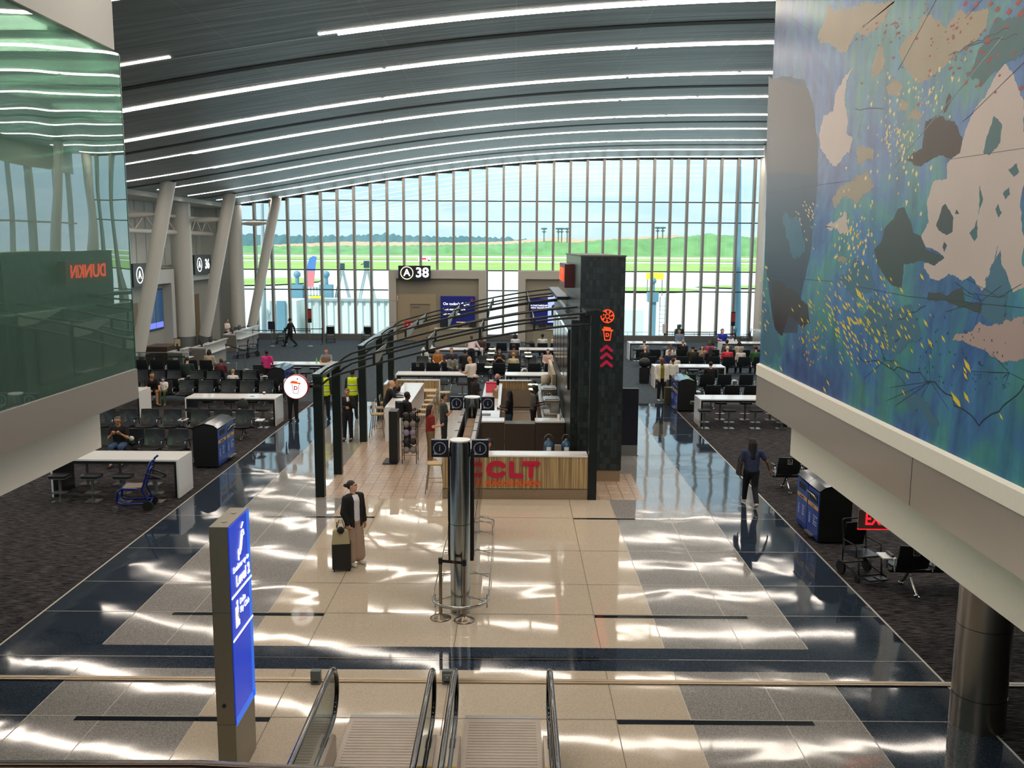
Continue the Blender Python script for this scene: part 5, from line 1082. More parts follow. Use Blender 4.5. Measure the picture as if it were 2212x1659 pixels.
# tiled tower and wall
t_ = thing('tiled_tower', 'tall dark slate-tiled tower with orange doughnut and cup signs', 'tower', (0, 0, 0))
b = MB(); b.box(1.68, 23.75, .3, 2.82, 30.4, 5.86, 0); b.box(1.70, 23.77, 0, 2.80, 30.38, .3, 1); b.build('tiled_box', [DT, PLN], t_)
b = MB(); b.box(1.66, 23.73, 5.86, 2.84, 30.42, 5.90); b.build('coping', mat('coping', '4a4a44', .5), t_)
b = MB(); b.box(1.50, 24.3, 0, 1.68, 35.0, 4.2); b.build('side_wall', DT, t_)
for i in range(5):
    b = MB(); y0 = 24.9+i*1.9; b.box(1.44, y0, 2.25, 1.50, y0+1.8, 3.9); o = b.build('menu_board', mat('menu_gloss', '0b0d10', .08, coat=.6), t_)
    b = MB(); b.box(1.435, y0+.1, 2.35, 1.44, y0+1.7, 3.8); b.build('display', mat('menu_screen', '2c2a2c', .15, emit=.15, noise=.5, nscale=4), o)
yf = 23.74
# front signs
def tw(px, py): q = dp(px, py, 23.75); return q[0], q[2]
c = tw(1312, 683); b = MB(); frt = lambda u, v, d: (u, yf-d, v)
ring(b, c, .175, .022, .03, frt, 36); ring(b, c, .065, .02, .03, frt, 24); R = random.Random(2)
for i in range(22): a = i*.9; r_ = .09+.02*(i % 3); rounded_stroke(b, [(c[0]+r_*math.cos(a), c[1]+r_*math.sin(a)), (c[0]+(r_+.035)*math.cos(a+.25), c[1]+(r_+.035)*math.sin(a+.25))], .018, yf, .025)
b.build('doughnut_sign', ORR, t_)
c = tw(1312, 722); b = MB(); rounded_stroke(b, [(c[0]-.10, c[1]+.10), (c[0]-.065, c[1]-.15), (c[0]+.065, c[1]-.15), (c[0]+.10, c[1]+.10)], .02, yf, .03); rounded_stroke(b, [(c[0]-.12, c[1]+.12), (c[0]+.12, c[1]+.10)], .045, yf, .03); rounded_stroke(b, [(c[0]-.08, c[1]+.17), (c[0]+.06, c[1]+.15)], .05, yf, .03); b.build('cup_sign', ORR, t_)
text('D', .13, ORR, t_, (c[0], yf-.02, c[1]-.02), (PI/2, 0, 0), 'cup_letter', .01, off=.004)
for py in (752, 768, 785):
    c = tw(1310, py); b = MB(); rounded_stroke(b, [(c[0]-.13, c[1]-.06), (c[0], c[1]+.05), (c[0]+.13, c[1]-.06)], .075, yf, .03); b.build('chevron', MAG, t_)
a = xp(1232, 566, 1.68); b = MB(); b.box(1.42, 26.5, 4.95, 1.68, 29.5, 5.62); o = b.build('sign_box', mat('sign_box_red', '4a0d0a', .4), t_)
text('DUNKIN', .55, ORR, o, (1.41, 28.0, 5.28), (PI/2, 0, -PI/2), 'lettering', .01, off=.01, xs=1.1)
text('DUNKIN', .55, ORR, o, (1.55, 26.49, 5.28), (PI/2, 0, 0), 'lettering', .01, off=.01, xs=.07) if False else None
# round hanging cup sign
t_ = thing('round_cup_sign', 'round lit white sign with a red and orange cup, fixed to the first trellis post', 'sign', (-5.13, 21.5, 2.81))
b = MB(); b.cyl((0, 0, 0), (0, .11, 0), .29, n=48); b.build('drum', mat('sign_rim', 'b3202a', .35), t_); b = MB(); b.cyl((0, -.008, 0), (0, 0, 0), .272, n=48); b.build('face', mat('sign_face', 'ffffff', .4, emit=.85), t_)
b = MB(); rounded_stroke(b, [(-.085, .07), (-.055, -.15), (.055, -.15), (.085, .07)], .012, -.008, .006); b.build('cup_outline', PNK, t_); b = MB(); rounded_stroke(b, [(-.11, .105), (.105, .085)], .035, -.008, .006); rounded_stroke(b, [(-.085, .135), (.03, .12)], .03, -.008, .006); b.build('cup_lid', ORG2, t_)
text('D', .13, PNK, t_, (0, -.012, -.03), (PI/2, 0, 0), 'cup_letter', .002, off=.004); b = MB(); b.cyl((.045, -.012, .19), (.045, -.008, .19), .018, n=12); b.build('dot', mat('sign_violet', '40206a', .4), t_)
b = MB(); b.box(.1, .1, -.03, .55, .13, .03); b.box(.32, .1, -.03, .36, .45, .03); b.build('bracket', BLK, t_)
# inner counters
t_ = thing('kiosk_cabinets', 'dark brown back cabinets with white worktops inside the kiosk', 'cabinet', (0, 26.5, 0))
DBR = mat('dark_brown_panel', '3b3029', .45)
for xa, xb, h in ((-1.1, -.28, 1.04), (-.27, .62, 1.0), (.63, 1.48, 1.04)):
    b = MB(); b.box(xa, 0, .08, xb, .5, h); b.build('cabinet_panel', DBR, t_, bevel=.004)
b = MB(); b.box(-1.12, -.02, 1.04, -.28, .55, 1.08); b.box(.62, -.02, 1.04, 1.49, .55, 1.08); b.build('worktop', WHT, t_)
t_ = thing('serving_counter', 'long white-topped serving counter running back through the kiosk', 'counter', (-1.05, 27.1, 0))
b = MB(); b.box(0, 0, 0, .6, 6.9, 1.04, 0); b.build('base', RW, t_); b = MB(); b.box(-.02, 0, 1.04, .62, 6.92, 1.08); b.build('worktop', WHT, t_); b = MB(); b.box(.08, .2, 1.081, .35, .6, 1.085); b.build('inset_tray', BLK, t_)
t_ = thing('kiosk_back_partition', 'low wood partition with white cap at the back of the kiosk', 'partition', (-.61, 34.2, 0))
b = MB(); b.box(0, 0, .45, 1.25, .12, 1.14, 0); b.box(0, -.01, .82, 1.25, 0, 1.14, 0); b.box(.02, -.02, .02, 1.23, 0, .8, 1); b.box(.02, -.02, .14, 1.23, -.01, .17, 2); b.build('panel', [RW, mat('taupe_panel', '8f8273', .5), WHT], t_); b = MB(); b.box(-.02, -.04, 1.14, 1.27, .14, 1.17); b.build('cap', WHT, t_)
t_ = thing('seating_partition', 'wooden slatted partition with white cap behind the communal table', 'partition', (-4.86, 35.4, 0))
b = MB(); b.box(0, 0, 0, 1.97, .1, .96); b.box(0, -1.2, 0, .08, 0, .96); b.build('panel', RW, t_); b = MB(); b.box(-.02, -.02, .96, 1.99, .12, 1.0); b.box(-.02, -1.22, .96, .1, 0, 1.0); b.box(1.96, -.01, 0, 2.0, .11, .96); b.build('cap', WHT, t_)
t_ = thing('equipment_counter', 'steel-topped counter along the tiled wall inside the kiosk', 'counter', (.86, 27.2, 0))
b = MB(); b.box(0, 0, 0, .6, 7, 1.0); b.build('base', DBR, t_); b = MB(); b.box(-.02, 0, 1.0, .62, 7, 1.04); b.build('worktop', STEEL, t_)
b = MB(); b.box(0, 0, 0, .12, 4.5, .6); o = b.build('service_ledge', mat('ledge_tan', 'b3a284', .5), t_, loc=(.5, 5.2, 1.04))
# equipment
def espresso(y, label):
    t_ = thing('espresso_machine', label, 'coffee machine', (1.15, y, 1.04)); b = MB(); b.box(-.24, -.35, 0, .24, .35, .08); b.box(-.05, -.35, .08, .24, .35, .42); b.box(-.26, -.36, .36, .25, .36, .48); b.build('body', STEEL, t_, bevel=.02)
    b = MB()
    for k in (-.2, .05): b.cyl((-.16, k, .30), (-.16, k, .36), .035, n=12); b.tube([(-.16, k, .3), (-.30, k, .28)], .012, 6)
    b.build('group_head', CHR, t_); b = MB(); b.box(-.2, -.3, .481, .2, .3, .5); b.build('cup_tray', GREYM, t_)
espresso(28.0, 'wide steel espresso machine nearest on the wall counter'); espresso(30.2, 'steel espresso machine halfway along the wall counter')
t_ = thing('water_dispenser', 'cream drum-topped drinks machine near the far end of the wall counter', 'dispenser', (1.12, 32.2, 1.04)); b = MB(); b.box(-.17, -.17, 0, .17, .17, .3); b.build('base', GREYM, t_, bevel=.01); b = MB(); b.lathe([(.13, .3), (.17, .34), (.18, .5), (.15, .62), (.001, .64)], n=20); b.build('drum', mat('cream_plastic', 'c4b7a0', .4), t_)
for k, (x, y, h) in enumerate(((1.2, 29.1, .4), (1.2, 29.45, .34), (1.1, 31.2, .42), (1.15, 31.6, .36))):
    t_ = thing('syrup_dispenser', f'{["tall","short","black","squat"][k]} brown and black dispenser on the wall counter, {ORD[k]} from the front', 'dispenser', (x, y, 1.04)); b = MB(); b.lathe([(.08, 0), (.08, h*.7), (.05, h*.85), (.05, h), (.001, h)], n=14); b.build('body', [mat('syrup_brown', '7d6450', .4), BLK, GREYM, DBR][k], t_); b = MB(); b.tube([(0, 0, h), (0, 0, h+.06), (-.07, 0, h+.05)], .012, 6); b.build('spout', CHR, t_)
t_ = thing('paper_cup', 'white paper cup on the near right kiosk worktop', 'cup', (1.33, 26.72, 1.08)); b = MB(); b.lathe([(.04, 0), (.055, .15), (.05, .15), (.001, .145)], n=16); b.build('cup', WHT, t_); b = MB(); b.cyl((0, 0, .15), (0, 0, .165), .057, n=16); b.build('rim', OFFW, t_)
# pink boxes / register on the serving counter
t_ = thing('card_terminal', 'white till with a magenta screen on the serving counter', 'till', (-.80, 31.6, 1.08)); b = MB(); b.box(-.17, -.12, 0, .17, .14, .04); b.build('base', WHT, t_, bevel=.01)
b = MB(); b.add([(-.17, -.1, .05), (.17, -.1, .05), (.17, .12, .32), (-.17, .12, .32), (-.17, -.07, .03), (.17, -.07, .03), (.17, .15, .30), (-.17, .15, .30)], [(0, 1, 2, 3), (7, 6, 5, 4), (0, 4, 5, 1), (3, 2, 6, 7), (0, 3, 7, 4), (1, 5, 6, 2)]); b.build('screen', PNK, t_)
t_ = thing('gift_bag', 'magenta and white box with a white handle on the serving counter', 'box', (-.82, 33.0, 1.08)); b = MB(); b.box(-.19, -.12, 0, .19, .12, .2); b.build('box', PNK, t_, bevel=.01); b = MB(); b.box(-.08, -.05, .2, .08, .05, .27); b.build('handle', WHT, t_)
t_ = thing('paper_bag', 'upright brown paper bag on the serving counter', 'bag', (-.62, 30.6, 1.08)); b = MB(); b.add([(-.09, -.06, 0), (.09, -.06, 0), (.09, .06, 0), (-.09, .06, 0), (-.10, -.07, .25), (.08, -.05, .28), (.09, .07, .3), (-.08, .05, .27)], [(0, 3, 2, 1), (0, 1, 5, 4), (1, 2, 6, 5), (2, 3, 7, 6), (3, 0, 4, 7)]); b.build('bag', mat('kraft', '9b7d58', .8), t_); b = MB(); b.ball((.02, 0, .26), .07, 8); b.build('tissue', mat('tissue', 'c4ab8e', .8), t_)
t_ = thing('flower_vase', 'dark vase with a pale pink bloom at the end of the serving counter', 'vase', (-.60, 33.6, 1.08)); b = MB(); b.lathe([(.05, 0), (.07, .12), (.05, .22), (.001, .22)], n=14); b.build('vase', DKM, t_); b = MB()
for k in range(6): b.ball((.06*math.cos(k), .05*math.sin(k), .30+.03*(k % 3)), .055, 8)
b.build('bloom', mat('bloom_pink', 'd9a097', .7), t_)
# domed lamps
def lamp(px, py, Y, label, group='domed black lamps'):
    q = dp(px, py, Y); t_ = thing('domed_lamp', label, 'lamp', (q[0], Y, 0), 0, group); z_ = q[2]
    b = MB(); b.cyl((0, 0, 0), (0, 0, .02), .14, n=18); b.cyl((0, 0, .02), (0, 0, z_-.02), .02, n=8); b.build('stand', BLK, t_)
    b = MB(); b.lathe([(.03, -.14), (.12, -.07), (.15, -.02)], (0, 0, z_), 20); b.build('lower_bowl', BLK, t_)
    b = MB(); b.lathe([(.15, -.005), (.17, 0), (.17, .02), (.06, .03), (.001, .035)], (0, 0, z_), 20); b.build('glowing_disc', mat('lamp_glow', 'fff2cc', .4, emit=1.2), t_)
    b = MB(); b.lathe([(.13, .06), (.11, .11), (.06, .15), (.001, .16)], (0, 0, z_), 18); b.cyl((0, 0, z_+.02), (0, 0, z_+.07), .03, n=8); b.build('dome', BLK, t_)
    b = MB(); b.tube([(.15*math.cos(a), 0, z_+.04+.16*math.sin(a)) for a in [PI*i/10 for i in range(11)]], .006, 5); b.build('hoop', GREYM, t_)
for i, (px, py, Y) in enumerate(((1055, 793, 39.2), (1059, 777, 41.0), (1061, 763, 42.6), (1063, 754, 45))): lamp(px, py, Y, f'black domed lamp in the left string of lamps behind the kiosk, {ORD[i]} from the front')
for i, (px, py, Y) in enumerate(((1142, 770, 42.4), (1140, 762, 45.4), (1139, 752, 48.4), (1139, 744, 51.6))): lamp(px, py, Y, f'black domed lamp in the right string of lamps behind the kiosk, {ORD[i]} from the front')
lamp(1153, 841, 30.5, 'black domed lamp inside the kiosk beside the back partition, nearer of two'); lamp(1151, 831, 31.9, 'black domed lamp inside the kiosk beside the back partition, farther of two')
# communal table and bar stools
t_ = thing('communal_table', 'white high communal table with a solid white end, left side of the kiosk', 'table', (-4.05, 28.6, 0))
b = MB(); b.box(0, 0, 1.06, .72, 5.3, 1.1); b.box(0, 0, 0, .72, .05, 1.06); b.box(0, 5.25, 0, .72, 5.3, 1.06); b.build('table_top', WHT, t_)
b = MB(); b.box(.05, .05, .98, .67, 5.25, 1.055); b.build('apron', PLN, t_)
t_ = thing('square_cafe_table', 'square wooden cafe table in front of the slatted partition', 'table', (-3.35, 34.2, 0)); b = MB(); b.box(-.45, -.35, .74, .45, .35, .78); b.build('table_top', mat('pale_wood', 'b99c70', .45, noise=.1, nscale=10), t_); b = MB(); b.cyl((0, 0, 0), (0, 0, .74), .04); b.cyl((0, 0, 0), (0, 0, .02), .28); b.build('pedestal', GREYM, t_)
SW = mat('stool_wood', 'b0935f', .45); SF = mat('stool_metal', '9c9c98', .3, .8)
m = MB(); rbox(m, .2, .2, .72, .75, .05); BS1 = mesh_of(m, 'seat', SW)
m = MB()
for sx in (-1, 1):
    for sy in (-1, 1): m.tube([(sx*.16, sy*.16, .72), (sx*.24, sy*.24, 0)], .013, 6)
m.tube([(-.2, -.2, .3), (.2, -.2, .3), (.2, .2, .3), (-.2, .2, .3)], .01, 6, closed=True); BS2 = mesh_of(m, 'frame', SF)
m = MB(); m.tube([(-.17, -.18, .74), (-.18, -.22, 1.0), (.18, -.22, 1.0), (.17, -.18, .74)], .013, 6); m.box(-.17, -.225, .9, .17, -.21, 1.0); BS3 = mesh_of(m, 'back_frame', SF)
def bstool(x, y, rz, label, group='metal bar stools with wooden seats'):
    t_ = thing('bar_stool', label, 'bar stool', (x, y, 0), rz, group); ob('seat', BS1, t_); o = ob('frame', BS2, t_); ob('back_frame', BS3, t_); return t_
bstool(-4.40, 29.4, -PI/2, 'metal bar stool with a wooden seat beside the second trellis post'); bstool(-4.42, 30.6, -PI/2, 'metal bar stool under the seated bald man')
bstool(-4.42, 31.6, -PI/2, 'metal bar stool under the person beside the bald man')
for i in range(5): bstool(-2.95, 29.3+i*.95, PI/2, f'metal bar stool on the right side of the communal table, {ORD[i]} from the front')
bstool(-2.55, 34.0, PI/2, 'metal stool at the square wooden cafe table'); bstool(-1.95, 22.6, PI/2, 'silver metal stool at the left end of the front counter')
# cooler bottles behind counter
t_ = thing('bottle_rack', 'low black crate rack behind the front counter holding two blue water bottles', 'rack', (1.15, 24.2, 0)); b = MB(); b.box(-.42, -.2, .55, .42, .2, .6); b.build('shelf', BLK, t_); b = MB()
for x in (-.4, -.22, .22, .4):
    b.box(x-.02, -.2, 0, x+.02, -.16, .55)
b.build('leg', OFFW, t_)
for i, x in enumerate((.93, 1.4)):
    t_ = thing('water_bottle', f'large blue water bottle with a wire handle on the black rack, {["left","right"][i]} one', 'bottle', (x, 24.15, .6), 0, 'blue water bottles on the rack'); b = MB(); b.lathe([(.13, 0), (.14, .05), (.13, .1), (.14, .15), (.14, .3), (.1, .38), (.04, .42), (.04, .46), (.001, .46)], n=20); b.build('bottle', mat('bottle_blue', '2f5a78', .12, coat=.5), t_); b = MB(); b.tube([(.13*math.cos(a), 0, .38+.2*math.sin(a)) for a in [PI*i_/10 for i_ in range(11)]], .006, 5); b.build('wire_handle', CHR, t_); b = MB(); b.box(-.06, -.145, .16, .06, -.138, .26); b.build('bottle_label', WHT, t_)
t_ = thing('clear_bag', 'clear plastic bag hanging between the two water bottles', 'bag', (1.17, 24.0, .55)); b = MB(); b.box(-.09, -.03, 0, .09, .03, .38); b.build('bag', mat('plastic_grey', '8d8880', .2), t_, bevel=.02)
# merchandise rack by the queue
t_ = thing('merchandise_rack', 'black display pillar with a wire rack of bagged goods beside the communal table', 'display rack', (-3.2, 25.6, 0))
b = MB(); b.box(-.32, 0, 0, -.08, .5, 1.5); b.box(-.5, -.1, 0, -.1, .6, .03); b.build('pillar', BLK, t_)
b = MB()
for x, y in ((.05, 0), (.45, 0), (.05, .45), (.45, .45)): b.cyl((x, y, 0), (x, y, 1.5), .012, n=6)
for z in (.25, .5, .75, 1.0, 1.25): b.tube([(.05, 0, z), (.45, 0, z), (.45, .45, z), (.05, .45, z)], .008, 5, closed=True)
b.build('wire_frame', DKM, t_)
BAGM = [mat('goods_grey', '8a8480', .5), mat('goods_dark', '2c2a2c', .5), mat('goods_lilac', '9a8fa4', .5)]
for k, z in enumerate((.27, .52, .77, 1.02, 1.27)):
    b = MB()
    for i in range(2): b.ball((.15+.2*i, .12, z+.1), .1, 8, sc=(1, .8, 1.0))
    b.build('bagged_goods', BAGM[k % 3], t_)
# navy advertising board right of tower
t_ = thing('advertising_board', 'plain dark navy board on a metal foot to the right of the tiled tower', 'board', (3.05, 26.9, 0)); b = MB(); b.box(0, 0, .3, .62, .12, 2.0); b.build('board', mat('navy_board', '05081c', .35), t_, bevel=.005); b = MB(); b.box(0, .0, .02, .62, .12, .3); b.build('foot', GREYM, t_); b = MB(); b.box(-.02, -.1, 0, .64, .25, .02); b.build('floor_plate', STEEL, t_)
# ================================================================ CHAIRS ON WHEELS
def transport_chair(x, y, rz, col, label, group=None, scale=1.):
    m_ = mat('tube_'+col, col, .3, .4); t_ = thing('transport_chair', label, 'wheelchair', (x, y, 0), rz, group)
    b = MB()
    for s in (-.24, .24): b.tube([(s, .28, .12), (s, .26, .44), (s, -.20, .44), (s, -.30, 1.02)], .018, 8); b.tube([(s, .26, .14), (s, -.24, .2), (s, -.24, .5)], .016, 8); b.tube([(s*1.08, .2, .46), (s*1.08, .2, .66), (s*1.08, -.22, .68)], .014, 8)
    b.tube([(-.24, -.30, 1.02), (-.2, -.31, 1.04), (.2, -.31, 1.04), (.24, -.30, 1.02)], .016, 8); b.tube([(-.24, .28, .12), (.24, .28, .12)], .014, 8); b.tube([(-.24, -.24, .2), (.24, -.24, .2)], .014, 8); b.build('frame', m_, t_)
    b = MB(); b.box(-.23, -.2, .44, .23, .25, .47); b.build('seat', SEATM, t_, bevel=.01); b = MB(); b.obox((0, -.255, .76), (.22, .012, .24), Matrix.Rotation(-.17, 3, 'X')); b.build('backrest', BLK, t_)
    for s in (-.28, .28):
        b = MB(); b.cyl((s-.02, -.22, .13), (s+.02, -.22, .13), .13, n=20); b.build('wheel', RUB, t_); b = MB(); b.cyl((s-.015, .3, .07), (s+.015, .3, .07), .07, n=16); b.build('wheel', RUB, t_)
    b = MB(); b.box(-.2, .38, .1, -.03, .55, .12); b.box(.03, .38, .1, .2, .55, .12); b.build('footplate', DKM, t_)
    return t_
t_ = thing('transport_chair', 'cobalt blue nesting transport chair parked beside the nearest left white table', 'wheelchair', (-8.75, 20.95, 0), math.radians(100))
BT = mat('cobalt_tube', '14257f', .25, .3, coat=.4); b = MB()
for s in (-.24, .24):
    b.tube([(s, .42, .22), (s, .40, .46), (s, .30, .54), (s, -.05, .52)], .028, 8); b.tube([(s, .42, .22), (s, .3, .17), (s, -.28, .17)], .028, 8); b.tube([(s, -.28, .17), (s, -.14, .5), (s, -.36, 1.14), (s, -.44, 1.2)], .024, 8)
b.tube([(-.24, -.28, .17), (.24, -.28, .17)], .02, 8); b.tube([(-.24, .42, .22), (.24, .42, .22)], .02, 8); b.tube([(-.24, -.3, .95), (.24, -.3, .95)], .02, 8); b.build('frame', BT, t_)
b = MB(); b.box(-.22, -.12, .53, .22, .3, .56); b.build('seat', mat('tan_seat', '7a6a58', .6), t_, bevel=.01)
for s in (-.27, .27):
    b = MB(); b.cyl((s-.025, -.26, .12), (s+.025, -.26, .12), .12, n=22); b.build('wheel', RUB, t_); b = MB(); b.cyl((s-.02, .46, .07), (s+.02, .46, .07), .07, n=16); b.build('wheel', GREYM, t_)
    b = MB(); b.tube([(s, -.2, .9), (s*.9, -.5, .78), (s*.9, -.6, .74)], .02, 8); b.build('armrest', BLK, t_)
transport_chair(6.55, 16.75, PI+.25, '101416', 'black transport chair on the right carpet edge, nearest the viewer')
transport_chair(-11.7, 58.7, PI+.2, '14181a', 'black transport chair at the window wall, left of the pair', 'black transport chairs by the windows'); transport_chair(-9.4, 58.7, PI-.1, '14181a', 'black transport chair at the window wall, right of the pair next to the A38 portal', 'black transport chairs by the windows')
for i, (x, y) in enumerate(((-14.8, 50.2), (-14.5, 51.1), (-14.6, 57.8))): transport_chair(x, y, PI/2+.3, '16191c', ['black folded transport chair in front of the gate A34 desk', 'second black transport chair nested behind the one at the gate A34 desk', 'black transport chair pushed by the walking man in a suit'][i])
for i, (x, y) in enumerate(((12.9, 58.6), (13.8, 58.9), (14.7, 58.7))): transport_chair(x, y, PI/2, '16191c', f'black transport chair at the far right window, {ORD[i]} from the left')
# ================================================================ GATE DESKS, POSTS AND BELTS
DSK = mat('desk_grey', 'a9aaa6', .3, coat=.4); DSKD = mat('desk_side', '6f6c66', .4)
def desk(x, y, L, label, rz=0):
    t_ = thing('gate_desk', label, 'desk', (x, y, 0), rz); b = MB(); b.box(-.35, 0, 0, .35, L, 1.0, 0); b.box(.30, 0, 1.0, .37, L, 1.15, 0); b.box(-.36, -.01, 0, .36, .0, .95, 1); b.build('body', [DSK, DSKD], t_, bevel=.01)
    b = MB(); b.box(-.4, -.02, 1.0, .3, L+.02, 1.03); b.box(.25, -.02, 1.15, .45, L+.02, 1.18); b.box(.36, .1, .72, .62, L-.1, .75); b.build('worktop', WHT, t_)
    for k in range(max(1, int(L/1.6))):
        yy_ = .5+k*1.4; b = MB(); b.box(-.02, yy_-.22, 1.12, .02, yy_+.22, 1.4); b.box(-.03, yy_-.03, 1.03, .03, yy_+.03, 1.14); b.box(-.1, yy_-.12, 1.03, .08, yy_+.12, 1.045); b.build('monitor', BLK, t_)
    return t_
desk(-15.75, 45.9, 3.4, 'long pale grey gate desk at gate A34 with monitors'); t_ = desk(-16.2, 43.9, .9, 'small beige podium with a posted notice in front of the gate A34 desk')
b = MB(); b.box(-.1, -.02, .3, .12, -.011, .75); b.build('notice', WHT, t_)
desk(-16.35, 53.0, 4.6, 'long pale grey gate desk at gate A36 by the windows'); t_ = thing('wood_credenza', 'dark wooden credenza by the gate A34 doorway', 'cabinet', (-18.2, 46.6, 0)); b = MB(); b.box(-.5, 0, 0, .6, 1.5, .95); b.build('body', mat('dark_wood', '3f3126', .5), t_); b = MB(); b.box(-.52, -.02, .95, .62, 1.52, .99); b.build('top', mat('mid_wood', '6b5238', .5), t_)
t_ = thing('notice_stand', 'black-framed notice standing on the small podium', 'sign', (-16.2, 44.3, 1.03)); b = MB(); b.cyl((0, 0, 0), (0, 0, .2), .015); b.box(-.16, -.01, .2, .16, .01, .62); b.build('frame', BLK, t_); b = MB(); b.box(-.14, -.015, .23, .14, -.01, .59); b.build('page', mat('page_buff', 'b8a98a', .7), t_)
t_ = thing('glass_screen', 'low glass screen with a metal rail in front of the gate A34 door', 'screen panel', (-18.0, 43.2, 0)); b = MB(); b.box(0, 0, .1, 2.7, .01, 1.05); b.build('glass', EG, t_); b = MB(); b.tube([(0, 0, 0), (0, 0, 1.08), (2.7, 0, 1.08), (2.7, 0, 0)], .025, 8); b.build('rail', GREYM, t_)
# desks centre/right
t_ = desk(-2.2, 57.4, .01, 'low tan service desk between the A38 portal and the tower') if False else None
t_ = thing('gate_desk', 'tan gate desk in front of the A38 screen', 'desk', (-4.9, 56.8, 0)); b = MB(); b.box(0, 0, 0, 3.0, .7, 1.05); b.build('body', mat('desk_tan', '8c8570', .45), t_); b = MB(); b.box(-.03, -.05, 1.05, 3.03, .75, 1.09); b.build('worktop', mat('desk_pale', 'b9b39c', .4), t_)
for k in range(3): b = MB(); b.box(.3+k*.9, .3, 1.15, .75+k*.9, .34, 1.45); b.box(.5+k*.9, .3, 1.09, .55+k*.9, .34, 1.16); b.build('monitor', BLK, t_)
t_ = thing('gate_desk', 'tan gate desk in front of the portal beside the tower', 'desk', (1.2, 56.8, 0)); b = MB(); b.box(0, 0, 0, 3.4, .7, 1.05); b.build('body', MATS['desk_tan'], t_); b = MB(); b.box(-.03, -.05, 1.05, 3.43, .75, 1.09); b.build('worktop', MATS['desk_pale'], t_)
for k in range(3): b = MB(); b.box(.3+k*.9, .3, 1.15, .75+k*.9, .34, 1.45); b.box(.5+k*.9, .3, 1.09, .55+k*.9, .34, 1.16); b.build('monitor', BLK, t_)
t_ = thing('gate_desk', 'white gate desk at the far right edge beside the mural wall', 'desk', (15.0, 55.5, 0)); b = MB(); b.box(0, 0, 0, 1.6, 2.4, 1.05); b.build('body', DSK, t_); b = MB(); b.box(-.1, -.05, 1.05, 1.7, 2.5, 1.09); b.build('worktop', WHT, t_)
b = MB(); b.box(.2, .5, 1.15, .24, 1.0, 1.5); b.box(.2, .7, 1.09, .24, .8, 1.15); b.build('monitor', BLK, t_)
posts = [(-14.78, 56.2, 'belt post with a small navy sign near gate A36'), (-12.47, 56.3, 'belt post carrying a red and black boarding sign, left side'), (-16.0, 56.4, 'belt post nearest the gate A36 desk'), (-12.0, 57.6, 'black belt post behind the boarding sign'), (-14.3, 57.4, 'belt post behind the walking man'),
         (-15.0, 47.9, 'belt post at the front of the gate A34 desk'), (-13.3, 45.4, 'belt post at the right end of the gate A34 belt'), (-16.7, 42.6, 'belt post left of the small podium'), (-15.3, 42.6, 'belt post right of the small podium'),
         (9.0, 55.5, 'tall belt post, left end of the right-hand belt line'), (9.9, 55.7, 'belt post with a small sign in the right-hand belt line'), (13.2, 55.9, 'belt post with a red and black boarding sign, right side'), (12.4, 57, 'belt post at the back of the right-hand belt line'), (9.3, 57, 'belt post behind the left end of the right-hand belt line')]
for x, y, l in posts: stanchion(x, y, l, 1.0, GREYM if 'black belt' not in l else BLK, 'grey belt posts at the gates')
for a, c, l in (((-16, 56.4), (-14.78, 56.2), 'black belt between the gate A36 desk and the navy-signed post'), ((-14.78, 56.2), (-12.47, 56.3), 'black belt in front of the walking man'), ((-14.3, 57.4), (-12.0, 57.6), 'black belt behind the walking man'), ((-15.0, 47.9), (-13.3, 45.4), 'black belt in front of the gate A34 desk'), ((-16.7, 42.6), (-15.3, 42.6), 'black belt across the small podium'), ((9, 55.5), (13.2, 55.9), 'front black belt at the far right windows'), ((9.3, 57), (12.4, 57), 'back black belt at the far right windows')): belt(a, c, l, .96)
def topper(x, y, w, h, z, m_, label, red=None):
    t_ = thing('post_sign', label, 'sign', (x, y, z)); b = MB(); b.box(-w/2, -.02, 0, w/2, .02, h); b.build('board', m_, t_)
    if red: b = MB(); b.box(-w/2+.02, -.024, h*.3, w/2-.02, -.02, h*.92); b.build('red_panel', mat('sign_dull_red', 'a52a2a', .5), t_)
topper(-14.78, 56.2, .42, .5, 1.02, mat('navy_small', '10183a', .4), 'small navy sign on top of a belt post near gate A36'); topper(-12.47, 56.3, .24, .85, 1.45, BLK, 'tall red and black boarding sign, left side', True); topper(13.2, 55.9, .24, .85, 1.45, BLK, 'tall red and black boarding sign, right side', True)
for x, y in ((-12.47, 56.3), (13.2, 55.9)):
    b = MB(); b.cyl((0, 0, 1.0), (0, 0, 1.46), .02); o = b.build('sign_pole', GREYM); o.location = (x, y, 0); tag(o, f'thin pole under the {"left" if x < 0 else "right"} red boarding sign', 'pole')
topper(9.9, 55.7, .2, .5, 1.02, mat('small_teal', '2f5a58', .5), 'small teal sign in the right-hand belt line'); topper(9.0, 55.5, .22, .55, 1.02, OFFW, 'small white notice on the left end of the right-hand belt line')
# red notice by the A38 door
t_ = thing('notice_sign', 'red notice stand in front of the gate A38 door', 'sign', (dp(884, 690, 57.5)[0], 57.5, 0)); b = MB(); b.cyl((0, 0, 0), (0, 0, 1.0), .02); b.cyl((0, 0, 0), (0, 0, .02), .18); b.build('post', GREYM, t_); b = MB(); b.box(-.3, -.02, 1.0, .3, .02, 1.5); b.build('board', LRED, t_); text('1-4', .3, WHT, t_, (0, -.025, 1.25), (PI/2, 0, 0), 'number', .003)
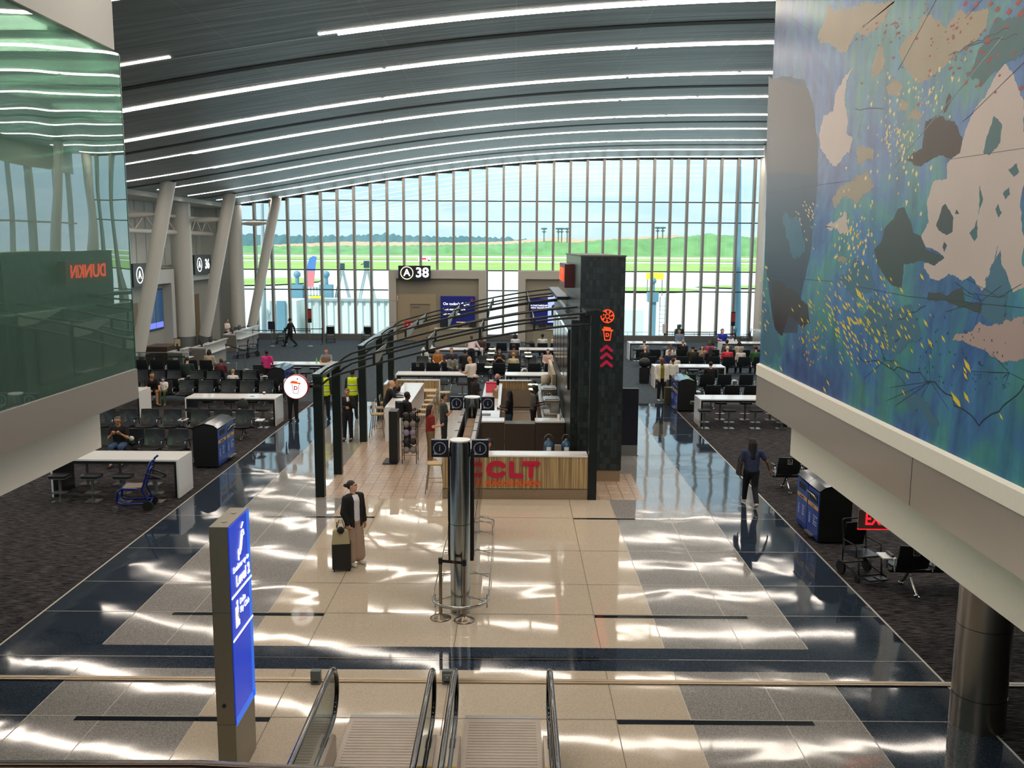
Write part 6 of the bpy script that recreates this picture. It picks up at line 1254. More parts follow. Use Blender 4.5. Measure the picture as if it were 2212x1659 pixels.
# EXIT sign under the right slab
q = fp(1858, 1140, 2.3); t_ = thing('exit_sign', 'red-lettered EXIT sign hanging under the right bulkhead, partly cut off by its edge', 'sign', (5.35, 13.6, 0))
q = (5.35, 13.6)
_e0, _e1 = dp(1855, 1100, 13.6), dp(1855, 1142, 13.6)
t_.location = (_e0[0], 13.6, _e1[2]); h_ = _e0[2]-_e1[2]+.02
b = MB(); b.box(0, -.01, 0, .62, .01, .30); b.build('clear_panel', mat('exit_panel', '8d6c66', .3), t_); b = MB(); b.box(0, -.014, -.012, .62, .014, 0); b.build('red_edge', LRX, t_) if False else b.build('red_edge', mat('exit_red', 'ff1f2a', .4, emit=1.2), t_)
text('EXIT', .27, MATS['exit_red'], t_, (.1, -.014, .15), (PI/2, 0, 0), 'lettering', .002, 'LEFT', off=.004, xs=.72)
b = MB(); b.box(.05, -.03, .30, .57, .03, .36); b.cyl((.31, 0, .36), (.31, 0, 2.93-_e1[2]), .012); b.build('canopy_and_stem', OFFW, t_)
# ================================================================ PEOPLE
def surfnet(F, o, h):
    S = F < 0; nx, ny, nz = F.shape; A = np.zeros((nx-1, ny-1, nz-1, 3)); Cn = np.zeros((nx-1, ny-1, nz-1))
    cs = [(i, j, k) for i in (0, 1) for j in (0, 1) for k in (0, 1)]
    sl = lambda c: F[c[0]:nx-1+c[0], c[1]:ny-1+c[1], c[2]:nz-1+c[2]]
    for a in cs:
        for ax in range(3):
            if a[ax]: continue
            b = list(a); b[ax] = 1; fa, fb = sl(a), sl(b); m = (fa < 0) != (fb < 0)
            t = np.where(m, fa/np.where(m, fa-fb, 1), 0); Cn += m
            for d in range(3): A[..., d] += m*(a[d]+(t if d == ax else 0))
    act = Cn > 0; idx = -np.ones(act.shape, int); idx[act] = np.arange(act.sum()); I = np.argwhere(act)
    V = (A[act]/Cn[act][:, None]+I)*h+np.array(o); Q = []
    for ax in range(3):
        u, v = (ax+1) % 3, (ax+2) % 3
        s0 = [slice(None)]*3; s1 = [slice(None)]*3; s0[ax] = slice(0, -1); s1[ax] = slice(1, None)
        D = S[tuple(s0)] != S[tuple(s1)]; P = np.argwhere(D)
        P = P[(P[:, u] > 0) & (P[:, v] > 0) & (P[:, u] < F.shape[u]-1) & (P[:, v] < F.shape[v]-1)]
        if not len(P): continue
        def g(du, dv): R_ = P.copy(); R_[:, u] -= du; R_[:, v] -= dv; return idx[R_[:, 0], R_[:, 1], R_[:, 2]]
        q = np.stack([g(1, 1), g(0, 1), g(0, 0), g(1, 0)], 1); fl_ = S[P[:, 0], P[:, 1], P[:, 2]]
        q[~fl_] = q[~fl_][:, ::-1]; Q.append(q)
    Q = np.concatenate(Q) if Q else np.zeros((0, 4), int); Q = Q[(Q >= 0).all(1)]
    return V, Q
def sdf(prims, h, k=.03, cuts=()):
    """prims: (a, b, ra, rb, scale) tapered capsules; cuts: functions(P)->distance kept negative"""
    lo = np.min([np.minimum(p[0], p[1])-max(p[2], p[3])*max(p[4])-k for p in prims], 0)-2*h; hi = np.max([np.maximum(p[0], p[1])+max(p[2], p[3])*max(p[4])+k for p in prims], 0)+2*h
    n = np.ceil((hi-lo)/h).astype(int)+1; F = np.full(n, 1.0, np.float32)
    for a, b, ra, rb, sc in prims:
        a, b, sc = np.array(a, float), np.array(b, float), np.array(sc, float); R_ = max(ra, rb)*sc.max()+k*2+h
        i0 = np.maximum(0, np.floor((np.minimum(a, b)-R_-lo)/h).astype(int)); i1 = np.minimum(n, np.ceil((np.maximum(a, b)+R_-lo)/h).astype(int)+1)
        g = np.stack(np.meshgrid(*[lo[d]+h*np.arange(i0[d], i1[d]) for d in range(3)], indexing='ij'), -1)
        c = (a+b)/2; q = (g-c)/sc; aa, bb = (a-c)/sc, (b-c)/sc; ba = bb-aa; L = max(1e-9, ba@ba)
        t = np.clip(((q-aa)@ba)/L, 0, 1); d = (np.linalg.norm(q-aa-t[..., None]*ba, axis=-1)-(ra+(rb-ra)*t))*sc.min()
        s_ = tuple(slice(i0[d_], i1[d_]) for d_ in range(3)); f = F[s_]; hh_ = np.clip(.5+.5*(f-d)/k, 0, 1); F[s_] = f*(1-hh_)+d*hh_-k*hh_*(1-hh_)
    if cuts:
        g = np.stack(np.meshgrid(*[lo[d]+h*np.arange(n[d]) for d in range(3)], indexing='ij'), -1)
        for c in cuts: F = np.maximum(F, c(g))
    return surfnet(F, lo, h)
ONE = (1, 1, 1)
def mk(name, VQ, mats, par):
    V, Q = VQ; me = bpy.data.meshes.new(name); me.from_pydata([tuple(v) for v in V], [], [tuple(q) for q in Q]); me.materials.append(mats); me.polygons.foreach_set('use_smooth', [True]*len(me.polygons)); me.update()
    o = bpy.data.objects.new(name, me); COL.objects.link(o); o.parent = par; return o
def hand_prims(curl):
    """hand along +Z from wrist at origin, palm faces +Y, thumb on +X side"""
    P = [((0, 0, 0), (0, 0, .05), .026, .030, (1.25, .55, 1)), ((.0, 0, .05), (0, .0, .085), .032, .036, (1.2, .42, 1))]
    for i, (x, L, r) in enumerate(((.030, .070, .0088), (.010, .078, .0092), (-.011, .072, .0088), (-.031, .056, .0078))):
        b = np.array([x, 0, .09]); a1 = curl*(.55+.08*i); p1 = b+np.array([x*.12, math.sin(a1)*L*.5, math.cos(a1)*L*.5]); a2 = a1+curl*.9; p2 = p1+np.array([0, math.sin(a2)*L*.5, math.cos(a2)*L*.5])
        P += [(b, p1, r*1.05, r, ONE), (p1, p2, r, r*.85, ONE)]
    P += [((.025, .0, .025), (.052, .012, .055), .014, .0115, ONE), ((.052, .012, .055), (.058, .026+.01*curl, .085), .0115, .009, ONE)]
    return P
HANDS = {}
for nm_, c_ in (('open', .35), ('grip', 1.25)): HANDS[nm_] = sdf(hand_prims(c_), .0055, .008)
def place_hand(VQ, wrist, fdir, palm, mirror):
    V, Q = VQ; z = Vector(fdir).normalized(); y = Vector(palm); y = (y-z*y.dot(z))
    if y.length < 1e-3: y = Vector((0, 1, 0))-z*z.y
    y.normalize(); x = y.cross(z); M = np.array([x, y, z]).T; U = V.copy()
    if mirror: U[:, 0] *= -1; Q = Q[:, ::-1]
    return U @ M.T+np.array(wrist), Q
def skinm(c): return mat('skin_'+c, c, .5, noise=.03)
SKIN = dict(light='d9a98c', tan='c08a66', brown='7d5238', dark='4a2f22')
def vadd(a, b): return tuple(np.array(a, float)+np.array(b, float))
ARMS = {   # upper-arm direction, forearm direction (x outwards, y forward, z up), palm, grip
 'down': ((.16, .0, -1), (.06, .18, -1), (-1, 0, 0), 'open'), 'lap': ((.15, .25, -1), (-.35, .9, -.18), (0, 0, -1), 'open'), 'phone': ((.15, .35, -.9), (-.45, .55, .5), (-.3, -.6, .5), 'grip'),
 'table': ((.2, .6, -.75), (-.3, 1, .02), (0, 0, -1), 'open'), 'hold': ((.2, .1, -1), (-.15, .9, .1), (-.6, 0, .4), 'grip'), 'drink': ((.2, .45, -.85), (-.5, .35, .8), (-.5, -.5, 0), 'grip'),
 'swingf': ((.15, .45, -.9), (.02, .75, -.7), (-1, 0, 0), 'open'), 'swingb': ((.2, -.45, -.9), (.1, -.2, -1), (-1, 0, 0), 'open'), 'out': ((.55, .0, -.85), (.35, .25, -.85), (-1, 0, 0), 'open'), 'handle': ((.25, .05, -1), (-.15, .35, -.85), (-1, 0, 0), 'grip'),
 'knee': ((.1, .5, -.8), (-.25, .95, -.25), (-1, 0, 0), 'grip'), 'face': ((.1, .45, -.8), (-.25, .25, .95), (-.5, -.6, 0), 'grip'), 'cross': ((.2, .2, -1), (-1, .55, .05), (0, -1, 0), 'grip'), 'hip': ((.7, -.1, -.75), (-.75, .25, -.3), (-1, 0, 0), 'grip')}
def person(label, loc, yaw, pose='sit', arms=('lap', 'lap'), skin='light', shirt=('303438', 'short'), pants=('202428', 'long'), hair=('short', '2a1c14'), shoes='1a1a1c', H=1.72, lean=0., turn=0., nod=0., res=.02, jacket=None, seat=.46, near=False, wide=1., group='people in the hall', hat=None, stance=None):
    t_ = thing('person', label, 'person', loc, yaw, group); s = H/1.75
    L = lambda *v: np.array(v, float)*s
    sit = pose == 'sit'
    pz = seat/s+.09 if sit else (.93 if pose != 'walk' else .91)
    pel = np.array([0, .0 if not sit else .11, pz]); ca, sa = math.cos(lean), math.sin(lean)
    up = lambda x, y, z: pel+np.array([x, y*ca+z*sa, z*ca-y*sa])
    chest = up(0, 0, .36); neck = up(0, -.01, .53); hn = lean*.55+nod
    hc = neck+np.array([0, .025+math.sin(hn)*.12, .155*math.cos(hn*.6)]); w = wide
    sh = [up(sx*.185*w, -.01, .47) for sx in (-1, 1)]; hip = [pel+np.array([sx*.088, 0, -.02]) for sx in (-1, 1)]
    if sit: kn = [np.array([sx*.12*w, .53, pz-.0]) for sx in (-1, 1)]; an = [np.array([sx*.13, .56 if sx > 0 else .52, .085]) for sx in (-1, 1)]
    elif pose == 'walk': kn = [np.array([-.09, .20, .51]), np.array([.09, -.02, .49])]; an = [np.array([-.085, .33, .10]), np.array([.085, -.34, .17])]
    else: kn = [np.array([sx*.10, .01, .5]) for sx in (-1, 1)]; an = [np.array([sx*.115, -.01, .085]) for sx in (-1, 1)]
    if stance == 'high': kn = [np.array([sx*.13, .40, pz-.05]) for sx in (-1, 1)]; an = [np.array([sx*.12, .30, pz-.48]) for sx in (-1, 1)]
    toe = [a+np.array([0, .15, -.045]) for a in an]
    if pose == 'walk': toe[1] = an[1]+np.array([0, .11, -.11]); toe[0] = an[0]+np.array([0, .15, -.0])
    el, wr, hd = [], [], []
    for i, sx in enumerate((-1, 1)):
        A = ARMS[arms[i]]; f = lambda v: np.array([sx*v[0], v[1], v[2]])/np.linalg.norm(v)
        e_ = sh[i]+f(A[0])*.285; w_ = e_+f(A[1])*.245; el.append(e_); wr.append(w_); hd.append((f(A[1]), f(A[2]), A[3]))
    S_ = lambda P, grow=0.: [(np.array(a)*s, np.array(b)*s, ra*s+grow, rb*s+grow, sc) for a, b, ra, rb, sc in P]
    torso = [(up(0, 0, .02), up(0, 0, .20), .115*w, .105*w, (1.32, .95, 1)), (up(0, 0, .18), up(0, .0, .40), .108*w, .115*w, (1.38, .92, 1)), (sh[0]*.8+sh[1]*.2, sh[1]*.8+sh[0]*.2, .062, .062, ONE)]
    armp = []
    for i in range(2): armp += [(sh[i], el[i], .052*w, .040, ONE), (el[i], wr[i], .040, .026, ONE)]
    legs = []
    for i in range(2): legs += [(hip[i], kn[i], .088*w, .058, ONE), (kn[i], an[i], .056, .038, ONE)]
    feet = [(an[i], toe[i], .038, .034, (1, 1, 1)) for i in range(2)]
    td, nd = turn, hn
    def hp(x, y, z):   # head-local to body
        x2, y2 = x*math.cos(td)+y*math.sin(td), -x*math.sin(td)+y*math.cos(td); z2 = z*math.cos(nd)-y2*math.sin(nd)*.6; y3 = y2*math.cos(nd)+z*math.sin(nd); return hc+np.array([x2, y3, z2])
    head = [(hp(0, -.012, .035), hp(0, .0, .03), .088, .086, (.88, 1, 1.08)), (hp(0, .03, -.03), hp(0, .048, -.062), .058, .040, (1, 1, 1)), (neck-np.array([0, 0, .04]), hp(0, -.01, -.05), .056*w**.5, .05, ONE), (hp(0, .088, .012), hp(0, .104, -.018), .009, .015, ONE)]
    for sx in (-1, 1): head += [(hp(sx*.078, -.005, .02), hp(sx*.08, -.01, -.015), .012, .009, (.6, 1, 1))]
    r = res
    body = S_(torso+armp+legs+feet+head)
    V, Q = sdf(body, r, .022)
    Vs, Qs = [V], [Q]; off = len(V)
    for i in range(2):
        hv, hq = place_hand((HANDS[hd[i][2]][0]*s*1.0, HANDS[hd[i][2]][1]), wr[i]*s-hd[i][0]*.006, hd[i][0], hd[i][1], (i == 0)); Vs.append(hv); Qs.append(hq+off); off += len(hv)
    mk('body', (np.concatenate(Vs), np.concatenate(Qs)), skinm(SKIN[skin]), t_)
    # clothes
    g = .012
    if shirt:
        P = S_(torso, g)
        for i in range(2):
            if shirt[1] in ('short', 'long'): P += S_([(sh[i], sh[i]*.35+el[i]*.65 if shirt[1] == 'short' else el[i], .056*w, .050 if shirt[1] == 'short' else .044, ONE)], g)
            if shirt[1] == 'long': P += S_([(el[i], wr[i]*.97+el[i]*.03, .044, .031, ONE)], g)
        hem = (pel[2]-.05)*s
        mk('shirt', sdf(P, r, .02, [lambda G: hem-G[..., 2]]), mat('cloth_'+shirt[0], shirt[0], .85, noise=.08), t_)
    if jacket:
        P = S_(torso, .03)+S_([(up(0, 0, 0), up(0, 0, -.06), .13*w, .135*w, (1.3, .95, 1))], .022)
        for i in range(2): P += S_([(sh[i], el[i], .062*w, .052, ONE), (el[i], wr[i]*.93+el[i]*.07, .052, .040, ONE)], g)
        hem2 = (pel[2]-(.12 if len(jacket) < 3 else jacket[2]))*s; op = jacket[1] == 'open'
        def front(G): c = (pel[1])*s; return np.where(G[..., 1] > c+.03, (.075*s-np.abs(G[..., 0]))*1.0, -1.)
        mk('jacket', sdf(P, r, .02, [lambda G: hem2-G[..., 2]]+([front] if op else [])), mat('cloth_'+jacket[0], jacket[0], .8, noise=.08), t_)
    if pants:
        kind = pants[1]; P = S_([(pel, pel+np.array([0, 0, .04]), .118*w, .112*w, (1.3, .95, 1))], .008)
        for i in range(2):
            if kind == 'wide': P += S_([(hip[i], kn[i], .10*w, .105, ONE), (kn[i], an[i]*.8+kn[i]*.2, .105, .125, ONE)], g)
            elif kind == 'shorts': P += S_([(hip[i], kn[i]*.8+hip[i]*.2, .095*w, .082, ONE)], g)
            else: P += S_([(hip[i], kn[i], .090*w, .063, ONE), (kn[i], an[i]*.93+kn[i]*.07, .062, .048, ONE)], g)
        mk('trousers' if kind != 'shorts' else 'shorts', sdf(P, r, .02), mat('cloth_'+pants[0], pants[0], .85, noise=.08), t_)
    for i in range(2):
        P = S_([(an[i]+np.array([0, -.03, -.03]), toe[i]+np.array([0, .03, -.005]), .036, .034, (1.05, 1, .9))], .01); zf = -1 if pose != 'stand' and not sit else 0.0
        V, Q = sdf(P, min(r, .015), .01); 
        V[:, 2] = np.maximum(V[:, 2], (.0 if stance != 'high' else -9) if pose != 'walk' else .0); mk('shoe', (V, Q), mat('shoe_'+shoes, shoes, .6), t_)
    st, hcq = hair
    if st != 'bald':
        hm = mat('hair_'+hcq, hcq, .6, noise=.25, nscale=60); P = [(hp(0, -.016, .045), hp(0, -.006, .045), .094, .092, (.92, 1, 1.06))]
        fy = .045 if st != 'cap' else .2; cuts = []
        inv = lambda G: ((G/s-hc) @ np.array([[math.cos(td), math.sin(td), 0], [-math.sin(td), math.cos(td), 0], [0, 0, 1]]))
        def face(G):
            q = inv(G); return np.where(q[..., 2] < .075, (q[..., 1]-.012-(q[..., 2]+.02)*.25), -1.)
        def nape(G): return -((G[..., 2]/s-hc[2])+.045)
        if st in ('short', 'crop'): cuts = [face, nape]
        if st == 'crop': P = [(hp(0, -.014, .038), hp(0, -.006, .038), .091, .089, (.9, 1, 1.06))]
        if st == 'bun': P += [(hp(0, -.12, .05), hp(0, -.13, .06), .036, .036, ONE)]; cuts = [face, nape]
        if st == 'bob': P += [(hp(-.07, -.02, 0), hp(-.075, -.01, -.09), .04, .035, ONE), (hp(.07, -.02, 0), hp(.075, -.01, -.09), .04, .035, ONE), (hp(0, -.07, .0), hp(0, -.07, -.09), .06, .055, ONE)]; cuts = [face]
        if st == 'long': P += [(hp(-.06, -.04, 0), hp(-.07, -.05, -.22), .045, .045, ONE), (hp(.06, -.04, 0), hp(.07, -.05, -.22), .045, .045, ONE), (hp(0, -.08, 0), hp(0, -.10, -.34), .065, .07, (1.2, .8, 1))]; cuts = [face]
        if st == 'afro': P = [(hp(0, -.02, .05), hp(0, -.01, .05), .125, .12, ONE)]; cuts = [face]
        if st == 'pony': P += [(hp(0, -.10, .04), hp(0, -.13, -.16), .035, .025, ONE)]; cuts = [face, nape]
        mk('hair', sdf(S_(P), min(r, .014), .02, cuts), hm, t_)
    if hat:
        b = MB(); c = hp(0, -.008, .07)*s; b.ball(c, .098*s, 16, sc=(.95, 1.05, .85)); d0 = hp(0, .14, .055)*s; b.ball((c+d0)/2+np.array([0, .0, -.0]), .075*s, 14, sc=(1, 1.15, .12)); b.build('cap', mat('cap_'+hat, hat, .8), t_)
    if near:
        b = MB()
        for sx in (-1, 1): b.ball(hp(sx*.032, .078, .022)*s, .011*s, 10)
        b.build('eyes', mat('eye_dark', '1a120e', .3), t_); b = MB(); b.tube([hp(x, .086-.9*x*x*12, -.045)*s for x in (-.022, -.01, 0, .01, .022)], .006*s, 6); b.build('mouth', mat('lip', '8e4a42', .5), t_)
        if near == 'glasses':
            b = MB()
            for sx in (-1, 1): b.tube([hp(sx*.034+.025*math.cos(a), .098, .022+.019*math.sin(a))*s for a in [2*PI*i/12 for i in range(12)]], .003, 5, closed=True); b.tube([hp(sx*.058, .094, .024)*s, hp(sx*.082, 0, .024)*s], .003, 5)
            b.build('glasses', BLK, t_)
    t_['_w'] = 1; PJ[t_.name] = dict(wr=[x*s for x in wr], hc=hc*s, sh=[x*s for x in sh], pel=pel*s, hd=hd); del t_['_w']
    return t_
PJ = {}
def carry(t_, off, name, label, cat, mb, m_, side=None, extra=None):
    """a thing held or worn by a person, placed in world space from body coordinates"""
    c = Matrix.Rotation(t_.rotation_euler.z, 3, 'Z') @ Vector(off)+Vector(t_.location); o = mb.build(name, m_); o.location = c; o.rotation_euler = (0, 0, t_.rotation_euler.z); return tag(o, label, cat)
def fpp(px, py): q = fp(px, py); return (q[0], q[1], 0)
def sx_(px, py, Y): return dp(px, py, Y)[0]
AW = 0.        # facing the windows (+Y)
TV = PI        # facing the viewer
# ---- nearest people
w1 = person('woman in a black jacket and wide beige trousers with a suitcase, looking up', fpp(766, 1218), -PI/2-.75, 'stand', ('down', 'handle'), 'light', ('e6e6ea', 'short'), ('b59c8a', 'wide'), ('bun', '1e1512'), 'd8d2c4', 1.66, 0, -.75, -.45, .011, ('141416', 'open', .2), near='glasses', group=None)
q = fp(736, 1236)
t_ = thing('suitcase', 'black upright cabin suitcase standing beside the woman in the black jacket', 'suitcase', (q[0], q[1]+.12, 0), .2)
b = MB(); rbox(b, .18, .115, .05, .54, .04); b.build('shell', mat('case_black', '0e1012', .35), t_); b = MB()
for x in (-.12, -.06, 0, .06, .12): b.box(x-.006, -.121, .08, x+.006, -.112, .51)
b.build('ribs', mat('case_black', ''), t_)
for x in (-.14, .14):
    for y in (-.08, .08): b = MB(); b.cyl((x-.012, y, .025), (x+.012, y, .025), .025, n=10); b.build('wheel', RUB, t_)
b = MB(); b.tube([(-.08, .06, .54), (-.08, .06, .92), (.08, .06, .92), (.08, .06, .54)], .009, 6); b.build('pull_handle', DKM, t_)
t_ = thing('tote_bag', 'cream canvas tote bag resting on top of the black suitcase', 'bag', (q[0], q[1]+.08, .54), .2)
b = MB(); b.add([(-.17, -.09, 0), (.17, -.09, 0), (.17, .07, 0), (-.17, .07, 0), (-.15, -.05, .26), (.14, -.05, .24), (.13, .05, .25), (-.14, .05, .27), (0, -.02, .34)], [(0, 3, 2, 1), (0, 1, 5, 4), (1, 2, 6, 5), (2, 3, 7, 6), (3, 0, 4, 7), (4, 5, 8), (5, 6, 8), (6, 7, 8), (7, 4, 8)]); b.build('bag_body', mat('canvas_cream', 'b3a886', .9), t_, bevel=.02)
b = MB(); b.tube([(-.08, -.02, .26), (-.03, 0, .45), (.03, 0, .45), (.08, -.02, .26)], .009, 6); b.build('strap', mat('strap_dark', '4a4032', .8), t_); b = MB(); b.ball((0, -.05, .27), .07, 8); b.build('scarf', mat('scarf_black', '18181a', .9), t_)
w2 = person('woman with long dark hair walking away on the right with a shoulder bag', fpp(1620, 1094), AW-.05, 'walk', ('down', 'out'), 'brown', ('2f3856', 'short'), ('0f111a', 'long'), ('long', '0b0909'), 'c4b8a8', 1.68, .02, 0, 0, .012, wide=1.12, group=None)
b = MB(); b.grid(lambda u, v: (.055*math.cos(2*PI*u)*(1-.75*v**2), .21*math.sin(2*PI*u)*(1-.25*v), -.17+.32*v), 20, 6); b.tube([(0, -.14, .13), (.06, -.06, .34), (.10, .0, .44), (.06, .06, .34), (0, .14, .13)], .011, 6); b.ball((0, 0, -.165), .05, 12, sc=(1, 4, .3)); carry(w2, (-.30, 0, .96), 'shoulder_bag', 'dark olive shoulder bag carried by the woman walking away', 'bag', b, mat('bag_olive', '23261f', .6))
m1 = person('seated man in glasses, black shirt and blue jeans looking at his phone', (sx_(258, 975, 25.4), 25.55, 0), TV+.12, 'sit', ('phone', 'phone'), 'tan', ('0e0e10', 'short'), ('3b5274', 'long'), ('crop', '4a443e'), '2a2a2a', 1.76, .10, 0, .35, .012, near='glasses', group=None, wide=1.06)
b = MB(); b.box(-.035, -.006, -.07, .035, .006, .07); carry(m1, (.0, .42, .98), 'mobile_phone', 'dark phone held by the seated man in glasses', 'phone', b, BLK)
q = (sx_(283, 972, 24.9), 24.9, .45)
t_ = thing('plush_toy', 'small black and white soft toy on the seat beside the man in glasses', 'toy', (sx_(283, 975, 25.5), 25.6, .46)); b = MB(); b.ball((0, 0, .08), .09, 12, sc=(1, .8, .9)); b.build('body', BLK, t_); b = MB(); b.ball((0, -.02, .22), .075, 12); b.build('head', OFFW, t_); b = MB(); b.ball((-.05, 0, .29), .02, 8); b.ball((.05, 0, .29), .02, 8); b.build('ears', BLK, t_)
w3 = person('man in a black T-shirt and shorts leaning forward towards the child, left seats', (sx_(322, 860, 35.1), 35.2, 0), TV+.6, 'sit', ('knee', 'knee'), 'tan', ('0c0c0e', 'short'), ('141416', 'shorts'), ('short', '120e0c'), '101010', 1.8, .55, 0, .2, .014, near=True, group=None, wide=1.08)
w4 = person('small child in a white shirt and olive trousers with blue headphones', (sx_(352, 860, 35.1), 35.3, 0), TV+.1, 'sit', ('lap', 'lap'), 'light', ('e4e4e2', 'short'), ('4f5a40', 'long'), ('short', '20150f'), '7a746c', 1.15, .1, 0, .5, .012, near=False, group=None, seat=.46)
pj = PJ[w4.name]; b = MB(); b.tube([(.075*math.cos(a), 0, .02+.095*math.sin(a)) for a in [PI*i/10 for i in range(11)]], .009, 6); b.ball((-.075, 0, 0), .025, 10, sc=(.5, 1, 1)); b.ball((.075, 0, 0), .025, 10, sc=(.5, 1, 1)); carry(w4, tuple(pj['hc']), 'headphones', 'bright blue headphones worn by the small child', 'headphones', b, mat('phones_blue', '2d4fb4', .4))
# ---- kiosk people
wd = person('woman in black drinking from a white cup between the trellis posts', fpp(752, 952), TV-.05, 'stand', ('drink', 'cross'), 'tan', ('0d0e10', 'long'), ('0b0c10', 'long'), ('pony', '7a5a36'), '0e0e0e', 1.68, 0, 0, .1, .013, near=True, group=None)
pj = PJ[wd.name]; b = MB(); b.lathe([(.03, -.06), (.042, .06), (.036, .065), (.001, .065)], n=14); c_ = (np.array(pj['wr'][0])+np.array(pj['hd'][0][0])*.09); carry(wd, tuple(c_+np.array([0, .03, .0])), 'drink_cup', 'white cup held to the mouth of the woman in black by the posts', 'cup', b, WHT)
for k, (px, py, yw) in enumerate(((703, 905, AW), (762, 925, AW))):
    t_ = person(['worker in a yellow-green safety vest seen from behind, left of the second trellis post', 'worker in a yellow-green safety vest seen from behind, right of the second trellis post'][k], fpp(px, py) if k == 0 else (sx_(762, 850, 32.5), 32.5, 0), yw, 'stand', ('down', 'down'), 'brown', ('20242a', 'long'), ('121418', 'long'), ('short', '14100c'), H=1.76, res=.016, group=None)
    P = PJ[t_.name]; p_ = P['pel']; V = sdf([((0, 0, p_[2]-.02), (0, 0, p_[2]+.2), .15, .14, (1.32, .95, 1)), ((0, 0, p_[2]+.2), (0, 0, p_[2]+.42), .14, .148, (1.36, .92, 1)), ((-.13, 0, p_[2]+.47), (.13, 0, p_[2]+.47), .085, .085, ONE)], .018, .02, [lambda G, z=p_[2]: (z-.1)-G[..., 2], lambda G, z=p_[2]: G[..., 2]-(z+.56)]); o = mk('safety_vest', V, mat('hivis', 'd2ea12', .6), t_)
    b = MB()
    for z in (p_[2]+.08, p_[2]+.3): b.tube([(.203*math.cos(a), .146*math.sin(a), z) for a in [2*PI*i/20 for i in range(20)]], .006, 5, closed=True, ry=.025)
    b.build('reflective_band', mat('vest_band', 'c4c8b8', .3, .4), o)
person('bald man in black seated at the left of the communal table', (-4.38, 30.6, 0), -PI/2+.15, 'sit', ('table', 'table'), 'light', ('0c0c0e', 'long'), ('1c1e22', 'long'), ('bald', ''), H=1.8, lean=.28, seat=.75, res=.014, near=True, stance='high', group=None, wide=1.12)
person('dark-haired person eating beside the bald man at the communal table', (-4.36, 31.6, 0), -PI/2, 'sit', ('face', 'table'), 'tan', ('17181b', 'long'), ('1c1e22', 'long'), ('bob', '20140e'), H=1.66, lean=.25, seat=.75, res=.016, near=True, stance='high', group=None)
t_ = person('man in a black T-shirt carrying a black backpack, facing the kiosk counter', fpp(880, 985), -PI/2+.5, 'stand', ('hold', 'hold'), 'dark', ('0c0c0e', 'short'), ('15161a', 'long'), ('short', '0a0808'), H=1.75, res=.013, near=True, group=None, wide=1.08)
t_.location = (sx_(880, 930, 27.2)-.05, 27.6, 0)
b = MB(); rbox(b, .16, .1, -.25, .22, .07); carry(t_, (0, -.24, 1.25), 'backpack', 'black backpack on the back of the man by the kiosk counter', 'backpack', b, mat('pack_black', '0a0b0d', .6))
b = MB(); b.ball((0, 0, 0), .13, 12, sc=(1.2, .8, .8)); carry(t_, (.2, .22, .92), 'crossbody_bag', 'dark bag hanging in front of the backpack man', 'bag', b, mat('pack_black', ''))
person('woman with long auburn hair in a red flowered blouse and khaki trousers at the kiosk', fpp(930, 998), -PI/2+.35, 'stand', ('down', 'hold'), 'light', ('8a2420', 'short'), ('7d6a4c', 'long'), ('long', '2c1410'), 'b08a5c', 1.66, 0, 0, -.05, .012, near=True, group=None, wide=1.15)
person('man in a dark grey shirt holding a phone behind the woman in red', (-2.1, 27.3, 0), -PI/2+.2, 'stand', ('down', 'phone'), 'tan', ('3a3d3b', 'short'), ('22262c', 'long'), ('crop', '16110d'), H=1.76, res=.014, near=True, group=None)
person('customer in a pale pink cap at the serving counter', (-1.35, 31.8, 0), -PI/2+.6, 'stand', ('hold', 'down'), 'dark', ('131315', 'short'), ('16181c', 'long'), ('short', '0c0a09'), H=1.70, res=.016, hat='d8c4bc', group=None)
person('kiosk worker in black with dark hair behind the serving counter', (-.15, 28.6, 0), PI/2-.2, 'stand', ('hold', 'hold'), 'dark', ('101113', 'short'), ('35506a', 'long'), ('long', '0a0908'), H=1.66, res=.014, group=None, wide=1.1)
person('kiosk worker in a grey shirt at the equipment counter', (.62, 29.3, 0), -PI/2, 'stand', ('hold', 'hold'), 'dark', ('57524c', 'short'), ('0f1012', 'long'), ('short', '0b0908'), H=1.72, res=.014, group=None, lean=.1)
person('person with black curly hair leaning on the back of the front counter, arms folded', (-.72, 23.0, 0), TV+.25, 'sit', ('table', 'cross'), 'tan', ('0c0c0e', 'short'), ('1a1c20', 'long'), ('afro', '0b0908'), H=1.68, lean=.35, seat=.5, nod=.3, res=.014, group=None)
# ---- left waiting area
def seated(px, py, Y, yaw, label, skin, shirt, hair, H=1.7, pants='1c1f24', arms=('lap', 'lap'), lean=0., nod=.15, hat=None, turn=0., dy=0., jacket=None, seat=.46, res=.02, wide=1., sl='long'):
    return person(label, (sx_(px, py, Y), Y+dy, 0), yaw, 'sit', arms, skin, (shirt, sl), (pants, 'long'), hair, H=H, lean=lean, nod=nod, hat=hat, turn=turn, jacket=jacket, seat=seat, res=res, wide=wide, group=None)
seated(403, 815, 38.8, AW, 'person in a dark green sweater seated facing the windows, left seats', 'light', '1d2f2a', ('short', '2b1c12'), 1.82, lean=.05, wide=1.12)
seated(451, 790, 42.1, AW, 'person with black hair and a beige fur collar, back row of the left seats', 'tan', 'b9a690', ('bob', '0d0b0a'), 1.72)
seated(476, 805, 38.9, AW, 'person in a maroon hooded top beside the one in dark green', 'brown', '5a1a22', ('short', '4a1c1a'), 1.66, lean=.1)
seated(502, 826, 36.2, AW, 'blond child in a white and dark shirt seated facing the windows', 'light', 'd9d6d2', ('short', 'a5824a'), 1.5, sl='short')
